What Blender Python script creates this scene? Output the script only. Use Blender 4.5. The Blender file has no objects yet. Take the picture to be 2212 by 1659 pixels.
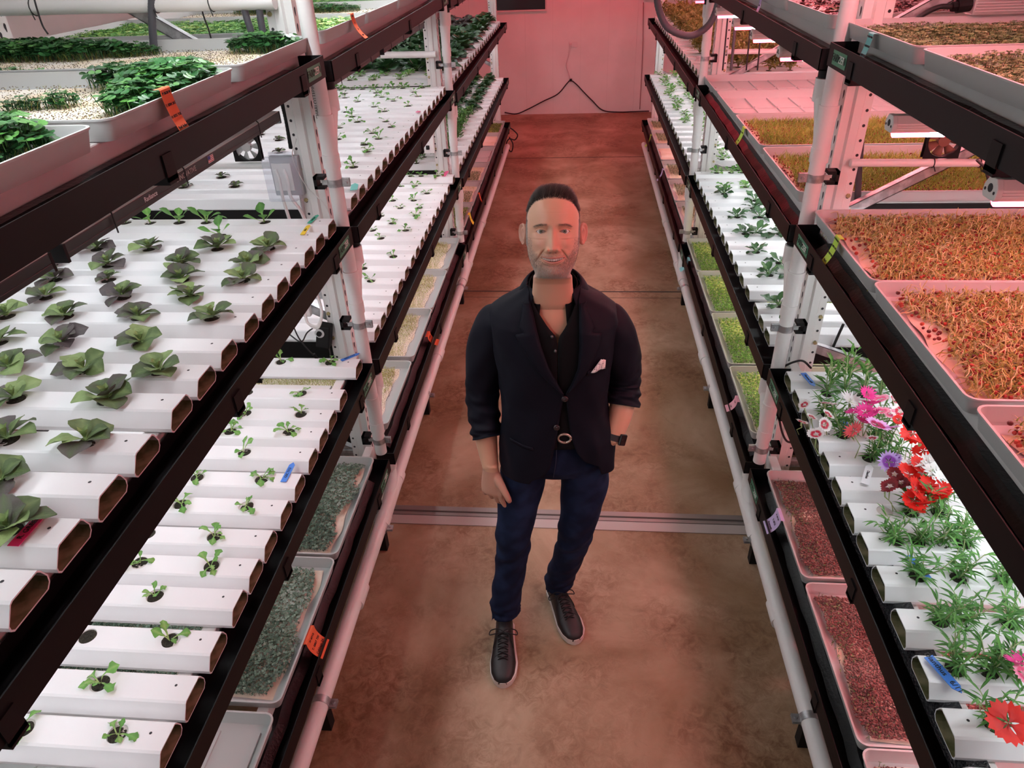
# Indoor vertical farm aisle with a standing man. All geometry built in code.
import bpy, bmesh, math, random
import numpy as np
from mathutils import Vector, Matrix, Euler, noise

# ---------------------------------------------------------------- camera, world, exposure
scene = bpy.context.scene
COL = scene.collection
PI = math.pi
F_PX = 1530.0
CAM_H = 2.47
_p, _y, _r = [math.radians(a) for a in (32.76, 5.96, -2.36)]
CF = np.array([-math.sin(_y) * math.cos(_p), math.cos(_y) * math.cos(_p), -math.sin(_p)])
_r0 = np.array([math.cos(_y), math.sin(_y), 0.0])
_u0 = np.cross(_r0, CF)
CR = math.cos(_r) * _r0 + math.sin(_r) * _u0
CU = -math.sin(_r) * _r0 + math.cos(_r) * _u0
cam_d = bpy.data.cameras.new('camera')
cam_d.sensor_width = 36.0
cam_d.lens = 36.0 * F_PX / 2212.0
cam_d.clip_start = 0.05
cam_d.clip_end = 60
cam = bpy.data.objects.new('camera', cam_d)
COL.objects.link(cam)
cam.matrix_world = Matrix(((CR[0], CU[0], -CF[0], 0), (CR[1], CU[1], -CF[1], 0), (CR[2], CU[2], -CF[2], CAM_H), (0, 0, 0, 1)))
scene.camera = cam
world = bpy.data.worlds.new('world')
scene.world = world
world.use_nodes = True
world.node_tree.nodes['Background'].inputs[0].default_value = (0.95, 0.93, 0.9, 1)
world.node_tree.nodes['Background'].inputs[1].default_value = 0.10
vs = scene.view_settings
vs.view_transform = 'Standard'
vs.look = 'None'
vs.gamma = 1.0
vs.use_curve_mapping = False
vs.exposure = 0.32

# colour and power of the grow lights of every shelf: side, tier, bay
WHITE = (0.93, 0.965, 1.0)
PINK = (1.0, 0.30, 0.33)
ROSE = (1.0, 0.25, 0.36)
RED = (1.0, 0.14, 0.12)
WARM = (1.0, 0.88, 0.62)
AISLE_BOOST = 6.0      # unseen bars over the top left shelf, boosted to brighten the aisle
AISLE_FILL = 23.0  # power of the added rose bars that lift the aisle light
LAMP = {
 ('L','A',1):(WHITE,22),('L','A',2):(WHITE,22),('L','A',3):(WHITE,18),
 ('L','B',1):(WHITE,31),('L','B',2):(WHITE,28),('L','B',3):(WHITE,32),
 ('L','C',1):(WHITE,29),('L','C',2):(WHITE,30),('L','C',3):(WHITE,32),
 ('L','D',1):(WHITE,13),('L','D',2):(WHITE,19),('L','D',3):(RED,16),
 ('R','A',1):(PINK,26),('R','A',2):(PINK,20),('R','A',3):(PINK,16),
 ('R','B',1):(PINK,46),('R','B',2):(PINK,46),('R','B',3):(PINK,44),
 ('R','C',1):(WHITE,26),('R','C',2):(WHITE,28),('R','C',3):(WHITE,34),
 ('R','D',1):(ROSE,26),('R','D',2):(WARM,16),('R','D',3):(RED,30),
}

def onz(px, py, z):
    """world point seen at photo pixel (px, py) at height z"""
    d = CF + (px - 1106) / F_PX * CR - (py - 829.5) / F_PX * CU
    t = (z - CAM_H) / d[2]
    return d * t + np.array([0, 0, CAM_H])

# ---------------------------------------------------------------- small helpers
def tag(o, label=None, cat=None, group=None, kind=None):
    if label: o['label'] = label
    if cat: o['category'] = cat
    if group: o['group'] = group
    if kind: o['kind'] = kind
    return o

def thing(name, label, cat, loc=(0, 0, 0), rotz=0.0, group=None):
    o = bpy.data.objects.new(name, None)
    o.empty_display_size = 0.05
    COL.objects.link(o)
    o.location = loc
    o.rotation_euler = (0, 0, rotz)
    return tag(o, label, cat, group)

def link(name, me, mat=None, parent=None, smooth=False):
    if mat is not None:
        for m in (mat if isinstance(mat, (list, tuple)) else [mat]):
            me.materials.append(m)
    o = bpy.data.objects.new(name, me)
    COL.objects.link(o)
    if parent is not None:
        o.parent = parent
    if smooth:
        me.polygons.foreach_set('use_smooth', [True] * len(me.polygons))
    return o

class MB:
    def __init__(s):
        s.v = []; s.f = []; s.m = []
    def add(s, vs_, fs, mi=0):
        k = len(s.v)
        s.v += [tuple(v) for v in vs_]
        for f in fs:
            s.f.append(tuple(i + k for i in f)); s.m.append(mi)
    def box(s, a, b, mi=0, M=None):
        x0, y0, z0 = a; x1, y1, z1 = b
        vv = [(x0,y0,z0),(x1,y0,z0),(x1,y1,z0),(x0,y1,z0),(x0,y0,z1),(x1,y0,z1),(x1,y1,z1),(x0,y1,z1)]
        if M is not None: vv = [M @ Vector(v) for v in vv]
        s.add(vv, [(0,3,2,1),(4,5,6,7),(0,1,5,4),(1,2,6,5),(2,3,7,6),(3,0,4,7)], mi)
    def rings(s, rr, mi=0, cap0=True, cap1=True, closed=True):
        n = len(rr[0]); k = len(s.v)
        for r in rr: s.v += [tuple(p) for p in r]
        for i in range(len(rr) - 1):
            for j in range(n if closed else n - 1):
                a = k + i * n + j; b = k + i * n + (j + 1) % n
                s.f.append((a, b, b + n, a + n)); s.m.append(mi)
        if cap0: s.f.append(tuple(k + j for j in range(n))[::-1]); s.m.append(mi)
        if cap1: s.f.append(tuple(k + (len(rr) - 1) * n + j for j in range(n))); s.m.append(mi)
    def tube(s, pts, r, n=10, mi=0, caps=True):
        pts = [Vector(p) for p in pts]
        rs = r if isinstance(r, (list, tuple)) else [r] * len(pts)
        t0 = (pts[1] - pts[0]).normalized()
        up = Vector((0, 0, 1)) if abs(t0.z) < 0.9 else Vector((1, 0, 0))
        nx = t0.cross(up).normalized()
        rr = []
        for i, p in enumerate(pts):
            if i == 0: t = t0
            elif i == len(pts) - 1: t = (pts[i] - pts[i-1]).normalized()
            else: t = ((pts[i+1] - pts[i]).normalized() + (pts[i] - pts[i-1]).normalized()).normalized()
            nx = (nx - t * nx.dot(t)).normalized()
            ny = t.cross(nx)
            rr.append([p + (nx * math.cos(2*PI*j/n) + ny * math.sin(2*PI*j/n)) * rs[i] for j in range(n)])
        s.rings(rr, mi, caps, caps)
    def prism(s, prof, axis, a, b, mi=0):
        """closed profile of 2-D points extruded along axis 'x' or 'y' or 'z' from a to b"""
        def P(u, w, t):
            return (t, u, w) if axis == 'x' else ((u, t, w) if axis == 'y' else (u, w, t))
        s.rings([[P(u, w, a) for u, w in prof], [P(u, w, b) for u, w in prof]], mi)
    def mesh(s, name):
        me = bpy.data.meshes.new(name)
        me.from_pydata(s.v, [], s.f)
        me.polygons.foreach_set('material_index', s.m)
        me.update()
        bm = bmesh.new(); bm.from_mesh(me)
        bmesh.ops.recalc_face_normals(bm, faces=bm.faces)
        bm.to_mesh(me); bm.free()
        return me
    def build(s, name, mat, parent=None, smooth=False, bevel=0.0, angle=None):
        o = link(name, s.mesh(name), mat, parent, smooth)
        if smooth and angle:
            o.data.set_sharp_from_angle(angle=math.radians(angle))
        if bevel:
            bv = o.modifiers.new('bevel', 'BEVEL'); bv.width = bevel; bv.segments = 2; bv.limit_method = 'ANGLE'
        return o

def bez(pts, n=12):
    """Catmull-Rom through points"""
    P = [Vector(p) for p in pts]
    P = [P[0] * 2 - P[1]] + P + [P[-1] * 2 - P[-2]]
    out = []
    for i in range(1, len(P) - 2):
        for k in range(n):
            t = k / n
            out.append(0.5 * ((2*P[i]) + (P[i+1]-P[i-1])*t + (2*P[i-1]-5*P[i]+4*P[i+1]-P[i+2])*t*t + (-P[i-1]+3*P[i]-3*P[i+1]+P[i+2])*t**3))
    out.append(P[-2])
    return out

# ---------------------------------------------------------------- materials
MATS = {}
def mat(name, col, rough=0.5, metal=0.0, spec=0.5, bump=None, vary=None, trans=0.0, emit=None, tint=None, coat=0.0, alpha=1.0, sub=0.0):
    if name in MATS: return MATS[name]
    m = bpy.data.materials.new(name); m.use_nodes = True
    nt = m.node_tree; nd = nt.nodes; lk = nt.links
    p = nd['Principled BSDF']
    c4 = tuple(col) + (1,)
    p.inputs['Base Color'].default_value = c4
    p.inputs['Roughness'].default_value = rough
    p.inputs['Metallic'].default_value = metal
    p.inputs['Specular IOR Level'].default_value = spec
    p.inputs['Coat Weight'].default_value = coat
    if sub:
        p.inputs['Subsurface Weight'].default_value = sub
        p.inputs['Subsurface Radius'].default_value = (0.012, 0.005, 0.003)
        p.inputs['Subsurface Scale'].default_value = 1.0
    if alpha < 1: p.inputs['Alpha'].default_value = alpha
    tc = nd.new('ShaderNodeTexCoord')
    if vary:      # (colour2, scale, detail, lo, hi)
        c2, sc, det, lo, hi = vary
        nz = nd.new('ShaderNodeTexNoise'); nz.inputs['Scale'].default_value = sc; nz.inputs['Detail'].default_value = det
        lk.new(tc.outputs['Object'], nz.inputs['Vector'])
        mr = nd.new('ShaderNodeMapRange'); mr.inputs[1].default_value = lo; mr.inputs[2].default_value = hi
        lk.new(nz.outputs[0], mr.inputs[0])
        mx = nd.new('ShaderNodeMix'); mx.data_type = 'RGBA'
        mx.inputs[6].default_value = c4; mx.inputs[7].default_value = tuple(c2) + (1,)
        lk.new(mr.outputs[0], mx.inputs[0]); lk.new(mx.outputs[2], p.inputs['Base Color'])
        last = mx.outputs[2]
    else: last = None
    if tint:      # list of (pos, colour) ramp read from point attribute 'tint'
        at = nd.new('ShaderNodeAttribute'); at.attribute_name = 'tint'
        rp = nd.new('ShaderNodeValToRGB')
        el = rp.color_ramp.elements
        while len(el) < len(tint): el.new(0.5)
        for e, (ps, cc) in zip(el, tint):
            e.position = ps; e.color = tuple(cc) + (1,)
        lk.new(at.outputs['Fac'], rp.inputs[0]); lk.new(rp.outputs[0], p.inputs['Base Color'])
        last = rp.outputs[0]
    if bump:      # (scale, strength, distance)
        nb = nd.new('ShaderNodeTexNoise'); nb.inputs['Scale'].default_value = bump[0]; nb.inputs['Detail'].default_value = 4
        lk.new(tc.outputs['Object'], nb.inputs['Vector'])
        b = nd.new('ShaderNodeBump'); b.inputs['Strength'].default_value = bump[1]; b.inputs['Distance'].default_value = bump[2]
        lk.new(nb.outputs[0], b.inputs['Height']); lk.new(b.outputs[0], p.inputs['Normal'])
    if trans:     # leaf-like translucency
        tr = nd.new('ShaderNodeBsdfTranslucent'); ms = nd.new('ShaderNodeMixShader'); ms.inputs[0].default_value = trans
        tr.inputs[0].default_value = c4
        if last is not None: lk.new(last, tr.inputs[0])
        lk.new(p.outputs[0], ms.inputs[1]); lk.new(tr.outputs[0], ms.inputs[2])
        lk.new(ms.outputs[0], nd['Material Output'].inputs[0])
    if emit:
        p.inputs['Emission Color'].default_value = tuple(emit[0]) + (1,)
        p.inputs['Emission Strength'].default_value = emit[1]
    MATS[name] = m
    return m

M_pvc = mat('pvc_white', (0.80, 0.79, 0.78), 0.32, bump=(60, 0.03, 0.002))
M_chan = mat('channel_white', (0.82, 0.83, 0.84), 0.30)
M_algae = mat('channel_inside_algae', (0.30, 0.27, 0.16), 0.55, vary=((0.10, 0.11, 0.04), 25, 4, 0.4, 0.65))
M_black = mat('black_plastic', (0.0065, 0.006, 0.007), 0.45, spec=0.22, bump=(30, 0.05, 0.002))
M_blackd = mat('black_matte', (0.008, 0.0075, 0.008), 0.6, spec=0.25)
M_liner = mat('black_wet_liner', (0.006, 0.006, 0.007), 0.32, spec=0.3, bump=(90, 0.5, 0.003))
M_tray = mat('tray_grey', (0.50, 0.51, 0.50), 0.42)
M_steelw = mat('white_powder_steel', (0.80, 0.79, 0.77), 0.38)
M_hole = mat('dark_hole', (0.03, 0.03, 0.035), 0.8)
M_galv = mat('galvanized', (0.42, 0.43, 0.44), 0.38, metal=0.7, vary=((0.62, 0.63, 0.64), 30, 5, 0.45, 0.6))
M_brass = mat('zinc_bolt', (0.55, 0.47, 0.25), 0.35, metal=0.9)
M_hose = mat('grey_corrugated_hose', (0.07, 0.07, 0.085), 0.5)
M_cord = mat('black_cord', (0.012, 0.012, 0.013), 0.5)
M_cordw = mat('white_cord', (0.75, 0.74, 0.72), 0.45)
M_soil = mat('coir_plug', (0.022, 0.020, 0.014), 0.95, bump=(400, 1.0, 0.003), vary=((0.06, 0.055, 0.03), 300, 3, 0.5, 0.7))
M_text = mat('ink_black', (0.01, 0.01, 0.012), 0.6)
M_textw = mat('print_white', (0.85, 0.85, 0.85), 0.5)
M_matc = mat('growing_mat', (0.78, 0.68, 0.52), 0.9, bump=(120, 0.4, 0.002), vary=((0.86, 0.78, 0.66), 8, 3, 0.4, 0.6))

# ---------------------------------------------------------------- text
def text_mesh(txt, size, name='lettering'):
    cu = bpy.data.curves.new('t', 'FONT'); cu.body = txt; cu.size = size; cu.extrude = 0.0004
    cu.align_x = 'CENTER'; cu.align_y = 'CENTER'
    o = bpy.data.objects.new('t', cu); COL.objects.link(o)
    dg = bpy.context.evaluated_depsgraph_get()
    me = bpy.data.meshes.new_from_object(o.evaluated_get(dg))
    bpy.data.objects.remove(o); bpy.data.curves.remove(cu)
    me.name = name
    return me

def frame(o, origin, xdir, ydir):
    x = Vector(xdir).normalized(); y = Vector(ydir); y = (y - x * y.dot(x)).normalized(); z = x.cross(y)
    M = Matrix(((x.x, y.x, z.x, origin[0]), (x.y, y.y, z.y, origin[1]), (x.z, y.z, z.z, origin[2]), (0, 0, 0, 1)))
    o.matrix_world = M
    return M

def adopt(o, parent, ploc=(0, 0, 0)):
    """parent o while keeping its world placement (parent chain is unrotated, at ploc)"""
    M = o.matrix_basis.copy(); o.parent = parent
    o.matrix_basis = Matrix.Translation(-Vector(ploc)) @ M

# ---------------------------------------------------------------- batch scatter (microgreens and the like)
def quads(me_v, me_f):
    return np.array(me_v, float), np.array(me_f, int)

def T_leafpair(L, W, up=0.25, stem=0.012, sr=0.0006):
    v = []; f = []
    def q(vs_):
        k = len(v); v.extend(vs_); return k
    for s in (1, -1):
        k = q([(s*L*(.5 - .5*math.cos(2*PI*i/8)), W*.5*math.sin(2*PI*i/8), stem + L*up*(0.5 - .5*math.cos(2*PI*i/8)) - (L*0.22*max(0, -math.cos(2*PI*i/8) - 0.3))) for i in range(8)] + [(s*L*.5, 0, stem + L*up*.30)])
        f += [(k+8, k, k+1, k+2), (k+8, k+2, k+3, k+4), (k+8, k+4, k+5, k+6), (k+8, k+6, k+7, k)]
    k = q([(sr,0,0), (-sr,sr,0), (-sr,-sr,0), (sr,0,stem), (-sr,sr,stem), (-sr,-sr,stem)])
    f += [(k, k+1, k+4, k+3), (k+1, k+2, k+5, k+4), (k+2, k, k+3, k+5)]
    return quads(v, f)

def T_seed(rx, ry, rz, n=2):
    v = []; f = []
    for ax in range(3):
        for sg in (1, -1):
            k = len(v)
            for i in range(n + 1):
                for j in range(n + 1):
                    a = 2*i/n - 1; b = 2*j/n - 1
                    p = [0, 0, 0]; p[ax] = sg; p[(ax+1) % 3] = a; p[(ax+2) % 3] = b * sg
                    l = math.sqrt(sum(c*c for c in p)); v.append((p[0]/l*rx, p[1]/l*ry, p[2]/l*rz))
            for i in range(n):
                for j in range(n):
                    a = k + i*(n+1) + j; f.append((a, a+n+1, a+n+2, a+1))
    return quads(v, f)

def T_shoot(L, r, bend, seg=5, wob=0.0, sides=3, seed=0):
    rnd = random.Random(seed); v = []; f = []
    x = y = z = 0.0; a = 0.1; b = rnd.uniform(0, 6)
    for i in range(seg + 1):
        rr = r * (1 - 0.6 * i / seg)
        for j in range(sides):
            t = 2*PI*j/sides; v.append((x + rr*math.cos(t), y + rr*math.sin(t), z))
        st = L/seg; a += bend/seg + rnd.uniform(-wob, wob); b += rnd.uniform(-wob, wob)
        x += st*math.sin(a)*math.cos(b); y += st*math.sin(a)*math.sin(b); z += st*math.cos(a)
    for i in range(seg):
        for j in range(sides):
            p = i*sides + j; q = i*sides + (j+1) % sides
            f.append((p, q, q+sides, p+sides))
    return quads(v, f)

def T_blade(L, W, bend):
    v = []; f = []
    for i in range(4):
        s = i/3; a = bend*s; w = W*(1-s*0.85)/2
        v += [(L*s*math.sin(a), -w, L*s*math.cos(a)), (L*s*math.sin(a), w, L*s*math.cos(a))]
    for i in range(3): f.append((2*i, 2*i+1, 2*i+3, 2*i+2))
    return quads(v, f)

def scatter_mesh(name, items):
    """items: (template, P[N,3], yaw[N], tilt[N], scale[N], matidx, tint[N])"""
    VV = []; FF = []; MM = []; TT = []; k = 0
    for (tv, tf), P, yaw, tilt, sc, mi, tint in items:
        N = len(P)
        if N == 0: continue
        ca, sa = np.cos(tilt), np.sin(tilt); cy, sy = np.cos(yaw), np.sin(yaw)
        x = tv[None, :, 0]; y = tv[None, :, 1]; z = tv[None, :, 2]
        y1 = y*ca[:, None] - z*sa[:, None]; z1 = y*sa[:, None] + z*ca[:, None]
        X = (x*cy[:, None] - y1*sy[:, None])*sc[:, None] + P[:, None, 0]
        Y = (x*sy[:, None] + y1*cy[:, None])*sc[:, None] + P[:, None, 1]
        Z = z1*sc[:, None] + P[:, None, 2]
        V = np.stack([X, Y, Z], -1).reshape(-1, 3)
        n = len(tv)
        Fq = (tf[None] + (np.arange(N)*n)[:, None, None]).reshape(-1, 4) + k
        VV.append(V); FF.append(Fq); MM.append(np.full(len(Fq), mi)); TT.append(np.repeat(tint, n)); k += N*n
    V = np.concatenate(VV).astype(np.float32); Fq = np.concatenate(FF).astype(np.int32)
    me = bpy.data.meshes.new(name)
    me.vertices.add(len(V)); me.vertices.foreach_set('co', V.ravel())
    me.loops.add(Fq.size); me.loops.foreach_set('vertex_index', Fq.ravel())
    me.polygons.add(len(Fq)); me.polygons.foreach_set('loop_start', np.arange(0, Fq.size, 4, dtype=np.int32))
    me.polygons.foreach_set('material_index', np.concatenate(MM).astype(np.int32))
    me.polygons.foreach_set('use_smooth', np.ones(len(Fq), bool))
    at = me.attributes.new('tint', 'FLOAT', 'POINT'); at.data.foreach_set('value', np.concatenate(TT).astype(np.float32))
    me.update(calc_edges=True)
    return me

ORD = ['nearest', 'second', 'third', 'fourth', 'fifth', 'sixth', 'seventh', 'eighth', 'ninth', 'tenth', 'eleventh', 'twelfth', 'thirteenth', 'fourteenth', 'fifteenth', 'sixteenth', 'seventeenth', 'eighteenth', 'nineteenth', 'twentieth', 'twenty-first', 'twenty-second']
TIERW = {'A': 'top', 'B': 'second', 'C': 'third', 'D': 'bottom'}
BAYW = {1: 'near', 2: 'middle', 3: 'far'}
SIDEW = {'L': 'left', 'R': 'right'}
# ---------------------------------------------------------------- room shell
def struct(name, mb, m, **k):
    return tag(mb.build(name, m, **k), kind='structure')

def floor_material():
    m = bpy.data.materials.new('stained_concrete'); m.use_nodes = True
    nt = m.node_tree; nd = nt.nodes; lk = nt.links; p = nd['Principled BSDF']
    tc = nd.new('ShaderNodeTexCoord')
    def nz(sc, det, dist=0.0, rough=0.6):
        n = nd.new('ShaderNodeTexNoise'); n.inputs['Scale'].default_value = sc; n.inputs['Detail'].default_value = det
        n.inputs['Roughness'].default_value = rough; n.inputs['Distortion'].default_value = dist
        lk.new(tc.outputs['Object'], n.inputs['Vector']); return n
    def ramp(src, a, b, ca, cb):
        r = nd.new('ShaderNodeValToRGB'); e = r.color_ramp.elements
        e[0].position = a; e[0].color = ca + (1,); e[1].position = b; e[1].color = cb + (1,)
        lk.new(src, r.inputs[0]); return r
    big = ramp(nz(1.3, 6, 0.6).outputs[0], 0.38, 0.66, (0.24, 0.140, 0.070), (0.46, 0.325, 0.220))
    fine = ramp(nz(22, 8, 0.8, 0.75).outputs[0], 0.40, 0.62, (0.52, 0.40, 0.30), (1.0, 1.0, 1.0))
    mask = ramp(nz(2.2, 3, 0.3).outputs[0], 0.40, 0.62, (0, 0, 0), (1, 1, 1))
    mx = nd.new('ShaderNodeMix'); mx.data_type = 'RGBA'; mx.blend_type = 'MULTIPLY'
    lk.new(mask.outputs[0], mx.inputs[0]); lk.new(big.outputs[0], mx.inputs[6]); lk.new(fine.outputs[0], mx.inputs[7])
    spots = ramp(nz(7, 10, 1.2, 0.7).outputs[0], 0.60, 0.70, (1, 1, 1), (0.72, 0.72, 0.72))
    mx2 = nd.new('ShaderNodeMix'); mx2.data_type = 'RGBA'; mx2.blend_type = 'MULTIPLY'; mx2.inputs[0].default_value = 0.8
    lk.new(mx.outputs[2], mx2.inputs[6]); lk.new(spots.outputs[0], mx2.inputs[7])
    lk.new(mx2.outputs[2], p.inputs['Base Color'])
    p.inputs['Roughness'].default_value = 0.55
    b = nd.new('ShaderNodeBump'); b.inputs['Strength'].default_value = 0.25; b.inputs['Distance'].default_value = 0.004
    lk.new(nz(90, 6).outputs[0], b.inputs['Height']); lk.new(b.outputs[0], p.inputs['Normal'])
    return m

M_floor = floor_material()
M_wall = mat('painted_wall_panel', (0.80, 0.76, 0.75), 0.6, vary=((0.76, 0.725, 0.715), 3, 3, 0.4, 0.6))
XW0, XW1, YW = -3.6, 3.6, 11.62
b = MB(); b.box((XW0, -1.5, -0.1), (XW1, YW, 0)); struct('floor', b, M_floor)
b = MB(); b.box((XW0, YW, 0), (XW1, YW + 0.1, 3.3)); struct('wall_back', b, M_wall)
b = MB()
for k in range(-5, 6):
    x = k * 0.41 + 0.02
    b.box((x - 0.0015, YW - 0.004, 0.02), (x + 0.0015, YW, 3.28))
struct('trim_1', b, mat('wall_joint', (0.66, 0.62, 0.61), 0.7))
b = MB(); b.box((XW0 - 0.1, -1.5, 0), (XW0, YW, 3.3)); struct('wall_left', b, M_wall)
b = MB(); b.box((XW1, -1.5, 0), (XW1 + 0.1, YW, 3.3)); struct('wall_right', b, M_wall)
b = MB(); b.box((XW0, -1.5, 3.3), (XW1, YW, 3.4)); struct('ceiling', b, M_wall)
# saw joint and metal expansion rails across the floor
M_rail = mat('floor_rail_metal', (0.30, 0.28, 0.27), 0.45, metal=0.6)
M_joint = mat('floor_joint_dark', (0.06, 0.05, 0.045), 0.8)
b = MB(); b.box((-1.6, 2.590, 0.0), (1.6, 2.655, 0.003)); struct('trim_2', b, M_rail)
b = MB(); b.box((-1.6, 2.612, 0.003), (1.6, 2.622, 0.0045)); b.box((-1.6, 2.585, 0.0), (1.6, 2.590, 0.002)); struct('trim_3', b, M_joint)
b = MB(); b.box((-1.6, 2.525, 0.0), (1.6, 2.584, 0.004)); struct('trim_4', b, mat('floor_rail_pale', (0.42, 0.37, 0.35), 0.5))
b = MB(); b.box((-1.6, 5.19, 0.0), (1.6, 5.205, 0.002)); b.box((-1.6, 5.085, 0.0), (1.6, 5.089, 0.001)); struct('trim_5', b, M_joint)
b = MB(); b.box((-1.6, 9.11, 0.0), (1.6, 9.122, 0.002)); struct('trim_6', b, M_joint)
# dark windows high in the back wall
M_pane = mat('dark_window_pane', (0.02, 0.02, 0.025), 0.15)
M_frame = mat('window_frame_paint', (0.66, 0.60, 0.58), 0.5)
for i, (x0, x1, z0) in enumerate([(-1.30, -0.50, 1.46), (0.93, 1.75, 1.56)]):
    b = MB(); b.box((x0, YW - 0.012, z0), (x1, YW - 0.002, z0 + 0.9))
    w = struct('window_%d' % (i + 1), b, M_pane)
    b = MB(); t = 0.02
    b.box((x0 - t, YW - 0.03, z0 - t), (x1 + t, YW, z0)); b.box((x0 - t, YW - 0.03, z0 + 0.9), (x1 + t, YW, z0 + 0.9 + t))
    b.box((x0 - t, YW - 0.03, z0), (x0, YW, z0 + 0.9)); b.box((x1, YW - 0.03, z0), (x1 + t, YW, z0 + 0.9))
    b.build('window_frame', M_frame, w)

# ---------------------------------------------------------------- racks
SG = {'L': -1, 'R': 1}
X0 = {'L': -0.865, 'R': 0.798}
def sx(side, d):
    return X0[side] + SG[side] * d
ZT = {'A': 2.13, 'B': 1.525, 'C': 0.91, 'D': 0.38}
BAYS = {1: (0.25, 2.56), 2: (2.64, 5.25), 3: (5.33, 9.40)}
DEPTH = 1.25

def hbox(b, side, d0, y0, z0, d1, y1, z1, mi=0):
    a, c = sorted((sx(side, d0), sx(side, d1)))
    b.box((a, y0, z0), (c, y1, z1), mi)

# steel upright frames between the bays
def upright(side, y, n):
    t = thing('rack_upright', 'white perforated steel upright frame of the %s rack %s' % (SIDEW[side], n), 'rack upright', (sx(side, 0.14), y + 0.045, 0), 0, None)
    ox, oy = sx(side, 0.14), y + 0.045
    def post(name, d):
        b = MB()
        # hat-shaped column: face towards the camera with raised centre rib, side towards the aisle with teardrop holes
        prof = [(0.0, 0.012), (0.028, 0.012), (0.034, 0.0), (0.062, 0.0), (0.068, 0.012), (0.095, 0.012), (0.095, 0.09), (0.0, 0.09)]
        pr = [(sx(side, d + u) - ox, y + w - oy) for u, w in prof]
        b.prism(pr, 'z', 0.012, 2.95)
        p = b.build(name, M_steelw, t)
        h = MB()
        z = 0.12; k = 0
        while z < 2.9:
            for (yy, dz) in ((0.032, 0.0), (0.068, 0.025)):
                cx = sx(side, d) - ox - SG[side]*0.0008
                rr = []
                for j in range(10):
                    a = 2*PI*j/10
                    rr.append((cx, y + yy - oy + 0.0075*math.cos(a)*(1.0 if math.sin(a) > 0 else 0.6), z + dz + 0.0155*math.sin(a)))
                kk = len(h.v); h.v += rr; h.f.append(tuple(kk + j for j in range(10))); h.m.append(0)
            # round bolt holes on the face towards the camera
            cy = y - oy + 0.0112
            cx = sx(side, d + 0.082) - ox
            rr = [(cx + 0.0055*math.cos(2*PI*j/8), cy, z + 0.0055*math.sin(2*PI*j/8)) for j in range(8)]
            kk = len(h.v); h.v += rr; h.f.append(tuple(kk + j for j in range(8))); h.m.append(0)
            z += 0.0508; k += 1
        me = bpy.data.meshes.new('punched_holes'); me.from_pydata(h.v, [], h.f); me.update()
        hk = link('punched_holes', me, M_hole, p); hk['kind'] = 'stuff'
        bb = MB()
        for z in (0.55, 0.98, 1.10, 1.60, 1.72, 2.25):
            cx = sx(side, d + 0.082) - ox
            bb.tube([(cx, y - oy + 0.012, z), (cx, y - oy + 0.004, z)], 0.008, 6)
        bb.build('bolt', M_brass, p)
        b = MB(); a0, a1 = sorted((sx(side, d - 0.012) - ox, sx(side, d + 0.13) - ox))
        b.box((a0, y - 0.02 - oy, 0), (a1, y + 0.11 - oy, 0.012)); b.build('foot_plate', M_steelw, t)
    post('front_post', 0.113)
    post('rear_post', DEPTH - 0.03)
    # diagonal and level galvanised braces between front and rear posts
    for (z0, z1) in ((1.50, 2.12), (2.12, 2.72), (0.95, 0.56)) if side == 'R' else ((1.95, 2.60), (1.05, 1.62), (0.30, 0.85)):
        b = MB()
        da, db = 0.17, DEPTH - 0.02
        if side == 'R' and z0 < 1: da, db = 0.17, DEPTH
        w = 0.022
        pts = [(sx(side, da) - ox, z0 - w), (sx(side, da) - ox, z0 + w), (sx(side, db) - ox, z1 + w), (sx(side, db) - ox, z1 - w)]
        b.prism(pts, 'y', y + 0.035 - oy, y + 0.038 - oy)
        pts = [(p[0], p[1]) for p in pts]
        b.prism([pts[0], (pts[0][0], pts[0][1] + 0.003), (pts[3][0], pts[3][1] + 0.003), pts[3]], 'y', y + 0.035 - oy, y + 0.065 - oy)
        b.prism([(pts[1][0], pts[1][1] - 0.003), pts[1], pts[2], (pts[2][0], pts[2][1] - 0.003)], 'y', y + 0.035 - oy, y + 0.065 - oy)
        b.build('brace', M_galv, t)
    for z in (1.16, 2.66, 0.30):
        b = MB(); a0, a1 = sorted((sx(side, 0.17) - ox, sx(side, DEPTH) - ox))
        b.box((a0, y + 0.03 - oy, z), (a1, y + 0.06 - oy, z + 0.035)); b.build('cross_brace', M_galv, t)
    return t

for s in 'LR':
    upright(s, 2.645, 'at the end of the near bay')
    upright(s, 5.335, 'between middle and far bays')
    upright(s, 9.30, 'next to the back wall')

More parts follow.
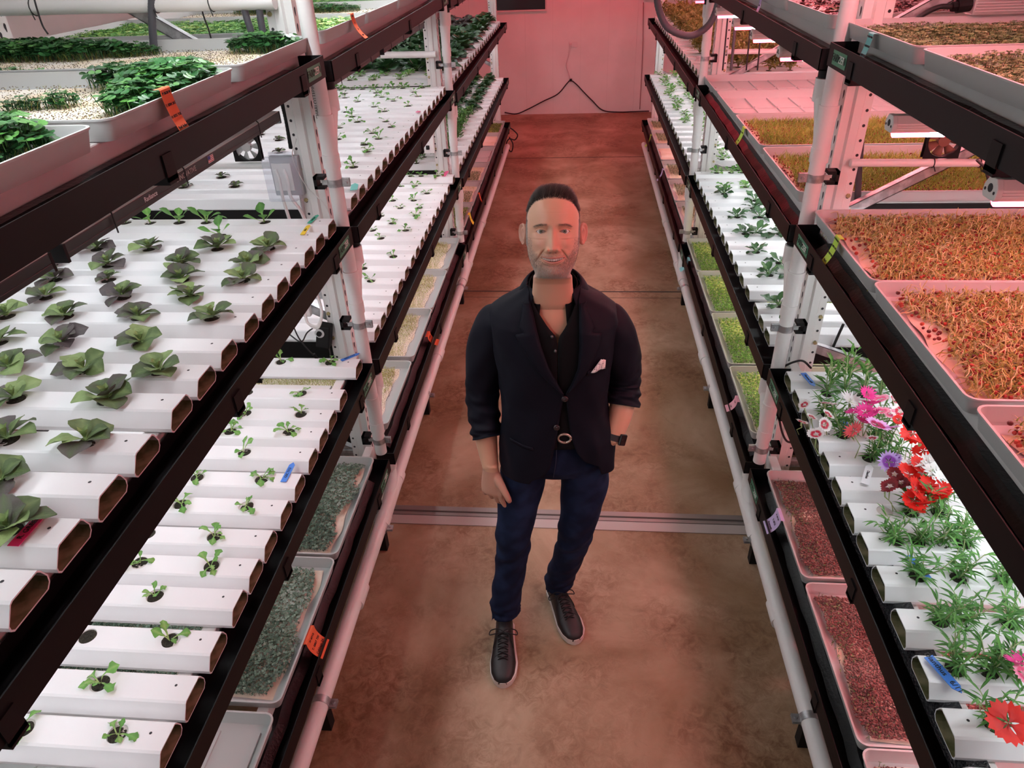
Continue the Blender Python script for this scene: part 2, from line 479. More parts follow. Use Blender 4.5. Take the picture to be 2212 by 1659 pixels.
# long shelf beams (step beams) front and rear, black end bars
def beam(side, tier, bay):
    y0, y1 = BAYS[bay]
    z = ZT[tier]
    nm = '%s shelf of the %s bay, %s rack' % (TIERW[tier], BAYW[bay], SIDEW[side])
    yy0 = (y0 + 0.10 if bay > 1 else y0); yy1 = y1 + (0.085 if bay < 3 else -0.12)
    t = thing('shelf_frame', 'white steel beam frame under the ' + nm, 'shelf', (sx(side, 0.15), (y0+y1)/2, z - 0.06))
    ox, oy, oz = t.location
    tray = (side, tier, bay) in TRAYS
    zt = (z + 0.006) if tray else (z - 0.0145)
    for nmx, d0, d1 in (('front_beam', 0.096, 0.135), ('rear_beam', DEPTH - 0.06, DEPTH - 0.02)):
        b = MB(); a0, a1 = sorted((sx(side, d0) - ox, sx(side, d1) - ox))
        b.box((a0, yy0 - oy, zt - 0.085 - oz), (a1, yy1 - oy, zt - oz)); b.build(nmx, M_steelw, t, bevel=0.003)
    a0, a1 = sorted((sx(side, 0.145) - ox, sx(side, DEPTH - 0.06) - ox))
    n = 4 if bay < 3 else 6
    for k in range(n):
        b = MB()
        yc = yy0 + 0.25 + (yy1 - yy0 - 0.5) * k / (n - 1)
        b.box((a0, yc - 0.015 - oy, zt - 0.05 - oz), (a1, yc + 0.015 - oy, zt - 0.006 - oz))
        b.build('shelf_support', M_steelw, t)
    b = MB()
    a0, a1 = sorted((sx(side, 0.19) - ox, sx(side, DEPTH - 0.06) - ox))
    b.box((a0, (y0 + 0.125) - oy, zt - 0.085 - oz), (a1, (y0 + 0.14) - oy, zt + (0.012 if not tray else -0.004) - oz))
    b.build('end_bar', M_blackd, t)

TRAYS = {('L','A',1),('L','A',2),('L','A',3),('L','D',1),('L','D',2),('L','D',3),('R','A',1),('R','A',2),('R','A',3),('R','B',1),('R','B',2),('R','D',1),('R','D',2),('R','D',3)}
M_lab = mat('green_label', (0.06, 0.28, 0.17), 0.4)
def gutter(side, tier, bay):
    y0, y1 = BAYS[bay]
    z1 = ZT[tier]; z0 = z1 - (0.03 if bay > 1 else 0.02)          # falls towards its near end
    W, H, T = 0.088, 0.068, 0.003
    nm = '%s bay, %s tier, %s rack' % (BAYW[bay], TIERW[tier], SIDEW[side])
    t = thing('drain_gutter', 'black drain gutter along the aisle edge, ' + nm, 'gutter', (sx(side, W/2), y0, z0), 0, 'black gutters along the shelves')
    ox, oy, oz = t.location
    def zz(y): return z0 + (z1 - z0) * (y - y0) / (y1 - y0)
    b = MB()
    def X(d): return sx(side, d) - ox
    hi = -0.032 if (side, tier, bay) in TRAYS else -0.017      # lower inner wall where channels hang over it
    prof = [(0, 0), (0, -H), (W, -H), (W, hi), (W - T, hi), (W - T, -H + T), (T, -H + T), (T, 0)]
    b.rings([[(X(u), yy - oy, w + zz(yy) - oz) for u, w in prof] for yy in (y0, y1)])
    for yy, s in ((y0, 1), (y1, -1)):
        ya, yb = sorted((yy - oy, yy + s*T - oy))
        a0, a1 = sorted((X(0), X(W)))
        b.box((a0, ya, zz(yy) - H - oz), (a1, yb, zz(yy) - oz))
    b.build('trough', M_black, t)
    # hanging hooks under the trough
    n = 3 if bay < 3 else 5
    for k in range(n):
        yc = y0 + 0.32 + (y1 - y0 - 0.55) * k / (n - 1)
        b = MB(); zc = zz(yc) - oz
        a0, a1 = sorted((X(-0.004), X(0))); b.box((a0, yc - 0.02 - oy, zc - H - 0.012), (a1, yc + 0.02 - oy, zc - H*0.35))
        a0, a1 = sorted((X(-0.004), X(0.094))); b.box((a0, yc - 0.02 - oy, zc - H - 0.018), (a1, yc + 0.02 - oy, zc - H - 0.002))
        b.build('bracket', M_blackd, t)
    if (side, tier, bay) in TRAYS:
        b = MB(); rr = []
        n = 30
        for k in range(n + 1):
            yy = y0 + 0.10 + (y1 - 0.12 - y0 - 0.10) * k / n
            j = 0.003 * math.sin(k * 2.3) + 0.002 * math.sin(k * 5.1)
            rr.append([(X(0.0955), yy - oy, zz(yy) - 0.024 - oz), (X(0.074 + j), yy - oy, zz(yy) - 0.025 - oz), (X(0.046 + j), yy - oy, zz(yy) - 0.046 - oz), (X(0.048 + j), yy - oy, zz(yy) - 0.049 - oz), (X(0.076 + j), yy - oy, zz(yy) - 0.028 - oz), (X(0.0955), yy - oy, zz(yy) - 0.027 - oz)])
        b.rings(rr); b.build('drip_liner', M_liner, t)
    elif (side, tier, bay) == ('R', 'C', 1):
        b = MB(); rr = []
        for k in range(41):
            yy = y0 + 0.02 + (y1 - 0.13 - y0) * k / 40
            rr.append([(X(0.112), yy - oy, zz(yy) + 0.012 - oz), (X(0.070), yy - oy, zz(yy) + 0.004 - oz), (X(0.048), yy - oy, zz(yy) - 0.03 - oz), (X(0.05), yy - oy, zz(yy) - 0.034 - oz), (X(0.07), yy - oy, zz(yy) - oz), (X(0.112), yy - oy, zz(yy) + 0.008 - oz)])
        b.rings(rr); b.build('drip_liner', mat('wet_black_liner', (0.010, 0.011, 0.014), 0.12, bump=(160, 1.0, 0.006)), t)
    # drain spigot at the near end
    if bay > 1:
        b = MB(); b.tube([(X(0.046), y0 + 0.05 - oy, -H), (X(0.046), y0 + 0.05 - oy, -H - 0.03)], 0.027, 16)
        b.build('drain_spigot', M_black, t, smooth=True, angle=40)
    # printed green label at the far end
    if bay < 3 or side == 'L':
        yc = y1 - 0.115 if bay < 3 else y1 - 0.2
        LW, LH = (0.13, 0.042)
        xf = sx(side, 0) - SG[side] * 0.0012
        b = MB(); xa, xb = sorted((sx(side, 0), xf))
        b.box((xa - ox, yc - LW/2 - oy, zz(yc) - 0.056 - oz), (xb - ox, yc + LW/2 - oy, zz(yc) - 0.014 - oz))
        lb = b.build('name_label', M_lab, t)
        lb['label'] = 'green printed label reading FARM ZERO'
        yd = 1 if side == 'L' else -1
        for txt, off, mt in (('FARM', -0.029, M_text), ('ZER', 0.025, M_textw), ('0', 0.053, M_text)):
            me = text_mesh(txt, 0.031)
            me.materials.append(mt)
            o = bpy.data.objects.new('lettering', me); COL.objects.link(o)
            frame(o, (xf - SG[side]*0.0006, yc + yd*off, zz(yc) - 0.035), (0, yd, 0), (0, 0, 1))
            adopt(o, lb, t.location)
    return t

for s in 'LR':
    for T_ in 'ABCD':
        for bay in (1, 2, 3):
            beam(s, T_, bay)
            gutter(s, T_, bay)

# ---------------------------------------------------------------- PVC drain stacks and clamps
def clamp(parent, o, p, axis, r, side, bracket=True):
    """galvanised strut strap around a pipe with its screw ear towards the aisle"""
    b = MB(); w = 0.014; n = 20
    px, py, pz = p[0] - o[0], p[1] - o[1], p[2] - o[2]
    def ring(rad, t):
        out = []
        for j in range(n):
            a = 2*PI*j/n
            if axis == 'z': out.append((px + rad*math.cos(a), py + rad*math.sin(a), pz + t))
            else: out.append((px + rad*math.cos(a), py + t, pz + rad*math.sin(a)))
        return out
    b.rings([ring(r + 0.0005, -w), ring(r + 0.0025, -w), ring(r + 0.0025, w), ring(r + 0.0005, w)], cap0=False, cap1=False)
    sg = -SG[side]
    if axis == 'z':
        a0, a1 = sorted((px + sg*r, px + sg*(r + 0.030)))
        b.box((a0, py - 0.006, pz - w - 0.002), (a1, py - 0.003, pz + w + 0.002))
        b.box((a0, py + 0.003, pz - w - 0.002), (a1, py + 0.006, pz + w + 0.002))
        b.tube([(px + sg*(r + 0.017), py - 0.014, pz), (px + sg*(r + 0.017), py + 0.012, pz)], 0.006, 8)
        a0, a1 = sorted((px - sg*r, px - sg*(r + 0.022)))
        b.box((a0, py - 0.005, pz - 0.009), (a1, py - 0.002, pz + 0.009))
        b.box((a0, py - 0.006, pz + 0.007), (a0 + 0.006, py + 0.002, pz + 0.017))
    else:
        a0, a1 = sorted((px + sg*r, px + sg*(r + 0.028)))
        b.box((a0, py - w - 0.002, pz + 0.003), (a1, py + w + 0.002, pz + 0.006))
        b.box((a0, py - w - 0.002, pz - 0.006), (a1, py + w + 0.002, pz - 0.003))
        b.tube([(px + sg*(r + 0.016), py, pz + 0.014), (px + sg*(r + 0.016), py, pz - 0.012)], 0.006, 8)
    b.build('strap_clamp', M_galv, parent, smooth=True, angle=35)
    if bracket and axis == 'z':
        b = MB(); a0, a1 = sorted((px - sg*(r + 0.012), px - sg*(r + 0.05)))
        b.box((a0, py - 0.012, pz - 0.024), (a1, py + 0.03, pz - 0.012)); b.box((a0, py - 0.012, pz + 0.012), (a1, py + 0.03, pz + 0.024))
        xa, xb = sorted((px - sg*(r + 0.04), px - sg*(r + 0.052))); b.box((xa, py - 0.012, pz - 0.024), (xb, py + 0.03, pz + 0.024))
        b.build('clamp_bracket', M_blackd, parent)

def stack(side, y, n, r=0.0275):
    x = sx(side, 0.047)
    t = thing('drain_stack', 'white PVC drain stack with wye fittings at the %s rack %s' % (SIDEW[side], n), 'drain pipe', (x, y, 0.0))
    o = t.location
    b = MB(); b.tube([(0, 0, 0.39), (0, 0, 2.95)], r, 20); b.build('riser_pipe', M_pvc, t, smooth=True, angle=40)
    for T_ in 'ABC':
        zt = ZT[T_] - 0.03
        b = MB()
        R = r + 0.0045
        zb, zu = zt - 0.36, zt - 0.17
        for (a, c, q) in ((zb, zb + 0.05, R), (zb + 0.05, zu - 0.04, R - 0.002), (zu - 0.04, zu, R)):
            b.tube([(0, 0, a), (0, 0, c)], q, 20)
        b.tube([(0, 0.0, zb + 0.06), (0, 0.035, zb + 0.13), (0, 0.09, zu + 0.015), (0, 0.09, zu + 0.03)], R - 0.003, 16)
        b.tube([(0, 0.09, zu - 0.005), (0, 0.09, zt - 0.10)], R + 0.001, 20)
        b.build('wye_fitting', M_pvc, t, smooth=True, angle=40)
        clamp(t, o, (x, y, zb - 0.055), 'z', r, side)
    clamp(t, o, (x, y, 0.62), 'z', r, side) if False else None
    # short drop from the lowest gutter into the floor main
    b = MB()
    xm = sx(side, -0.03) * 0 + (sx(side, 0.028) - x)
    b.tube([(0, 0.09, 0.285), (0, 0.09, 0.20), (xm*0.5, 0.05, 0.155), (xm, -0.08, 0.13)], [r + 0.003]*4, 18)
    b.tube([(0, 0.09, 0.27), (0, 0.09, 0.225)], r + 0.008, 20)
    b.build('drain_elbow', M_pvc, t, smooth=True, angle=40)
    return t
for s in 'LR':
    stack(s, 2.60, 'between near and middle bays')
    stack(s, 5.29, 'between middle and far bays')

for s in 'LR':
    x, z = sx(s, 0.028), 0.13
    t = thing('floor_drain_main', 'long white PVC drain main running along the floor under the %s rack' % SIDEW[s], 'drain pipe', (x, 0.2, 0))
    b = MB(); b.tube([(0, 0, z + 0.02), (0, 1.5, z + 0.01), (0, 5, z), (0, 9.0, z)], 0.031, 20); b.build('main_pipe', M_pvc, t, smooth=True, angle=40)
    for yc in (1.95, 3.95, 6.4):
        b = MB(); b.tube([(0, yc - 0.24, z), (0, yc - 0.14, z)], 0.0365, 20); b.build('coupling', M_pvc, t, smooth=True, angle=40)
    for yc in (2.50, 5.22):
        b = MB(); b.tube([(0, yc - 0.33, z), (0, yc - 0.26, z)], 0.037, 20); b.tube([(0, yc - 0.26, z), (0, yc + 0.0, z)], 0.0345, 20); b.tube([(0, yc, z), (0, yc + 0.05, z)], 0.037, 20)
        b.build('wye_fitting', M_pvc, t, smooth=True, angle=40)
    for yc in ((1.46, 2.36, 3.48, 4.98) if s == 'L' else (1.50, 2.36, 3.6, 4.98)):
        clamp(t, (x, 0.2, 0), (x, yc, z + (0.01 if yc < 2 else 0.0)), 'y', 0.0315, s, False)
        b = MB(); b.box((-0.02, yc - 0.2 - 0.02, 0), (0.02, yc - 0.2 + 0.02, z - 0.026)); b.build('pipe_foot', M_blackd, t)
# ---------------------------------------------------------------- LED grow bars
LK = 0.42
M_led_w = mat('led_white', (1, 1, 1), 0.4, emit=((1.0, 0.97, 1.0), 7.0))
M_led_r = mat('led_red', (1, 0.1, 0.2), 0.4, emit=((1.0, 0.05, 0.16), 7.0))
M_led_p = mat('led_pinkish', (1, 0.7, 0.8), 0.4, emit=((1.0, 0.55, 0.66), 6.0))
M_barblk = mat('black_aluminium', (0.02, 0.018, 0.02), 0.35, spec=0.5)
M_bargry = mat('bar_top_grey', (0.48, 0.45, 0.43), 0.35)
M_barwht = mat('lamp_housing_white', (0.72, 0.70, 0.68), 0.42)
M_capw = mat('lamp_end_cap', (0.70, 0.70, 0.68), 0.5)

def glow(col, power, A):
    """emitter for a lens of area A giving off this power; red and white diodes alternate on the pink lamps"""
    st = power/(PI*A)
    out = []
    parts = [(col, st)] if col[1] > 0.6 else [((1.0, 0.03, 0.07), st), ((1.0, 0.84, 0.87), st)]
    for c, q in parts:
        n = 'led_%d_%d_%d' % (c[1]*100, c[2]*100, q*10)
        out.append(mat(n, (0.8, 0.8, 0.8), 0.4, emit=(c, q)))
    return out
def area(name, loc, sxx, syy, col, power, parent):
    L = bpy.data.lights.new(name, 'AREA'); L.shape = 'RECTANGLE'; L.size = sxx; L.size_y = syy
    L.color = col; L.energy = power
    o = bpy.data.objects.new(name, L); COL.objects.link(o); o.location = loc
    if parent is not None: o.parent = parent
    return o

def bar_long(side, key, d, yc, z, L, col, power, lab, detail=False):
    """slim black bar running along the shelf"""
    x = sx(side, d)
    t = thing('grow_light_bar', lab, 'grow light', (x, yc, z), 0, 'slim black grow light bars under the shelves')
    b = MB(); b.box((-0.018, -L/2, 0.004), (0.018, L/2, 0.024)); b.box((-0.018, -L/2, -0.007), (-0.0155, L/2, 0.004)); b.box((0.0155, -L/2, -0.007), (0.018, L/2, 0.004)); b.build('housing', M_barblk, t, bevel=0.002)
    b = MB(); b.box((-0.0165, -L/2 + 0.002, 0.0242), (0.0165, L/2 - 0.002, 0.026)); b.build('top_plate', M_bargry, t)
    b = MB(); n = 1 if col[1] > 0.6 else 24; rl = 0.0145
    for k in range(n):
        ya, yb = -L/2 + 0.02 + (L - 0.04)*k/n, -L/2 + 0.02 + (L - 0.04)*(k + 1)/n
        b.prism([(rl*math.cos(PI + PI*j/6), 0.0035 + rl*math.sin(PI + PI*j/6)) for j in range(7)], 'y', ya, yb, k % 3 // 2)
    b.build('light_strip', glow(col, power, PI*rl*(L - 0.04)), t, smooth=False)
    for e in (-1, 1):
        b = MB(); b.box((-0.0185, e*L/2 - 0.004, -0.0145), (0.0185, e*L/2 + 0.004, 0.0245)); b.build('end_cap', M_blackd, t)
    for e in (-0.36, -0.08, 0.34):
        b = MB(); r = 0.0012
        b.tube([(-0.023, e*L, -0.016), (-0.023, e*L, 0.03), (0, e*L, 0.055), (0, e*L, 0.135)], r*1.6, 6)
        b.tube([(0.023, e*L, -0.016), (0.023, e*L, 0.03), (0, e*L, 0.055)], r*1.6, 6)
        b.build('hanger_clip', M_cord, t)
    return t

def bar_cross(side, yc, z, d, L, col, power, lab, leds=True):
    """white housing bar running from the aisle into the shelf"""
    x = sx(side, d)
    t = thing('grow_light_bar', lab, 'grow light', (x, yc, z), 0, 'white grow light bars across the shelves')
    S = SG[side]
    prof = [(-0.026, -0.004), (-0.026, 0.012), (-0.014, 0.030), (0.014, 0.030), (0.026, 0.012), (0.026, -0.004), (0.020, -0.012), (-0.020, -0.012)]
    b = MB()
    fins = [(-0.026, -0.004), (-0.026, 0.0), (-0.0245, 0.001), (-0.026, 0.002), (-0.026, 0.006), (-0.0245, 0.007), (-0.026, 0.008), (-0.026, 0.012)] + prof[2:]
    b.prism([(u*0.96, w*0.96) for u, w in fins], 'x', *sorted((S*0.012, S*L))); b.build('housing', M_barwht, t)
    b = MB(); b.prism(prof, 'x', *sorted((0, S*0.013))); cap = b.build('end_cap', M_capw, t, bevel=0.002)
    b = MB()
    for (u, w, r) in ((0.0, 0.010, 0.0085), (-0.017, 0.004, 0.0032), (0.017, 0.004, 0.0032)):
        b.tube([(-S*0.0008, u, w), (S*0.002, u, w)], r, 12)
    b.build('cap_socket', M_hole, cap)
    b = MB(); n = 27 if col[1] < 0.6 else 1; rl = 0.0165
    for k in range(n):
        a = 0.016 + (L - 0.04) * k / n; c = a + (L - 0.04)/n
        b.prism([(rl*math.cos(PI + PI*j/6), -0.0115 + rl*math.sin(PI + PI*j/6)) for j in range(7)], 'x', *sorted((S*a, S*c)), k % 3 // 2)
    b.build('light_strip', glow(col, power, PI*rl*(L - 0.04)), t)
    b = MB()
    for q in (0.10, L - 0.15):
        a0, a1 = sorted((S*q, S*(q + 0.022)))
        b.box((a0, -0.029, 0.008), (a1, 0.029, 0.034)); b.box((a0, -0.003, 0.03), (a1, 0.003, 0.065))
    b.build('mount_bracket', M_blackd, t)
    return t

def tier_above(T_):
    return {'A': 2.74, 'B': ZT['A'], 'C': ZT['B'], 'D': ZT['C']}[T_]

for (s, T_, bay), (col, pw) in LAMP.items():
    y0, y1 = BAYS[bay]
    za = tier_above(T_)
    where = ('above the top tier' if T_ == 'A' else 'under the %s tier' % TIERW[{'B':'A','C':'B','D':'C'}[T_]])
    bw = BAYW[bay]
    if s == 'L':
        z = za - 0.19
        rows = (0.185, 0.62, 1.0)
        cs = [(1.885, 1.22), (0.62, 1.22)] if bay == 1 else ([(3.33, 1.25), (4.62, 1.15)] if bay == 2 else [(6.1, 1.3), (7.45, 1.3), (8.7, 1.1)])
        n = len(rows) * len(cs)
        if T_ == 'A': rows = (0.10, 0.62, 1.0)
        for i, d in enumerate(rows):
            for j, (yc, L) in enumerate(cs):
                bar_long(s, (s, T_, bay), d, yc, z, L, col, pw * LK / n * (AISLE_BOOST if T_ == 'A' and i == 0 else 1.0),
                    'black grow bar %s, left %s bay, %s row, %s half' % (where, bw, ['aisle', 'centre', 'rear'][i], ['near', 'far', 'farthest'][j] if bay > 1 else ['far', 'near'][j]))
    else:
        z = za - 0.125
        ys = {1: (1.97, 1.43, 0.90), 2: (3.2, 3.74, 4.22, 4.78), 3: (5.75, 6.4, 7.05, 7.7, 8.35, 9.0)}[bay]
        for j, yc in enumerate(ys):
            bar_cross(s, yc, z, 0.0 if T_ == 'B' else 0.14, 1.18 if T_ == 'B' else 1.04, col, pw * LK / len(ys),
                'white grow bar %s, right %s bay, %s from its %s end' % (where, bw, ORD[j] if j else 'first', 'far' if bay == 1 else 'near'))

# ---------------------------------------------------------------- NFT growing channels
CH_Z = -0.013      # channel underside relative to the gutter top
CH_H = 0.050
def channel(name, yc, side, tier, label, holes, dd=0.058, L=1.17, short=0.0):
    x0 = sx(side, dd + short); z0 = ZT[tier] + CH_Z; S = SG[side]
    outer = [(-0.046, 0.0), (0.044, 0.0), (0.054, 0.010), (0.056, 0.024), (0.048, 0.043), (0.042, 0.050), (-0.024, 0.050), (-0.030, 0.047), (-0.052, 0.015), (-0.052, 0.006)]
    cy = sum(p[0] for p in outer)/len(outer); cz = 0.025
    inner = [((y - 0.002) * (1 - 0.0028/0.054) + 0.002, cz + (z - cz) * (1 - 0.0028/0.025)) for y, z in outer]
    b = MB(); n = len(outer)
    def at(x, p): return (S*x, p[0], p[1])
    itop = 5
    for i in range(n):
        j = (i + 1) % n
        if i == itop: continue
        k = len(b.v); b.v += [at(0, outer[i]), at(0, outer[j]), at(L, outer[j]), at(L, outer[i])]; b.f.append((k, k+1, k+2, k+3)); b.m.append(0)
    for i in range(n):           # end lip and inside
        j = (i + 1) % n
        k = len(b.v); b.v += [at(0, outer[i]), at(0, outer[j]), at(0, inner[j]), at(0, inner[i])]; b.f.append((k, k+1, k+2, k+3)); b.m.append(0)
        k = len(b.v); b.v += [at(0, inner[i]), at(0, inner[j]), at(L - 0.01, inner[j]), at(L - 0.01, inner[i])]; b.f.append((k, k+1, k+2, k+3)); b.m.append(1 if i in (0, 1, 2, 8, 9, 7) else 2)
    k = len(b.v); b.v += [at(L, p) for p in outer]; b.f.append(tuple(range(k, k + n))); b.m.append(0)
    # flat top with round plant holes
    ya, yb = outer[6][0], outer[5][0]; ym = (ya + yb)/2; R = 0.0235; zt = CH_H
    def q(xa, xb, mi=0):
        if xb - xa < 1e-5: return
        k = len(b.v); b.v += [(S*xa, ya, zt), (S*xb, ya, zt), (S*xb, yb, zt), (S*xa, yb, zt)]; b.f.append((k, k+1, k+2, k+3)); b.m.append(mi)
    cur = 0.0; hw = 0.032; N = 24
    for hx in sorted(holes):
        if hx - hw < cur: continue
        q(cur, hx - hw)
        k = len(b.v)
        for j in range(N):
            a = 2*PI*(j + 0.5)/N; c, s_ = math.cos(a), math.sin(a)
            m_ = min(hw/abs(c) if abs(c) > 1e-6 else 9, ((yb - ya)/2)/abs(s_) if abs(s_) > 1e-6 else 9)
            b.v.append((S*(hx + m_*c), ym + m_*s_, zt))
            b.v.append((S*(hx + R*c), ym + R*s_, zt)); b.v.append((S*(hx + R*c), ym + R*s_, zt - 0.004))
        for j in range(N):
            j2 = (j + 1) % N; A = k + 3*j; B = k + 3*j2
            b.f.append((A, B, B+1, A+1)); b.m.append(0); b.f.append((A+1, B+1, B+2, A+2)); b.m.append(0)
        for cxn, cyn in ((-1,-1),(1,-1),(1,1),(-1,1)):   # corner slivers
            a0 = math.atan2(cyn*(yb-ya)/2, cxn*hw)
            js = int(math.floor((a0 % (2*PI)) / (2*PI) * N - 0.5)) % N; j2 = (js + 1) % N
            kk = len(b.v); b.v.append((S*(hx + cxn*hw), ym + cyn*(yb-ya)/2, zt)); b.f.append((k + 3*js, k + 3*j2, kk)); b.m.append(0)
        cur = hx + hw
    q(cur, L)
    # small drain hole near the end
    kk = len(b.v); b.v += [(S*(0.045 + 0.0035*math.cos(2*PI*j/10)), ym + 0.006 + 0.0035*math.sin(2*PI*j/10), zt + 0.0004) for j in range(10)]
    b.f.append(tuple(range(kk, kk + 10))); b.m.append(3)
    me = bpy.data.meshes.new(name); me.from_pydata(b.v, [], b.f); me.polygons.foreach_set('material_index', b.m)
    me.update()
    o = link(name, me, [M_chan, M_algae, M_pvcin, M_hole])
    o.location = (x0, yc, z0)
    tag(o, label, 'growing channel', None)
    o['group'] = 'white growing channels of the %s tier, %s rack' % (TIERW[tier], SIDEW[side])
    return o
M_pvcin = mat('channel_inside', (0.62, 0.58, 0.56), 0.5)

PK = {
 ('L','B',1): [2.545,2.401,2.277,2.134,2.016,1.889,1.761,1.607,1.471,1.338,1.179,1.043,.913,.785,.655,.52],
 ('L','C',1): [2.532,2.295,2.153,2.038,1.918,1.776,1.645,1.510,1.393,1.278,1.138,1.006,.884,.750,.615],
 ('L','B',2): [5.19,5.045,4.90,4.765,4.60,4.46,4.33,4.19,4.055,3.922,3.795,3.676,3.544,3.41,3.268,3.13,2.99,2.86],
 ('L','C',2): [5.21,4.97,4.80,4.65,4.50,4.35,4.215,4.09,3.96,3.82,3.682,3.52,3.36,3.228,3.096,2.975,2.85],
 ('R','C',2): [5.21,5.045,4.880,4.735,4.590,4.446,4.29,4.15,4.01,3.875,3.740,3.590,3.440,3.290,3.092,2.973,2.851],
 ('R','C',1): [2.478,2.350,2.215,2.09,1.965,1.835,1.710,1.585,1.455,1.307,1.165,1.026,.89,.75,.61],
}
def at_far(y0, y1, n): return [y1 - (y1 - y0) * k / (n - 1) for k in range(n)]
for k in (('L','B',3),('L','C',3),('R','B',3),('R','C',3)): PK[k] = at_far(5.55, 9.20, 22)
CHC = {k: [p - 0.042 for p in v][::-1] for k, v in PK.items()}   # centres, nearest first
HOLES = {}    # (side, tier, bay, index) -> [distance from channel end]
DD = {'B': 0.058, 'C': 0.045}
def snap(side, tier, bay, x, y):
    cs = CHC[(side, tier, bay)]
    i = min(range(len(cs)), key=lambda k: abs(cs[k] - y))
    d = (x - sx(side, DD[tier])) * SG[side]
    return i, d

# ---------------------------------------------------------------- trays
def tray_mesh(Lx, Wy, H, ribs=False, wall=0.004):
    """open nursery tray; x from 0 (aisle edge) to Lx, centred on y, floor at z = 0"""
    b = MB(); n = 5; rc = 0.03
    def loop(ins, z):
        out = []
        for cx, cy, a0 in ((Lx - rc, Wy/2 - rc, 0), (rc, Wy/2 - rc, 90), (rc, -Wy/2 + rc, 180), (Lx - rc, -Wy/2 + rc, 270)):
            for k in range(n + 1):
                a = math.radians(a0 + 90*k/n)
                out.append((cx + (rc - ins)*math.cos(a), cy + (rc - ins)*math.sin(a), z))
        return out
    b.rings([loop(0.013, 0.0), loop(0.003, H - 0.004), loop(0.0, H - 0.004), loop(0.0, H), loop(0.006, H), loop(0.014, 0.010), loop(0.018, 0.004)], cap0=True, cap1=True)
    if ribs:
        nx, ny = 8, 2
        for i in range(nx + 1):
            x = 0.045 + (Lx - 0.09)*i/nx
            for j in range(ny):
                ya = -Wy/2 + 0.035 + (Wy - 0.07)*j/ny + 0.012; yb = -Wy/2 + 0.035 + (Wy - 0.07)*(j+1)/ny - 0.012
                b.box((x - 0.006, ya, 0.004), (x + 0.006, yb, 0.012))
        b.box((0.03, -0.003, 0.004), (Lx - 0.03, 0.003, 0.0065))
    return b

TRAY_H = 0.045
TRAY_ME = {}
TR_LX = 1.12
def tray(side, tier, yc, W, label, cat='tray', ribs=False, mat_=None, d=0.048, wavy=0, matins=(0.03, 0.03)):
    key = (round(W, 3), ribs)
    if key not in TRAY_ME:
        TRAY_ME[key] = tray_mesh(TR_LX, W, TRAY_H, ribs).mesh('seed_tray'); TRAY_ME[key].materials.append(M_tray)
        TRAY_ME[key].polygons.foreach_set('use_smooth', [True]*len(TRAY_ME[key].polygons)); TRAY_ME[key].set_sharp_from_angle(angle=math.radians(35))
    o = bpy.data.objects.new('seed_tray', TRAY_ME[key]); COL.objects.link(o)
    z = ZT[tier] + 0.008
    o.location = (sx(side, d), yc, z)
    if side == 'L': o.rotation_euler = (0, 0, PI)
    tag(o, label, cat, 'grey trays on the shelves')
    if mat_:
        b = MB(); ix, iy = matins
        nx, ny = 40, 24
        rnd = random.Random(int(yc*100))
        ph = [rnd.uniform(0, 6) for _ in range(4)]
        top = []
        for i in range(nx + 1):
            for j in range(ny + 1):
                u, v = i/nx, j/ny
                e0 = ix + 0.006*math.sin(9*v + ph[0]) + 0.004*math.sin(21*v + ph[1])
                e1 = iy + 0.005*math.sin(11*u + ph[2])
                x = e0 + (TR_LX - 0.022 - e0) * u; y = -W/2 + e1 + (W - 2*e1) * v
                edge = min(u*nx, (1-u)*nx, v*ny, (1-v)*ny)
                z_ = 0.007 + (0.0 if edge < 0.5 else 0.004) + wavy*0.004*math.sin(14*u + ph[1])*math.sin(9*v + ph[3])
                top.append((x, y, z_))
        f = [(i*(ny+1)+j, (i+1)*(ny+1)+j, (i+1)*(ny+1)+j+1, i*(ny+1)+j+1) for i in range(nx) for j in range(ny)]
        b.add(top, f)
        b.build('growing_mat', mat_, o, smooth=True)
    return o

# unseen rose fill bars added above the top right shelf to light the aisle
for bay, cs in {1: [(0.62, 1.2), (1.9, 1.2)], 2: [(3.3, 1.2), (4.6, 1.2)], 3: [(6.0, 1.2), (7.3, 1.2), (8.6, 1.2)]}.items():
    for j, (yc, L) in enumerate(cs):
        bar_long('R', None, 0.07, yc, 2.56, L, PINK, AISLE_FILL * LK, 'added unseen rose fill bar along aisle edge, top of right rack, %s bay, %s' % (BAYW[bay], ['first', 'second', 'third'][j]))
# ---------------------------------------------------------------- leafy plants
def ptint(me, vals):
    at = me.attributes.new('tint', 'FLOAT', 'POINT'); at.data.foreach_set('value', vals)

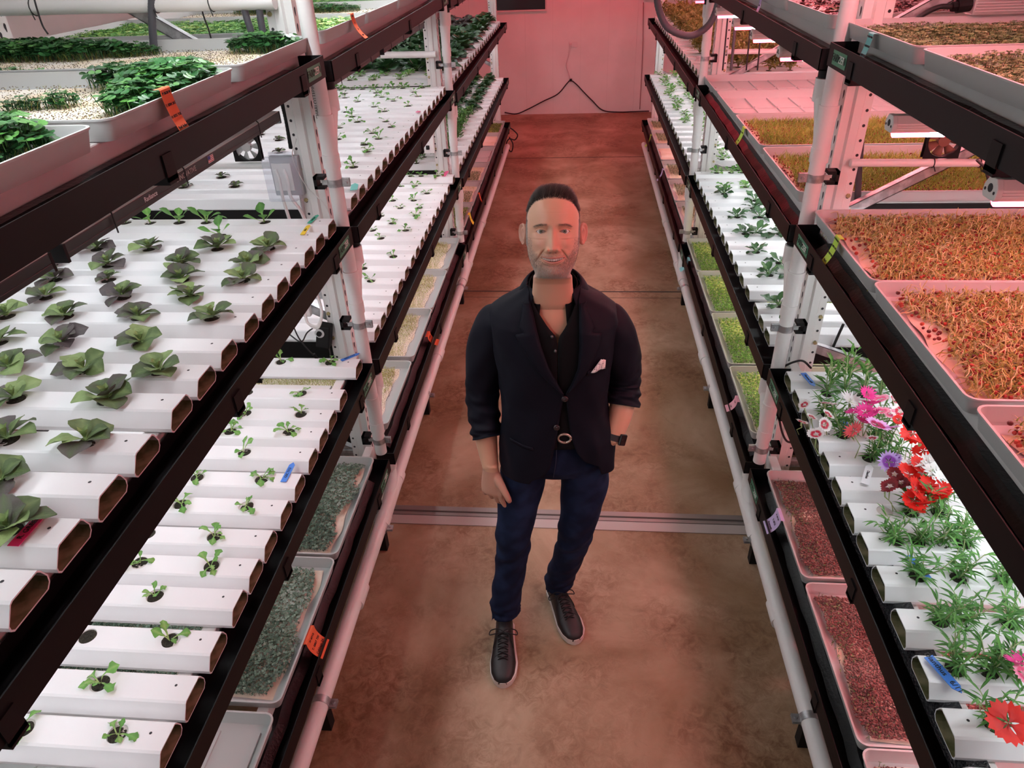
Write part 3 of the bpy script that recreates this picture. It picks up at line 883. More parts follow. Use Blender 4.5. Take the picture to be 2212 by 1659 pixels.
class Plant:
    def __init__(s, seed):
        s.r = random.Random(seed); s.v = []; s.f = []; s.m = []; s.t = []
    def leaf(s, base, az, el, L, W, curl, cup=0.25, frill=0.0, stem=0.2, mi=0, tint=0.5, seg=7, crinkle=0.0, power=0.8, tipsharp=0.0):
        r = s.r; k = len(s.v); ca, sa = math.cos(az), math.sin(az)
        h = z = 0.0; cols = (-1, -0.55, 0, 0.55, 1)
        tw = r.uniform(-0.35, 0.35)
        for i in range(seg + 1):
            u = i/seg; a = el + curl*u
            if u <= stem: w = 0.10 + 0.1*u/max(stem, 1e-3)
            else:
                q = (u - stem)/(1 - stem); w = max(0.16*(1-q), math.sin(PI*min(1, q**power))) if not tipsharp else (math.sin(PI*min(1, (q*0.97+0.03)**power)))*(1 - tipsharp*q)
                w = max(w, 0.02)
            w *= W/2
            nx_, nz_ = -math.sin(a), math.cos(a)
            for c in cols:
                lift = cup*(c*c)*w + (r.uniform(-1, 1)*frill*w*(abs(c) > 0.9)) + crinkle*W*r.uniform(-1, 1)*(0.3 + abs(c))*(1 if u > stem else 0)
                rag = 1 + (r.uniform(-frill, frill)*0.9 if abs(c) > 0.9 and u > stem else 0)
                px = h + nx_*lift; pz = z + nz_*lift + tw*c*w; py = c*w*rag
                s.v.append((base[0] + px*ca - py*sa, base[1] + px*sa + py*ca, base[2] + pz))
                s.t.append(min(1, max(0, tint + (0.10 if abs(c) < 0.1 else -0.04*abs(c)) + r.uniform(-0.05, 0.05) + (0.25 if u < stem else 0))))
            h += L/seg*math.cos(a); z += L/seg*math.sin(a)
        n = len(cols)
        for i in range(seg):
            for j in range(n - 1):
                a = k + i*n + j; s.f.append((a, a+1, a+n+1, a+n)); s.m.append(mi)
        return (base[0] + h*ca, base[1] + h*sa, base[2] + z)
    def stem(s, p0, p1, r0, r1, mi=1, tint=0.8, bow=0.1):
        b = MB(); m_ = (Vector(p0) + Vector(p1))/2 + Vector((s.r.uniform(-1,1), s.r.uniform(-1,1), 0))*bow*(Vector(p1)-Vector(p0)).length
        b.tube([p0, m_, p1], [r0, (r0+r1)/2, r1], 5)
        k = len(s.v); s.v += b.v; s.t += [tint]*len(b.v)
        for f in b.f: s.f.append(tuple(i + k for i in f)); s.m.append(mi)
    def mesh(s, name, mats, smooth=True):
        me = bpy.data.meshes.new(name); me.from_pydata(s.v, [], s.f)
        me.polygons.foreach_set('material_index', s.m); me.polygons.foreach_set('use_smooth', [smooth]*len(s.f))
        for m in mats: me.materials.append(m)
        ptint(me, s.t); me.update(); return me

G = dict
M_purple = mat('leaf_purple_green', (0.1, 0.1, 0.08), 0.5, spec=0.35, trans=0.18, bump=(140, 0.6, 0.003), tint=[(0.0, (0.055, 0.045, 0.05)), (0.35, (0.12, 0.10, 0.10)), (0.6, (0.10, 0.16, 0.06)), (0.95, (0.30, 0.42, 0.16))])
M_green = mat('leaf_green', (0.1, 0.25, 0.06), 0.45, spec=0.35, trans=0.25, bump=(120, 0.4, 0.002), tint=[(0.0, (0.02, 0.07, 0.015)), (0.4, (0.06, 0.20, 0.04)), (0.75, (0.17, 0.42, 0.09)), (1.0, (0.42, 0.60, 0.22))])
M_dark = mat('leaf_dark_green', (0.04, 0.1, 0.04), 0.38, spec=0.5, trans=0.12, bump=(120, 0.5, 0.003), tint=[(0.0, (0.012, 0.035, 0.015)), (0.5, (0.035, 0.115, 0.035)), (0.8, (0.09, 0.22, 0.06)), (1.0, (0.3, 0.42, 0.16))])
M_yell = mat('leaf_yellow_green', (0.3, 0.3, 0.08), 0.5, trans=0.25, tint=[(0.0, (0.06, 0.08, 0.015)), (0.45, (0.26, 0.26, 0.05)), (0.8, (0.50, 0.47, 0.16)), (1.0, (0.75, 0.65, 0.35))])
M_stemg = mat('stem_green', (0.40, 0.50, 0.22), 0.5, trans=0.15)

def P_cabbage(seed, size=1.0, purple=0.3):
    p = Plant(seed); r = p.r; n = r.randint(7, 9); a0 = r.uniform(0, 6)
    for i in range(n):
        L = size*(0.062 + 0.018*r.random()) * (1 - 0.035*i)
        tt = purple + r.uniform(-0.15, 0.2) + (0.25 if i in (2, 5) else 0)
        p.leaf((0, 0, 0.002), a0 + i*2.4 + r.uniform(-.2, .2), 0.55 + 0.07*i, L, L*0.82, -1.25 + 0.06*i + r.uniform(-.2, .2), 0.18, 0.06, 0.22, tint=tt, crinkle=0.022, power=0.95)
    for i in range(4):
        p.leaf((0, 0, 0.012), a0 + 1 + i*1.6, 1.15, size*0.026, size*0.016, -0.3, 0.5, 0.15, 0.1, tint=0.85, crinkle=0.03, seg=4)
    return p.mesh('cabbage_seedling', [M_purple])
def P_pak(seed, size=1.0):
    p = Plant(seed); r = p.r; a0 = r.uniform(0, 6)
    for i in range(r.randint(4, 5)):
        L = size*r.uniform(0.06, 0.085)
        p.leaf((0, 0, 0), a0 + i*1.6 + r.uniform(-.4, .4), r.uniform(0.6, 1.2), L, L*0.48, -1.1*r.random() - 0.2, 0.2, 0.02, 0.45, tint=0.62 + r.uniform(-.12, .12), power=0.9)
    return p.mesh('pak_choi_seedling', [M_green])
def P_frilly(seed, size=1.0, tt=0.72):
    p = Plant(seed); r = p.r; a0 = r.uniform(0, 6)
    for i in range(r.randint(4, 6)):
        L = size*r.uniform(0.04, 0.07)
        p.leaf((r.uniform(-.004, .004), r.uniform(-.004, .004), 0), a0 + i*1.35 + r.uniform(-.5, .5), r.uniform(0.5, 1.3), L, L*0.40, -1.3 + r.uniform(-.5, .5), 0.1, 0.42, 0.40, tint=tt + r.uniform(-.1, .12), power=1.4, seg=10, crinkle=0.02)
    return p.mesh('lettuce_seedling', [M_green])
def P_leafy(seed, size=1.0):
    """dark mid-size lettuce, pointed lobes"""
    p = Plant(seed); r = p.r; a0 = r.uniform(0, 6)
    for i in range(r.randint(9, 12)):
        L = size*r.uniform(0.055, 0.085)
        p.leaf((0, 0, 0.002), a0 + i*2.4, 0.25 + 0.075*i, L, L*0.42, -0.9 + 0.05*i, 0.2, 0.30, 0.25, tint=0.35 + 0.03*i + r.uniform(-.12, .12), power=1.2, seg=9, crinkle=0.03)
    return p.mesh('lettuce_plant', [M_dark])
def P_bright(seed, size=1.0):
    p = Plant(seed); r = p.r; a0 = r.uniform(0, 6)
    for i in range(r.randint(9, 13)):
        L = size*r.uniform(0.05, 0.08)
        e = p.leaf((0, 0, 0.0), a0 + i*2.4, 0.5 + 0.06*i, L, L*0.40, -0.9, 0.15, 0.42, 0.4, tint=0.70 + r.uniform(-.15, .15), power=1.1, seg=9, crinkle=0.03)
    return p.mesh('mizuna_plant', [M_green])
def P_head(seed, size=1.0, m=None, tt=0.4):
    """big full head of leafy greens"""
    p = Plant(seed); r = p.r; a0 = r.uniform(0, 6)
    for i in range(20):
        L = size*r.uniform(0.12, 0.17) * (1 - 0.012*i)
        p.leaf((r.uniform(-.01, .01), r.uniform(-.01, .01), 0), a0 + i*2.4, 0.35 + 0.055*i, L, L*0.62, -0.85 + r.uniform(-.2, .2), 0.25, 0.10, 0.30, tint=tt + r.uniform(-.22, .2), crinkle=0.02, power=0.95)
    return p.mesh('leafy_green_head', [m or M_dark])
def P_frond(seed, size=1.0, m=None, tt=0.5):
    """dense feathery clump"""
    p = Plant(seed); r = p.r
    for i in range(150):
        a = r.uniform(0, 6.28); rad = r.uniform(0, 0.06)
        L = size*r.uniform(0.035, 0.065)
        b = (rad*math.cos(a), rad*math.sin(a), size*r.uniform(0.02, 0.10))
        p.leaf(b, r.uniform(0, 6.28), r.uniform(0.1, 1.3), L*0.8, L*0.22, -0.8, 0.1, 0.6, 0.2, tint=tt + r.uniform(-.3, .3) + 1.5*(b[2] - 0.06*size), seg=5)
    for i in range(14):
        a = r.uniform(0, 6.28); p.stem((0, 0, 0), (0.05*math.cos(a), 0.05*math.sin(a), 0.1*size), 0.0015, 0.001, 0, 0.6)
    return p.mesh('feathery_herb', [m or M_yell])
def P_snap(seed, size=1.0):
    p = Plant(seed); r = p.r
    for k in range(3):
        a = r.uniform(0, 6.28); top = (0.02*math.cos(a), 0.02*math.sin(a), size*r.uniform(0.09, 0.14))
        p.stem((0, 0, 0), top, 0.0022, 0.0015, 1)
        for i in range(18):
            u = i/17; b = (top[0]*u, top[1]*u, top[2]*u)
            L = size*(0.05*(1-0.35*u)*r.uniform(.8, 1.2))
            p.leaf(b, i*2.4 + k, 0.35 + 0.6*u, L, L*0.20, -0.5, 0.15, 0.0, 0.1, tint=0.45 + 0.25*u + r.uniform(-.15, .15), power=0.9, seg=5)
    return p.mesh('snapdragon_plant', [M_green, M_stemg])
def P_dianthus(seed, size=1.0, tt=0.45):
    p = Plant(seed); r = p.r
    for k in range(6):
        a = r.uniform(0, 6.28); d = size*r.uniform(0.03, 0.07); top = (d*math.cos(a), d*math.sin(a), size*r.uniform(0.06, 0.13))
        p.stem((0, 0, 0), top, 0.0018, 0.0012, 1)
        for i in range(14):
            u = (i+1)/14; b = (top[0]*u, top[1]*u, top[2]*u)
            L = size*0.052*r.uniform(.7, 1.2)
            p.leaf(b, r.uniform(0, 6.28), 0.25 + 0.7*u*r.random(), L, L*0.14, -0.7, 0.2, 0.0, 0.05, tint=tt + r.uniform(-.18, .2), power=0.85, seg=5)
    return p.mesh('dianthus_plant', [M_green, M_stemg])

PROTO = {
 'purple': [P_cabbage(i, 1.0, 0.34 + 0.06*(i % 3)) for i in range(4)],
 'green': [P_cabbage(20 + i, 1.05, 0.55) for i in range(3)],
 'mixed': [P_cabbage(30 + i, 1.1, 0.50) for i in range(3)],
 'small': [P_cabbage(40 + i, 0.62, 0.30) for i in range(2)],
 'pak': [P_pak(50 + i) for i in range(3)],
 'frilly': [P_frilly(60 + i, 0.86) for i in range(6)],
 'sprig': [P_frilly(80 + i, 0.85, 0.60) for i in range(5)],
 'leafy': [P_leafy(100 + i) for i in range(5)],
 'bright': [P_bright(120 + i) for i in range(4)],
 'head': [P_head(140 + i, 1.0, M_dark, 0.42) for i in range(3)] ,
 'headp': [P_head(150 + i, 0.85, M_purple, 0.35) for i in range(3)],
 'mizuna': [P_frond(160 + i, 0.95, M_green, 0.45) for i in range(3)],
 'dill': [P_frond(170 + i, 1.25, M_yell, 0.5) for i in range(3)],
 'snap': [P_snap(180 + i, 1.35) for i in range(3)],
 'dian': [P_dianthus(190 + i, 0.84) for i in range(5)],
}
KNAME = {'purple': ('cabbage_seedling', 'purple-leaved cabbage seedling', 'plant'), 'green': ('cabbage_seedling', 'green broad-leaved cabbage seedling', 'plant'),
 'mixed': ('cabbage_seedling', 'purple-green cabbage seedling', 'plant'), 'small': ('cabbage_seedling', 'small wilted purple seedling', 'plant'),
 'pak': ('pak_choi_seedling', 'young bright green seedling', 'plant'), 'frilly': ('lettuce_seedling', 'tiny frilly light green lettuce seedling', 'plant'),
 'sprig': ('lettuce_seedling', 'tiny green lettuce seedling', 'plant'), 'leafy': ('lettuce_plant', 'dark green young lettuce', 'plant'),
 'bright': ('lettuce_plant', 'bright green leafy seedling', 'plant'), 'head': ('leafy_green_head', 'large dark green leafy head', 'plant'),
 'headp': ('leafy_green_head', 'large greyish purple leafy head', 'plant'), 'mizuna': ('mizuna_plant', 'bushy green mizuna plant', 'plant'),
 'dill': ('feathery_herb', 'bushy yellow-green feathery herb', 'plant'), 'snap': ('snapdragon_plant', 'upright green narrow-leaved plant', 'plant'),
 'dian': ('dianthus_plant', 'dianthus plant with narrow leaves', 'plant')}

def plug_mesh():
    rnd = random.Random(5); b = MB(); N = 18; R = 0.0225
    rr = []
    for (rad, z) in ((R*0.9, -0.035), (R, -0.006), (R*0.97, -0.002)):
        rr.append([(rad*math.cos(2*PI*j/N), rad*math.sin(2*PI*j/N), z) for j in range(N)])
    for q in (0.75, 0.5, 0.25):
        rr.append([(R*q*math.cos(2*PI*j/N), R*q*math.sin(2*PI*j/N), -0.001 + rnd.uniform(-.0015, .0015)) for j in range(N)])
    b.rings(rr); return b.mesh('growing_plug')
PLUG = plug_mesh(); PLUG.materials.append(M_soil)

PLACED = {}
def place(kind, side, tier, bay, i, d, seed, tilt=0.0, scale=1.0, empty_plug=False, plug=True):
    rnd = random.Random(seed)
    yc = CHC[(side, tier, bay)][i] + 0.009
    x = sx(side, DD[tier] + d); z = ZT[tier] + CH_Z + CH_H
    key = (side, tier, bay, i)
    HOLES.setdefault(key, [])
    if any(abs(h - d) < 0.05 for h in HOLES[key]): return None
    HOLES[key].append(d)
    PLACED.setdefault(key, []).append((d, kind, seed, tilt, scale, x, yc, z, plug))

def finish_plants():
    for key in sorted(PLACED):
        side, tier, bay, i = key
        L = sorted(PLACED[key])
        for n, (d, kind, seed, tilt, scale, x, yc, z, plug) in enumerate(L):
            rnd = random.Random(seed)
            nm, desc, cat = KNAME[kind] if kind != 'none' else (None, None, None)
            where = ('hole %d, %s channel, %s tier, %s %s bay' % (n + 1, ORD[i], TIERW[tier], SIDEW[side], BAYW[bay])) if i < len(ORD) else ''
            if kind == 'none':
                o = bpy.data.objects.new('growing_plug', PLUG); COL.objects.link(o); o.location = (x, yc, z)
                tag(o, 'bare dark coir plug, ' + where, 'growing plug', 'bare plugs in the channels'); continue
            me = PROTO[kind][seed % len(PROTO[kind])]
            o = bpy.data.objects.new(nm, me); COL.objects.link(o)
            o.location = (x + rnd.uniform(-.004, .004), yc + rnd.uniform(-.004, .004), z)
            o.rotation_euler = (rnd.uniform(-.12, .12) + tilt, rnd.uniform(-.12, .12), rnd.uniform(0, 6.28))
            sc = scale * rnd.uniform(0.92, 1.1); o.scale = (sc, sc, sc)
            tag(o, desc + ', ' + where, cat, '%s in the %s tier of the %s rack' % (desc, TIERW[tier], SIDEW[side]))
            if plug:
                c = bpy.data.objects.new('growing_plug', PLUG); COL.objects.link(c); c.parent = o
                c.scale = (1/sc, 1/sc, 1/sc); c.rotation_euler = (0, 0, 0)
                c.location = (0, 0, 0)

def from_px(kind, side, tier, bay, pts, ox=0, oy=0, s=1.0, zoff=0.0, tilt=0.0, scale=1.0, plug=True):
    for k, (px, py) in enumerate(pts):
        w = onz(ox + px/s, oy + py/s, ZT[tier] + CH_Z + CH_H + zoff)
        i, d = snap(side, tier, bay, w[0], w[1])
        if 0.03 < d < 1.1: place(kind, side, tier, bay, i, d, int(px*7 + py*3 + k), tilt, scale, plug=plug)

a = dict(side='L', tier='B', bay=1, ox=0, oy=400, s=2.989)
from_px('pak', pts=[(1045,190),(1385,200),(1740,208),(1100,285),(1465,290),(750,280)], **a)
from_px('purple', pts=[(640,375),(975,372),(715,478),(355,468),(380,560),(330,670),(420,812),(410,970),(775,705)], zoff=0.015, **a)
from_px('small', pts=[(715,590)], zoff=0.005, **a)
from_px('mixed', pts=[(1410,375),(1175,480),(1165,588),(890,822),(900,990),(530,1165),(40,812),(10,965),(50,1160),(660,1375),(60,1370),(560,1615)], zoff=0.015, **a)
from_px('green', pts=[(1745,370),(1600,485),(1575,575),(1215,700),(1350,835),(1010,1180)], zoff=0.015, **a)
from_px('mixed', pts=[(50,400),(30,640),(85,950)], ox=0, oy=800, s=2.989, side='L', tier='B', bay=1, zoff=0.015)
a = dict(side='L', tier='C', bay=1)
from_px('frilly', pts=[(614,770),(720,773),(656,839),(656,883),(541,876),(631,922),(508,916),(538,961),(572,1024),(438,1016),(396,1080),(535,1087),(468,1150),(311,1203),(463,1213),(341,1277),(373,1377),(217,1474),(55,1569),(254,1584),(90,1655)], **a)
from_px('none', pts=[(546,831),(329,1139),(194,1367)], **a)
a = dict(side='L', tier='B', bay=2, ox=640, oy=0, s=4.424)
from_px('sprig', pts=[(765,745),(1030,745),(1290,745),(600,800),(655,825),(890,805),(945,825),(1200,785),(1235,825),(490,870),(480,918),(780,868),(825,915),(1120,875),(1160,915),(600,952),(940,952),(745,1012),(1065,1010),(490,1055),(840,1058),(510,1130),(565,1175),(880,1130),(925,1185),(740,1250),(800,1305),(415,1305),(380,1240),(665,1360),(690,1430),(555,1580)], zoff=0.004, **a)
from_px('bright', pts=[(735,640),(860,655),(1100,665),(1170,605),(820,600),(1050,595),(1210,635),(1250,625),(625,625),(585,690),(455,770)], zoff=0.004, scale=0.8, **a)
from_px('small', pts=[(575,190),(680,245),(730,290),(345,455),(415,530),(90,520),(200,330),(690,100)], ox=380, oy=230, s=3.1725, side='L', tier='B', bay=2, zoff=0.004, scale=0.9)
from_px('sprig', pts=[(1240,60),(1110,105),(1365,105),(1155,188),(980,255),(1270,265),(1140,335),(1195,402),(905,390),(975,458),(1120,545),(905,598),(1025,688),(705,675),(780,768),(945,868),(660,985),(740,1088),(740,1185),(790,540)], ox=640, oy=350, s=4.424, side='L', tier='C', bay=2, zoff=0.003, scale=1.05)
a = dict(side='R', tier='C', bay=2, ox=1380, oy=350, s=4.424)
from_px('leafy', pts=[(830,310),(1100,320),(1080,390),(930,490),(1180,535),(1330,630),(1010,640),(1140,705),(1100,800),(1340,920),(1240,1035),(1320,1300),(1420,480),(1500,700),(1500,1100),(1450,1560)], zoff=0.015, scale=1.1, **a)
from_px('bright', pts=[(740,80),(905,120),(800,195),(1010,200),(960,40),(1180,130),(1150,240)], zoff=0.012, **a)
a = dict(side='R', tier='C', bay=3)
for i in range(len(CHC[('R','C',3)])):
    for j, d in enumerate((0.13, 0.30, 0.47) if i > 6 else (0.24, 0.40, 0.56)):
        place('bright', 'R', 'C', 3, i, d + 0.03*math.sin(i*1.7 + j), 900 + i*7 + j, 0, 0.95 + 0.1*(j % 2))
for i in range(len(CHC[('L','B',3)])):
    for j, d in enumerate((0.16, 0.36, 0.56, 0.76)):
        if i < 2: kind, sc = 'bright', 0.9
        elif i < 15: kind, sc = 'head', 1.0
        else: kind, sc = 'headp' if j > 0 else 'head', 0.95
        place(kind, 'L', 'B', 3, i, d + 0.03*math.sin(i*2.1 + j), 300 + i*5 + j, 0, sc)
for i in range(len(CHC[('L','C',3)])):
    for j, d in enumerate((0.16, 0.33, 0.50)):
        if i == 0 and j == 0: continue
        place('mizuna' if i < 10 else 'head', 'L', 'C', 3, i, d + 0.02*math.sin(i*2.7 + j), 500 + i*5 + j, 0, 1.0 if i < 10 else 0.62)
for i in range(len(CHC[('R','B',3)])):
    for j, d in enumerate((0.15, 0.30, 0.45, 0.62)):
        place('dill', 'R', 'B', 3, i, d + 0.03*math.sin(i*2.3 + j), 700 + i*5 + j, 0, 1.0)
# flower channels, near right
a = dict(side='R', tier='C', bay=1)
from_px('snap', pts=[(1780,836),(1817,838),(1853,838),(1888,836)], **a)
from_px('dian', pts=[(1752,905),(1800,920),(1834,966),(1868,972),(1905,960),(1925,1012),(1960,1020),(1990,1040),(1955,1082),(1990,1090),(2030,1110),(1919,1141),(1972,1145),(2020,1150),(2075,1160),(1970,1222),(2060,1228),(2110,1215),(2150,1228),(2022,1327),(2075,1332),(2120,1335),(2170,1335),(2065,1452),(2135,1452),(2190,1460),(2145,1560)], **a)
CUT = {}
for key in CHC:
    side, tier, bay = key
    for i, yc in enumerate(CHC[key]):
        hs = list(HOLES.get((side, tier, bay, i), []))
        short = 0.0
        extra = []
        if key == ('R','C',1) and i in (5, 6, 7, 8, 10): extra = [0.075] if i in (6, 7) else [0.10]
        hs += [e for e in extra if all(abs(e - h) > 0.06 for h in hs)]
        channel('growing_channel', yc, side, tier, 'white growing channel, %s from the near end, %s tier of the %s %s bay' % (ORD[i], TIERW[tier], SIDEW[side], BAYW[bay]), hs, DD[tier])
finish_plants()

# ---------------------------------------------------------------- dianthus flowers on the near right channels
def flower_mesh(seed, cin, cmid, cout, R=0.021, fringe=0.25, cup=0.25):
    rnd = random.Random(seed); v = []; f = []; t = []; np_ = 5
    for k in range(np_):
        a0 = 2*PI*k/np_ + rnd.uniform(-.08, .08); half = PI/np_*1.12
        kk = len(v); nr, nc = 6, 8; zo = rnd.uniform(0, 0.002)
        for i in range(nr + 1):
            u = i/nr
            for j in range(nc + 1):
                c = j/nc*2 - 1
                rad = R*u*(1 - 0.10*c*c)
                if i == nr: rad *= 1 + (fringe*(1 if j % 2 else -1)*0.5 + rnd.uniform(-.05, .05))
                a = a0 + c*half*min(1, 0.35 + u)
                v.append((rad*math.cos(a), rad*math.sin(a), zo + cup*rad*(u*0.8) - 0.1*R*c*c*u + rnd.uniform(-.0005, .0005)))
                t.append(u)
        for i in range(nr):
            for j in range(nc):
                q = kk + i*(nc+1) + j; f.append((q, q+1, q+nc+2, q+nc+1))
    me = bpy.data.meshes.new('flower'); me.from_pydata(v, [], f); me.polygons.foreach_set('use_smooth', [True]*len(f))
    ptint(me, t)
    nm = 'petal_%d' % seed
    me.materials.append(mat(nm, cout, 0.55, trans=0.25, tint=[(0.0, cin), (0.22, cin), (0.34, cmid), (0.55, cmid), (0.72, cout), (1.0, cout)]))
    me.update(); return me
FW = {
 'whitered': (flower_mesh(1, (0.75,0.6,0.6), (0.62,0.02,0.06), (0.88,0.84,0.84), 0.020, 0.15), 'white dianthus flower with red ring'),
 'white': (flower_mesh(2, (0.8,0.85,0.7), (0.88,0.88,0.86), (0.9,0.9,0.9), 0.024, 0.55, 0.4), 'fringed pure white dianthus flower'),
 'hot': (flower_mesh(3, (0.7,0.02,0.2), (0.82,0.02,0.25), (0.85,0.05,0.32), 0.020, 0.45, 0.45), 'hot pink dianthus flower'),
 'pink': (flower_mesh(4, (0.8,0.3,0.4), (0.85,0.10,0.25), (0.92,0.35,0.50), 0.020, 0.2), 'pink dianthus flower'),
 'lilac': (flower_mesh(5, (0.3,0.02,0.08), (0.45,0.01,0.10), (0.80,0.42,0.78), 0.025, 0.2), 'large lilac dianthus flower with crimson centre'),
 'purple': (flower_mesh(6, (0.35,0.08,0.45), (0.28,0.05,0.45), (0.62,0.42,0.85), 0.024, 0.4), 'purple and white fringed dianthus flower'),
 'salmon': (flower_mesh(7, (0.7,0.05,0.08), (0.85,0.08,0.10), (0.88,0.12,0.14), 0.022, 0.5), 'coral fringed dianthus flower'),
 'red': (flower_mesh(8, (0.5,0.01,0.01), (0.72,0.012,0.008), (0.80,0.016,0.008), 0.023, 0.2), 'bright red dianthus flower'),
 'dark': (flower_mesh(9, (0.75,0.5,0.5), (0.16,0.003,0.01), (0.25,0.005,0.015), 0.020, 0.15), 'dark crimson dianthus flower'),
}
FSPOT = [('whitered',1731.3,912.9,.10,.9),('whitered',1762.5,938.7,.08,1.1),('whitered',1780.2,917,.09,1.0),('whitered',1753,902,.09,.75),('whitered',1788.3,896.6,.10,.9),('whitered',1738,875,.12,.8),('whitered',1783,872,.10,.8),('whitered',1800,874,.10,.7),
 ('white',1837,868,.12,1.25),('hot',1872.4,852,.15,1.1),('hot',1883,873,.13,1.2),('hot',1869.7,890,.12,1.2),('hot',1842.5,892,.11,.9),('pink',1902,863,.13,1.1),('pink',1905,889,.12,1.0),('hot',1888,899,.12,1.1),('hot',1864,912,.10,1.0),('pink',1922.8,894,.11,.7),
 ('lilac',1895.4,919.7,.12,1.25),('lilac',1924,925,.11,1.0),('salmon',1845,930.5,.10,1.15),('whitered',1884.6,947.6,.09,.7),
 ('purple',1919.8,997,.09,1.05),('purple',1937,990,.10,.5),('whitered',1930,864,.13,1.0),('whitered',1946,889,.12,1.2),('red',1964.5,912,.12,1.0),('red',1972,937,.12,1.25),('red',1988,958,.11,1.3),('red',1995,974,.10,1.1),('red',1940,907,.11,.6),
 ('red',1963,1026,.10,1.4),('red',1985,1006,.11,1.1),('dark',1922,1050,.08,1.0),('dark',1947,1042,.08,1.0),('dark',1970,1040,.08,1.0),('dark',1932,1024,.09,.9),('dark',1912,1062,.07,.6),
 ('white',2000,1000,.12,1.3),('white',2016,1020,.11,1.3),('white',2035,1037,.10,1.2),('white',1974,1011,.09,.9),
 ('red',1978,1058,.10,1.3),('red',2012,1052,.10,1.3),('red',2030,1062,.09,1.2),('red',1974,1082,.08,1.2),('red',1996,1090,.08,1.1),('red',1973,1100,.06,1.1),('red',2025,1075,.08,1.0),
 ('red',2177,1563,.10,1.5),('hot',2206,1433,.10,1.2),('pink',2210,1455,.09,1.0),('pink',2051,1057,.10,.5)]
FPOS = [onz(q[1], q[2], ZT['C'] + 0.035 + q[3]) for q in FSPOT]
for k, (kd, px, py, dz, sc) in enumerate(FSPOT):
    w = FPOS[k]
    me, desc = FW[kd]
    same = sorted((j for j in range(len(FSPOT)) if FSPOT[j][0] == kd), key=lambda j: -FPOS[j][1])
    o = thing('dianthus_flower', desc + ' over near right channels, %s from far end' % (['farthest'] + ORD[1:])[same.index(k)], 'flower', tuple(w), 0, desc + 's')
    h = bpy.data.objects.new('petals', me); COL.objects.link(h); h.parent = o
    rnd = random.Random(k)
    h.rotation_euler = (0.5 + rnd.uniform(-.35, .35), rnd.uniform(-.45, .2), rnd.uniform(0, 6)); h.scale = (sc*1.28, sc*1.28, sc*1.28)
    b = MB()
    by = min(CHC[('R','C',1)], key=lambda c: abs(c - w[1])) - w[1]
    b.tube([(0, 0, -0.001), (0.004, 0, -0.02), (rnd.uniform(-.01, .03), by*0.5, -(dz)*0.5), (rnd.uniform(.01, .04), by + 0.009, -dz + 0.002)], [0.003*sc, 0.0022, 0.0012, 0.0016], 6)
    b.tube([(0, 0, -0.002), (0, 0, -0.014*sc)], [0.0042*sc, 0.003*sc], 8)
    b.build('stalk', M_stemg, o, smooth=True)
# ---------------------------------------------------------------- microgreen carpets and their trays
RNG = np.random.default_rng(11)
def grid(sp, x0, x1, y0, y1, jit=0.45, keep=None):
    xs = np.arange(x0, x1, sp); ys = np.arange(y0, y1, sp)
    X, Y = np.meshgrid(xs, ys); X = X.ravel() + RNG.uniform(-jit, jit, X.size)*sp; Y = Y.ravel() + RNG.uniform(-jit, jit, Y.size)*sp
    if keep is not None:
        m = keep(X, Y); X, Y = X[m], Y[m]
    return X, Y
def it(T, X, Y, Z, tilt=0.3, s=(0.8, 1.2), mi=0, t=(0, 1), tfun=None):
    N = len(X)
    Zs = np.full(N, Z) if np.isscalar(Z) else Z
    tint = RNG.uniform(t[0], t[1], N)
    if tfun is not None: tint = np.clip(tint + tfun(X, Y), 0, 1)
    return (T, np.stack([X, Y, Zs], 1), RNG.uniform(0, 6.283, N), RNG.uniform(-tilt, tilt, N), RNG.uniform(s[0], s[1], N), mi, tint)
def wav(X, Y, a=9, b=13, p=0.0): return 0.5*np.sin(a*X + p + 1.3*np.sin(b*0.5*Y)) + 0.5*np.sin(b*Y + 2*p + 1.1*np.sin(a*0.6*X))

MG_cab = mat('cabbage_microgreen', (0.1, 0.15, 0.1), 0.5, spec=0.6, trans=0.10, tint=[(0, (0.03, 0.06, 0.035)), (0.45, (0.10, 0.17, 0.11)), (0.8, (0.22, 0.32, 0.24)), (1, (0.32, 0.40, 0.34))])
MG_spr = mat('sprout_yellow_green', (0.4, 0.4, 0.1), 0.5, trans=0.2, tint=[(0, (0.22, 0.12, 0.02)), (0.3, (0.42, 0.34, 0.06)), (0.7, (0.45, 0.50, 0.12)), (1, (0.80, 0.76, 0.50))])
MG_seed = mat('seed_hulls', (0.12, 0.08, 0.04), 0.7, tint=[(0, (0.05, 0.03, 0.02)), (0.6, (0.20, 0.13, 0.06)), (1, (0.42, 0.32, 0.18))])
MG_bas = mat('basil_leaf', (0.06, 0.2, 0.05), 0.35, spec=0.5, trans=0.18, tint=[(0, (0.012, 0.06, 0.02)), (0.5, (0.035, 0.15, 0.04)), (0.85, (0.12, 0.34, 0.07)), (1, (0.30, 0.48, 0.12))])
MG_grn = mat('small_green_leaf', (0.15, 0.4, 0.08), 0.45, trans=0.2, tint=[(0, (0.03, 0.12, 0.03)), (0.5, (0.12, 0.36, 0.08)), (0.85, (0.34, 0.58, 0.12)), (1, (0.62, 0.70, 0.28))])
MG_pea = mat('pale_shoot', (0.8, 0.6, 0.3), 0.45, trans=0.15, tint=[(0, (0.16, 0.24, 0.03)), (0.3, (0.50, 0.46, 0.10)), (0.7, (0.82, 0.74, 0.34)), (1, (0.92, 0.86, 0.52))])
MG_red = mat('red_brown_seed', (0.3, 0.06, 0.04), 0.4, tint=[(0, (0.10, 0.012, 0.01)), (0.6, (0.30, 0.035, 0.022)), (1, (0.50, 0.09, 0.05))])
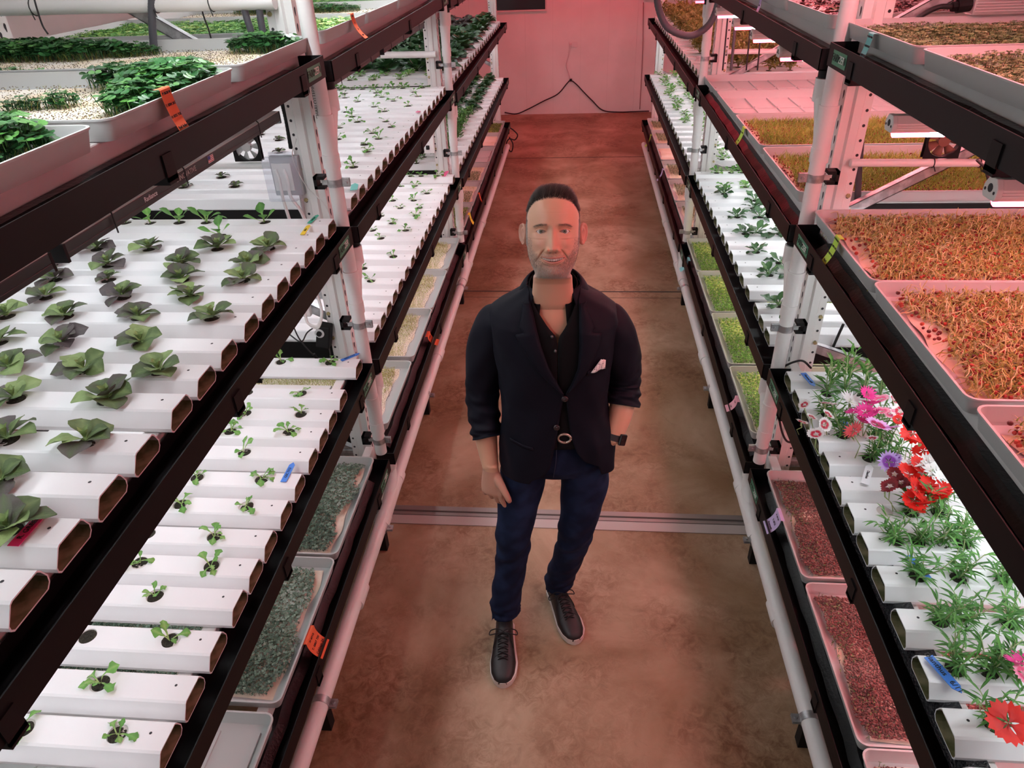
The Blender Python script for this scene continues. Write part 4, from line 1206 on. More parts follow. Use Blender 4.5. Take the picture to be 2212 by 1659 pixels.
MG_grs = mat('grass_green_shoot', (0.3, 0.4, 0.05), 0.5, trans=0.2, tint=[(0, (0.12, 0.20, 0.02)), (0.5, (0.30, 0.46, 0.05)), (0.85, (0.52, 0.60, 0.14)), (1, (0.85, 0.66, 0.35))])
MG_pnk = mat('rosy_seed', (0.35, 0.2, 0.18), 0.55, tint=[(0, (0.05, 0.025, 0.018)), (0.5, (0.15, 0.070, 0.060)), (1, (0.30, 0.16, 0.13))])
MG_lim = mat('lime_microgreen', (0.4, 0.6, 0.1), 0.5, trans=0.2, tint=[(0, (0.04, 0.12, 0.01)), (0.5, (0.14, 0.34, 0.03)), (0.85, (0.32, 0.54, 0.06)), (1, (0.78, 0.80, 0.24))])
MG_drk = mat('dark_red_leaf', (0.1, 0.03, 0.04), 0.35, tint=[(0, (0.035, 0.012, 0.014)), (0.6, (0.12, 0.035, 0.035)), (0.9, (0.26, 0.09, 0.07)), (1, (0.10, 0.14, 0.04))])
MG_oli = mat('olive_leaf', (0.2, 0.22, 0.08), 0.5, trans=0.12, tint=[(0, (0.04, 0.08, 0.025)), (0.5, (0.14, 0.24, 0.08)), (0.85, (0.28, 0.38, 0.15)), (1, (0.5, 0.48, 0.28))])

XR = 1.07
def c_cabbage(seed=0):
    T = T_leafpair(0.0062, 0.0085, 0.25, 0.016, 0.0004)
    def keep(X, Y): return X > 0.05 + 0.018*np.sin(23*Y + seed) + 0.014*np.sin(7*Y + 2*seed) + np.where((Y < -0.12) & (Y > -0.2), 0.012, 0)
    X, Y = grid(0.0072, 0.03, XR, -0.262, 0.268, keep=keep)
    Z = 0.012 + 0.004*wav(X, Y, 22, 27, seed) + RNG.uniform(-.002, .004, X.size)
    return scatter_mesh('cabbage_microgreens', [it(T, X, Y, Z, 0.5, (0.75, 1.3), 0, (0.1, 0.95), lambda x, y: 0.22*wav(x, y, 14, 11, 1.0) - 0.1)]), [MG_cab]
def c_sprout(seed=0, thin=False):
    T1 = T_shoot(0.024, 0.0007, 0.9, 3, 0.4, 3, seed); T2 = T_leafpair(0.0036, 0.0045, 0.2, 0.014, 0.0004); T3 = T_seed(0.0016, 0.0016, 0.0014, 1)
    dens = (lambda X, Y: RNG.random(X.size) < (0.38 + 0.5*np.clip(-Y/0.26, 0, 1))) if thin else (lambda X, Y: RNG.random(X.size) < 0.9 - 0.35*(X < 0.16))
    k2 = lambda X, Y: (X > 0.085 + 0.012*np.sin(15*Y)) & dens(X, Y)
    X, Y = grid(0.0075, 0.07, XR, -0.258, 0.262, keep=k2)
    h = len(X)//2
    X3, Y3 = grid(0.012, 0.07, XR, -0.262, 0.262)
    return scatter_mesh('yellow_sprouts', [it(T1, X[:h], Y[:h], 0.011, 0.7, (0.6, 1.2), 0, (0.3, 1)), it(T2, X, Y, 0.012, 0.5, (0.7, 1.3), 0, (0.2, 0.95), lambda x, y: 0.15*wav(x, y)), it(T3, X3, Y3, 0.012, 0.3, (0.8, 1.3), 1, (0, 0.8))]), [MG_spr, MG_seed]
def c_seedbed(W, basil, sprig, seed=0):
    """cream mat sprinkled with seed hulls and patches of basil"""
    T3 = T_seed(0.0021, 0.0014, 0.0011, 1); TS = T_shoot(0.010, 0.0005, 0.8, 2, 0.3, 3, 1)
    X, Y = grid(0.0088, 0.04, XR, -W/2 + 0.03, W/2 - 0.03, keep=lambda x, y: RNG.random(x.size) < 0.55 + 0.35*wav(x, y, 8, 10, seed))
    items = [it(T3, X, Y, 0.0125 + RNG.uniform(0, 0.002, X.size), 0.6, (0.7, 1.3), 1, (0, 0.75)), it(TS, X[::3], Y[::3], 0.011, 0.6, (0.7, 1.3), 2, (0.5, 1))]
    TB = T_leafpair(0.017, 0.021, 0.15, 0.030, 0.0009); Tb = T_leafpair(0.009, 0.011, 0.15, 0.020, 0.0006)
    for (cx, cy, rx, ry, h, big) in basil:
        cy = -cy          # left-hand trays are turned half round
        def kk(x, y): return ((x - cx)/rx)**2 + ((y - cy)/ry)**2 + 0.25*np.sin(40*x)*np.sin(37*y) < 1
        X, Y = grid(0.0125 if big else 0.009, cx - rx*1.2, cx + rx*1.2, cy - ry*1.2, cy + ry*1.2, keep=kk)
        prof = np.sqrt(np.clip(1.15 - ((X - cx)/rx)**2 - ((Y - cy)/ry)**2, 0.05, 1))
        m = (np.abs(Y) < W/2 - 0.006) & (X > 0.012)
        X, Y, prof = X[m], Y[m], prof[m]
        for lay in range(2):
            items.append(it(TB if big else Tb, X + RNG.normal(0, .003, X.size), Y + RNG.normal(0, .003, X.size), 0.008 + h*prof*(0.25 + 0.7*lay) + RNG.uniform(-.006, .006, X.size), 0.55, (0.65, 1.15), 0, (0.05, 0.6) if lay == 0 else (0.2, 0.85)))
        items.append(it(T_shoot(0.03, 0.0007, 0.3, 3, 0.2, 3, 2), X, Y, 0.008, 0.3, (0.7, 1.2), 2, (0.2, 0.7)))
    return scatter_mesh('basil_and_seed', items), [MG_bas, MG_seed, MG_spr]
def c_small(m, L=0.008, W=0.010, stem=0.018, sp=0.0085, seed=0, keep=None, t=(0.1, 0.95), zs=0.006, nm='microgreens', hump=0.0):
    T = T_leafpair(L, W, 0.2, stem, 0.0005)
    X, Y = grid(sp, 0.045, XR, -0.262, 0.262, keep=keep)
    Z = 0.010 + zs*wav(X, Y, 17, 23, seed) + RNG.uniform(-.002, .004, X.size) + hump
    return scatter_mesh(nm, [it(T, X, Y, Z, 0.6, (0.7, 1.3), 0, t, lambda x, y: 0.2*wav(x, y, 9, 8, seed))]), [m]
def c_pea(seed=0):
    items = []
    def keep(X, Y): return X > 0.075 + 0.022*np.sin(14*Y + seed) + 0.012*np.sin(33*Y)
    X, Y = grid(0.0080, 0.05, XR, -0.25, 0.262, keep=keep); N = len(X); idx = RNG.permutation(N)
    for k in range(5):
        s = idx[k::5]; T = T_shoot(0.044 + 0.007*k, 0.0023, 1.2 + 0.5*k, 5, 0.8, 3, seed*7 + k)
        items.append(it(T, X[s], Y[s], 0.012 + RNG.uniform(0, 0.014, len(s)), 0.9, (0.6, 1.15), 0, (0.2, 1.0), lambda x, y: 0.12*wav(x, y)))
    T = T_seed(0.0056, 0.0052, 0.0050, 2)
    X2, Y2 = grid(0.0160, 0.055, XR, -0.255, 0.265, keep=lambda x, y: (x > 0.085 + 0.022*np.sin(14*y + seed)) | (RNG.random(x.size) < 0.35))
    items.append(it(T, X2, Y2, 0.018 + RNG.uniform(0, 0.020, len(X2)), 0.5, (0.75, 1.15), 1, (0, 1)))
    TL = T_blade(0.013, 0.004, 0.9)
    X3, Y3 = grid(0.012, 0.06, XR, -0.25, 0.262, keep=keep)
    items.append(it(TL, X3, Y3, 0.03 + RNG.uniform(0, 0.012, len(X3)), 0.9, (0.7, 1.3), 0, (0.0, 0.25)))
    return scatter_mesh('sprouted_pea_shoots', items), [MG_pea, MG_red]
def c_grass(seed=0):
    T = T_blade(0.036, 0.0042, 0.5); T2 = T_shoot(0.022, 0.001, 1.6, 4, 0.6, 3, seed)
    k = lambda X, Y: X > 0.06 + 0.012*np.sin(20*Y + seed)
    X, Y = grid(0.0075, 0.04, XR, -0.25, 0.26, keep=k)
    X2, Y2 = grid(0.0105, 0.045, XR, -0.26, 0.26)
    X3, Y3 = grid(0.019, 0.04, XR, -0.26, 0.262)
    return scatter_mesh('grassy_shoots', [it(T, X, Y, 0.012, 0.45, (0.6, 1.25), 0, (0.1, 0.8), lambda x, y: 0.2*wav(x, y, 11, 14)), it(T2, X2, Y2, 0.014 + RNG.uniform(0, .012, len(X2)), 0.9, (0.6, 1.2), 0, (0.75, 1)), it(T_seed(0.0042, 0.004, 0.0036, 2), X3, Y3, 0.018 + RNG.uniform(0, .012, len(X3)), 0.4, (0.7, 1.1), 1, (0, 0.9))]), [MG_grs, MG_red]
def c_seeds(seed=0):
    T = T_seed(0.0056, 0.0031, 0.0029, 2)
    k = lambda X, Y: X > 0.045 + 0.012*np.sin(17*Y + seed) + 0.007*np.sin(41*Y)
    X, Y = grid(0.0062, 0.03, XR - 0.25, -0.262, 0.268, keep=k)
    Z = 0.018 + 0.007*wav(X, Y, 26, 31, seed) + RNG.uniform(-.0015, .003, X.size)
    X2, Y2 = grid(0.012, 0.04, XR - 0.25, -0.262, 0.268, keep=lambda x, y: (x < 0.11) & (RNG.random(x.size) < 0.6))
    return scatter_mesh('rosy_sprouting_seeds', [it(T, X, Y, Z, 0.7, (0.75, 1.2), 0, (0.1, 1), lambda x, y: 0.15*wav(x, y)), it(T_leafpair(0.004, 0.004, 0.2, 0.014), X2, Y2, 0.010, 0.5, (0.7, 1.3), 1, (0.0, 0.8))]), [MG_pnk, MG_oli]
def c_brown(seed=0):
    T = T_shoot(0.02, 0.0009, 1.0, 3, 0.5, 3, seed); T2 = T_leafpair(0.006, 0.006, 0.2, 0.013)
    X, Y = grid(0.0095, 0.06, XR, -0.25, 0.25); X2, Y2 = grid(0.011, 0.06, XR, -0.25, 0.25, keep=lambda x, y: np.sin(9*y + 3*x) > -0.4)
    return scatter_mesh('short_sprouts', [it(T, X, Y, 0.011, 0.8, (0.6, 1.2), 0, (0, 1)), it(T2, X2, Y2, 0.013, 0.5, (0.7, 1.2), 1, (0, 0.7))]), [MG_pea, MG_oli]

CARP = {}
def carpet(fn, key):
    if key not in CARP:
        me, ms = fn()
        for m in ms: me.materials.append(m)
        CARP[key] = me
    return CARP[key]

def planted(side, tier, yc, W, tlabel, fn=None, key=None, glabel=None, gname='microgreens', ribs=False, wavy=0.5, d=0.048, matins=(0.045, 0.035), mt=None):
    o = tray(side, tier, yc, W, tlabel, ribs=ribs, mat_=(mt or M_matc) if fn else None, d=d, wavy=wavy, matins=matins)
    if fn:
        me = carpet(fn, key)
        g = bpy.data.objects.new(gname, me); COL.objects.link(g); g.location = o.location; g.rotation_euler = o.rotation_euler
        tag(g, glabel, 'microgreens', kind='stuff')
    return o

# left rack, top tier
M_mats = mat('seeded_mat', (0.86, 0.80, 0.72), 0.9, bump=(120, 0.4, 0.002), vary=((0.80, 0.66, 0.48), 6, 3, 0.4, 0.65))
planted('L','A',2.325,0.61,'grey tray nearest the white pipe, top left shelf of the near bay', lambda: c_seedbed(0.61, [(0.14,0.20,0.125,0.06,0.028,True),(1.0,0.17,0.40,0.09,0.03,True),(0.60,0.19,0.09,0.05,0.02,False),(0.95,-0.27,0.4,0.02,0.02,False),(0.45,-0.28,0.06,0.015,0.012,False),(0.22,-0.25,0.10,0.03,0.012,True)], []), 'bas1', 'basil patches and brown seed on cream mat, tray nearest the white pipe', 'basil_seedlings', mt=M_mats)
planted('L','A',1.675,0.61,'grey tray with an orange paper note, top left shelf of the near bay', lambda: c_seedbed(0.61, [(0.12,0.16,0.105,0.15,0.045,True),(0.085,-0.03,0.07,0.12,0.03,True),(0.27,0.24,0.10,0.05,0.03,True),(0.30,0.0,0.035,0.028,0.022,False),(0.37,-0.03,0.05,0.025,0.010,False),(0.55,-0.28,0.45,0.022,0.012,False),(0.30,-0.27,0.05,0.02,0.012,True)], []), 'bas2', 'dense basil along the tray edge beside the orange note', 'basil_seedlings', mt=M_mats)
planted('L','A',1.025,0.61,'grey tray at the left picture edge, top left shelf of the near bay', lambda: c_seedbed(0.61, [(0.17,0.15,0.13,0.15,0.05,True),(0.35,-0.1,0.16,0.18,0.04,True)], []), 'bas3', 'basil leaves in the tray at the left edge of the photo', 'basil_seedlings', mt=M_mats)
k = 0
for bay, ys in ((2, (3.07, 3.70, 4.33, 4.955)), (3, (5.78, 6.42, 7.06, 7.70, 8.34, 8.95))):
    for j, yc in enumerate(ys):
        nm = ORD[j]
        if bay == 2 and j == 1:
            planted('L','A',yc,0.61,'grey tray of seed on cream mat, top left shelf, middle bay, second tray', lambda: c_seedbed(0.61, [(0.5,0.2,0.3,0.06,0.02,False)], [], 3), 'bas4', 'sprinkled seed with a few greens, second tray of top left middle bay', 'seed_bed', mt=M_mats)
        else:
            planted('L','A',yc,0.61,'grey tray of green microgreens, top left shelf, %s bay, %s tray' % (BAYW[bay], nm), lambda: c_small(MG_grn, 0.0075, 0.0085, 0.022, 0.0082, 1), 'grn1', 'small bright green leaves, top left shelf, %s bay, %s tray' % (BAYW[bay], nm), 'green_microgreens')
# left rack, bottom tier
planted('L','D',2.205,0.61,'grey tray of cabbage greens nearest the white post, bottom left shelf', lambda: c_cabbage(0), 'cab0', 'grey-green cabbage microgreens in the bottom left tray by the post', 'cabbage_microgreens')
planted('L','D',1.575,0.62,'grey tray with orange paper note, bottom left shelf', lambda: c_cabbage(2), 'cab1', 'grey-green cabbage microgreens in the bottom left tray with orange note', 'cabbage_microgreens')
planted('L','D',0.93,0.61,'empty ribbed grey tray at the bottom left of the photo', ribs=True)
for j, yc in enumerate((3.07, 3.725, 4.335, 4.955)):
    planted('L','D',yc,0.61,'grey tray of yellow sprouts, bottom left shelf, middle bay, %s tray' % ORD[j], (lambda: c_sprout(1, True)) if j == 0 else (lambda: c_sprout(2)), 'sprT' if j == 0 else 'spr', ('thin ' if j == 0 else '') + 'yellow-green sprouts on cream mat, bottom left middle bay, %s tray' % ORD[j], 'yellow_sprouts', matins=(0.07, 0.035))
kinds = [('lime', MG_grn), ('brown', None), ('brown', None), ('empty', None), ('redmat', None), ('lime', MG_grn)]
for j, (yc, (kd, m_)) in enumerate(zip((5.78, 6.42, 7.06, 7.70, 8.34, 8.95), kinds)):
    lab = 'bottom left shelf, far bay, %s tray' % ORD[j]
    if kd == 'lime': planted('L','D',yc,0.61,'tray of green microgreens, ' + lab, lambda: c_small(MG_lim, 0.006, 0.007, 0.016, 0.0085, 5), 'lim', 'short green microgreens, ' + lab, 'green_microgreens')
    elif kd == 'brown': planted('L','D',yc,0.61,'tray of reddish sprouts, ' + lab, lambda: c_brown(1), 'brn', 'short reddish sprouts, ' + lab, 'short_sprouts')
    elif kd == 'empty': planted('L','D',yc,0.61,'empty ribbed tray, ' + lab, ribs=True)
    else: tray('L','D',yc,0.61,'tray with bare red-lit mat, ' + lab, mat_=M_matc)
# right rack, top tier
for j, yc in enumerate((1.08, 1.71, 2.35)):
    planted('R','A',yc,0.61,'grey tray of olive basil, top right shelf, near bay, %s tray' % ORD[j], lambda: c_small(MG_oli, 0.0058, 0.0068, 0.020, 0.0074, 4, nm='olive', keep=(lambda x, y: (y > -0.02) | (x > 0.75) | (np.sin(9*x + 2) + np.sin(14*y) < 0.9))) if j == 1 else c_small(MG_oli, 0.0058, 0.0068, 0.020, 0.0074, 3), 'oli%d' % (j == 1), 'olive green basil microgreens, top right shelf, near bay, %s tray' % ORD[j], 'basil_microgreens')
for bay, ys in ((2, (3.10, 3.73, 4.36, 4.98)), (3, (5.78, 6.42, 7.06, 7.70, 8.34, 8.95))):
    for j, yc in enumerate(ys):
        planted('R','A',yc,0.61,'grey tray of dark red greens, top right shelf, %s bay, %s tray' % (BAYW[bay], ORD[j]), lambda: c_small(MG_drk, 0.012, 0.014, 0.022, 0.0115, 7, t=(0, 0.92)), 'drk', 'dark red leafy microgreens, top right shelf, %s bay, %s tray' % (BAYW[bay], ORD[j]), 'red_microgreens')
# right rack, second tier
for j, yc in enumerate((1.02, 1.648, 2.262)):
    planted('R','B',yc,0.612,'grey tray of sprouted peas, second right shelf, near bay, %s tray' % ORD[j], (lambda: c_pea(1)) if j < 2 else (lambda: c_pea(2)), 'pea%d' % (j == 2), 'orange-lit pea shoots with red seeds, near right bay, %s tray' % ORD[j], 'pea_shoots', wavy=1.0, d=0.052, matins=(0.05, 0.05))
planted('R','B',3.10,0.66,'grey tray of grassy shoots, second right shelf, middle bay, front tray', lambda: c_grass(1), 'gra', 'grassy yellow-green shoots in the front tray of the middle right bay', 'grassy_shoots', d=0.05)
planted('R','B',3.785,0.65,'grey tray of grassy shoots, second right shelf, middle bay, second tray', lambda: c_grass(1), 'gra', 'grassy yellow-green shoots in the second tray of the middle right bay', 'grassy_shoots', d=0.05)
planted('R','B',4.435,0.62,'empty ribbed tray behind the grassy shoots, second right shelf', ribs=True, d=0.05)
planted('R','B',5.03,0.56,'empty ribbed tray by the far post, second right shelf', ribs=True, d=0.05)
# right rack, bottom tier
for j, yc in enumerate((0.925, 1.545, 2.18)):
    planted('R','D',yc,0.615,'pink-lit grey tray of seeds, bottom right shelf, near bay, %s tray' % ORD[j], lambda: c_seeds(1), 'sed', 'rosy brown sprouting seeds, bottom right near bay, %s tray' % ORD[j], 'sprouting_seeds', d=0.045, matins=(0.05, 0.035))
for j, yc in enumerate((3.06, 3.69, 4.315, 4.93)):
    planted('R','D',yc,0.61,'grey tray of lime microgreens, bottom right shelf, middle bay, %s tray' % ORD[j], lambda: c_small(MG_lim, 0.0055, 0.0065, 0.018, 0.0072, 6, t=(0.15, 1.0)), 'lim2', 'fine lime green microgreens, bottom right middle bay, %s tray' % ORD[j], 'lime_microgreens', d=0.035)
for j, yc in enumerate((5.78, 6.42, 7.06, 7.70, 8.34, 8.95)):
    lab = 'bottom right shelf, far bay, %s tray' % ORD[j]
    if j in (3,): tray('R','D',yc,0.61,'tray with bare orange-lit mat, ' + lab, mat_=M_matc)
    else: planted('R','D',yc,0.61,'pink-lit tray of short sprouts, ' + lab, lambda: c_brown(1), 'brn', 'short brown-green sprouts, ' + lab, 'short_sprouts')
# ---------------------------------------------------------------- the man standing in the aisle
MX, MY = -0.075, 2.0
def vcol_mat(name, rough, sub=0.0, bump=None, spec=0.4):
    m = mat(name, (0.5, 0.3, 0.2), rough, spec=spec, bump=bump, sub=sub)
    at = m.node_tree.nodes.new('ShaderNodeAttribute'); at.attribute_name = 'paint'
    m.node_tree.links.new(at.outputs['Color'], m.node_tree.nodes['Principled BSDF'].inputs['Base Color'])
    return m
M_skin = vcol_mat('skin', 0.37, sub=0.12, bump=(700, 0.12, 0.0006))
M_hair = mat('hair_strand', (0.05, 0.03, 0.02), 0.4, spec=0.5, tint=[(0, (0.012, 0.008, 0.006)), (0.45, (0.05, 0.030, 0.020)), (0.6, (0.16, 0.13, 0.11)), (1, (0.62, 0.58, 0.54))])
M_jack = mat('navy_blazer_cloth', (0.0060, 0.0060, 0.0125), 0.65, spec=0.16, bump=(900, 0.25, 0.0006))
M_shirt = mat('black_knit', (0.004, 0.004, 0.005), 0.85, spec=0.2)
M_jean = mat('dark_indigo_denim', (0.0075, 0.013, 0.036), 0.8, spec=0.15, bump=(1200, 0.4, 0.0006), vary=((0.014, 0.024, 0.062), 14, 3, 0.42, 0.62))
M_shoe = mat('black_leather', (0.012, 0.010, 0.011), 0.45, spec=0.5)
M_sole = mat('white_rubber_sole', (0.66, 0.60, 0.56), 0.6)
M_lace = mat('black_lace', (0.006, 0.006, 0.007), 0.8)
SKIN = np.array([0.70, 0.39, 0.265])

def ev_mesh(o, name):
    dg = bpy.context.evaluated_depsgraph_get()
    me = bpy.data.meshes.new_from_object(o.evaluated_get(dg)); me.name = name
    return me
def remeshed(mb, voxel, name, smooth_it=4, sf=0.5):
    me = mb.mesh(name); o = bpy.data.objects.new(name, me); COL.objects.link(o)
    r = o.modifiers.new('r', 'REMESH'); r.mode = 'VOXEL'; r.voxel_size = voxel
    s_ = o.modifiers.new('s', 'SMOOTH'); s_.iterations = smooth_it; s_.factor = sf
    out = ev_mesh(o, name)
    bpy.data.objects.remove(o); bpy.data.meshes.remove(me)
    return out
def gs(a, s): return np.exp(-(a/s)**2)

# ---- head and neck as one dense surface
def head_arrays():
    key = [ # z, half width, front, back
        (-0.250, 0.048, 0.020, 0.050), (-0.235, 0.057, 0.034, 0.066), (-0.215, 0.061, 0.038, 0.070), (-0.180, 0.060, 0.036, 0.070), (-0.150, 0.057, 0.037, 0.070), (-0.134, 0.056, 0.050, 0.070),
        (-0.129, 0.055, 0.066, 0.070), (-0.123, 0.050, 0.077, 0.072), (-0.115, 0.051, 0.084, 0.074), (-0.100, 0.058, 0.088, 0.078), (-0.085, 0.0645, 0.089, 0.083),
        (-0.065, 0.0700, 0.090, 0.090), (-0.045, 0.0725, 0.091, 0.095), (-0.020, 0.0735, 0.092, 0.099), (0.0, 0.0735, 0.092, 0.101), (0.015, 0.0740, 0.0935, 0.102), (0.030, 0.0730, 0.094, 0.102)]
    key = np.array(key); seg = np.concatenate([[0], np.cumsum(np.hypot(np.diff(key[:, 0]), np.diff(key[:, 2])))])
    t = np.linspace(0, seg[-1], 330)
    K = [np.interp(t, seg, key[:, i]) for i in range(4)]
    ker = np.exp(-np.linspace(-2, 2, 15)**2); ker /= ker.sum()
    K = [np.convolve(np.pad(k_, 7, 'edge'), ker, 'valid') for k_ in K]
    ph = np.linspace(0, PI/2*0.995, 90)[1:]
    s_ = np.cos(ph)
    zt = 0.030 + 0.080*np.sin(ph)
    Z = np.concatenate([K[0], zt]); W = np.concatenate([K[1], 0.0730*s_**0.80]); Fr = np.concatenate([K[2], 0.094*s_**0.9]); Bk = np.concatenate([K[3], 0.102*s_**0.9])
    nt = 440
    u = np.linspace(-1, 1, nt, endpoint=False)
    th = PI*(0.42*u + 0.58*u**3)
    TH, ZZ = np.meshgrid(th, Z); WW = W[:, None]; FF = Fr[:, None]; BB = Bk[:, None]
    sn, cs = np.sin(TH), np.cos(TH)
    NECKB = 0.55*np.clip(-ZZ - 0.122, 0, 1)
    X = WW*np.sign(sn)*np.abs(sn)**0.94
    Y = np.where(cs > 0, -FF*np.abs(cs)**0.82, BB*np.abs(cs)**0.95)
    front = np.clip(cs*1.6, 0, 1)*(ZZ < 0.09)
    D = np.zeros_like(X)                       # displacement towards the front
    x, z = X, ZZ
    ax = np.abs(x)
    # brow, forehead, eye sockets, cheeks
    D += 0.0045*gs(ax - 0.026, 0.020)*gs(z - 0.019, 0.009)
    D -= 0.0125*gs(ax - 0.032, 0.0165)*gs(z - 0.001, 0.0125)
    D -= 0.006*gs(ax - 0.014, 0.006)*gs(z - 0.004, 0.010)
    D += 0.0065*gs(ax - 0.041, 0.016)*gs(z + 0.034, 0.014)
    D += 0.002*gs(ax - 0.034, 0.013)*gs(z + 0.0155, 0.0035)
    D -= 0.0012*gs(ax - 0.036, 0.011)*gs(z + 0.020 , 0.0015)
    # nose
    zn = np.clip((0.008 - z)/0.052, 0, 1)
    ridge = (0.0045 + 0.0195*zn**1.3)*(1/(1 + np.exp((-(z + 0.0535))/0.0022)))*(1/(1 + np.exp((z - 0.012)/0.006)))
    wn = 0.0065 + 0.0085*zn
    D += ridge*np.exp(-(ax/wn)**2.2)
    D += 0.0135*gs(ax - 0.0150, 0.0052)*gs(z + 0.0460, 0.0062)
    D += 0.003*gs(x, 0.008)*gs(z + 0.042, 0.007)
    D -= 0.005*gs(ax - 0.0068, 0.0032)*gs(z + 0.0545, 0.0022)
    # nasolabial folds of the smile
    fx = 0.0190 + 0.024*np.clip((-z - 0.045)/0.032, 0, 1)**0.8
    D -= 0.0042*gs(ax - fx, 0.0030)*gs(z + 0.060, 0.0165)
    D += 0.0028*gs(ax - fx - 0.009, 0.007)*gs(z + 0.058, 0.016)
    # mouth
    zc = -0.0760 + 7.2*np.minimum(ax, 0.035)**2
    hm = 0.0070*np.clip(1 - (ax/0.0330)**2, 0, 1)
    up, lo = zc + hm*0.62, zc - hm*0.55
    D += 0.0048*gs(x, 0.034)*gs(z + 0.075, 0.017)
    D += 0.0022*gs(z - up - 0.0028, 0.0024)*(ax < 0.030)
    D += 0.0030*gs(z - lo + 0.0038, 0.0030)*(ax < 0.026)*np.clip(1 - (ax/0.027)**2, 0, 1)
    D -= 0.0035*gs(z - zc + 0.0155, 0.0045)*gs(x, 0.02)
    inm = (z < up) & (z > lo) & (ax < 0.0330) & (cs > 0)
    # chin and jaw
    D += 0.0055*gs(x, 0.017)*gs(z + 0.110, 0.012)
    D -= 0.0018*gs(z + 0.020 - 0.0, 0.002)*gs(ax - 0.058, 0.008)
    # forehead lines
    for zz in (0.050, 0.061): D -= 0.0006*gs(z - zz - 0.12*x*x*8, 0.0012)*gs(x, 0.035)
    # eyelids
    ex = ax - 0.0320
    tt = np.clip(1 - (ex/0.0134)**2, 0, 1)
    eu, el = 0.0006 + 0.0043*tt**0.8, 0.0006 - 0.0034*tt**0.9
    ine = (z < eu) & (z > el) & (np.abs(ex) < 0.0126) & (cs > 0)
    D += 0.0024*gs(z - eu - 0.0012, 0.0018)*gs(ex, 0.015) + 0.0016*gs(z - el + 0.0012, 0.0016)*gs(ex, 0.014)
    D -= 0.0015*gs(z - eu - 0.0055, 0.0014)*gs(ex, 0.014)
    Y2 = Y - D*front + NECKB
    Y2 = np.where(inm, Y2 + 0.013, Y2)
    Y2 = np.where(ine, Y2 + 0.0075, Y2)
    # paint
    C = np.zeros(X.shape + (3,)) + SKIN
    rn = np.random.default_rng(3).uniform(-1, 1, X.shape)
    def mixc(mask, col): C[:] = C*(1 - mask[..., None]) + np.array(col)*mask[..., None]
    mixc(0.35*gs(ax - 0.045, 0.020)*gs(z + 0.035, 0.02)*front, (0.60, 0.27, 0.20))
    mixc(0.30*gs(x, 0.014)*gs(z + 0.042, 0.014)*front, (0.60, 0.26, 0.20))
    mixc(0.30*gs(ex, 0.018)*gs(z + 0.010, 0.008)*front, (0.42, 0.22, 0.17))
    jaw = np.clip((-z - 0.060 + 0.9*np.clip(ax - 0.035, 0, 1))/0.018, 0, 1)*(z > -0.132)*front
    side = gs(ax - 0.066, 0.012)*np.clip((0.0 - z)/0.03, 0, 1)*(z > -0.11)*(Y2 < 0.01)
    mous = gs(z + 0.0645 - 3.0*ax*ax, 0.0052)*(ax < 0.031)*front
    bd = np.clip(np.maximum(np.maximum(jaw, side*0.55), mous*0.8), 0, 1)*(z > -0.128)
    nolip = (z > up + 0.004) | (z < lo - 0.009) | (ax > 0.031)
    mixc(0.30*bd*nolip*(1 + 0.2*rn), (0.40, 0.33, 0.29))
    lips = ((z - up < 0.0042) & (z > lo - 0.0068) & (ax < 0.0300*np.ones_like(z)) & ((z > up) | (z < lo)) & (cs > 0)).astype(float)*np.clip(1.15 - (ax/0.030)**4, 0, 1)
    mixc(0.72*lips, (0.50, 0.20, 0.175))
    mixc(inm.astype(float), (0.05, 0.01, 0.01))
    lid = (np.abs(z - eu) < 0.0011) & (np.abs(ex) < 0.0138) & (cs > 0)
    mixc(0.75*lid, (0.10, 0.05, 0.04)); mixc(0.35*((np.abs(z - el) < 0.0010) & (np.abs(ex) < 0.0145) & (cs > 0)), (0.25, 0.12, 0.10))
    br = gs(z - 0.0185 + 0.35*np.clip(ax - 0.034, 0, 1) - 0.12*np.clip(0.034 - ax, 0, 1)*0, 0.0034)*(ax > 0.015)*(ax < 0.050)*front
    mixc(0.30*br, (0.20, 0.12, 0.09))
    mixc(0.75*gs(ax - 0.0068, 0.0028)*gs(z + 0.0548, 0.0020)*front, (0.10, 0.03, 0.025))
    hl = 0.086 - 4.5*np.clip(ax - 0.0, 0, 1)**2 - 30*np.clip(ax - 0.045, 0, 1)**2
    scalp = np.clip((z - hl)/0.006, 0, 1)*(Y2 < -0.02) + (Y2 >= -0.02)*((z > -0.035) & (z < 0.2))*1.0
    scalp = np.where((Y2 > -0.035) & (Y2 < 0.02) & (z < 0.03) & (z > -0.04) & (ax > 0.05), 0.8, scalp)
    scalp = np.where((Y2 > 0.02) & (z > -0.085), 1.0, scalp)
    mixc(0.75*np.clip(scalp, 0, 1), (0.10, 0.075, 0.06))
    return X, Y2, ZZ, C, bd*nolip, np.clip(scalp, 0, 1), front

HX, HY, HZ, HC, HBD, HSC, HFR = head_arrays()
nr, nc = HX.shape
HEAD_M = Matrix.Translation((0.007, -0.020, 1.726)) @ Matrix.Rotation(math.radians(-17), 4, 'X') @ Matrix.Rotation(math.radians(1.5), 4, 'Z') @ Matrix.Scale(1.035, 4)
HP = np.stack([HX, HY, HZ], -1)
def hx(P):
    M = np.array(HEAD_M); return P @ M[:3, :3].T + M[:3, 3]
hv = hx(HP).reshape(-1, 3)
hf = []
for i in range(nr - 1):
    for j in range(nc):
        a = i*nc + j; b_ = i*nc + (j + 1) % nc
        hf.append((a, b_, b_ + nc, a + nc))
hf.append(tuple((nr - 1)*nc + j for j in range(nc)))

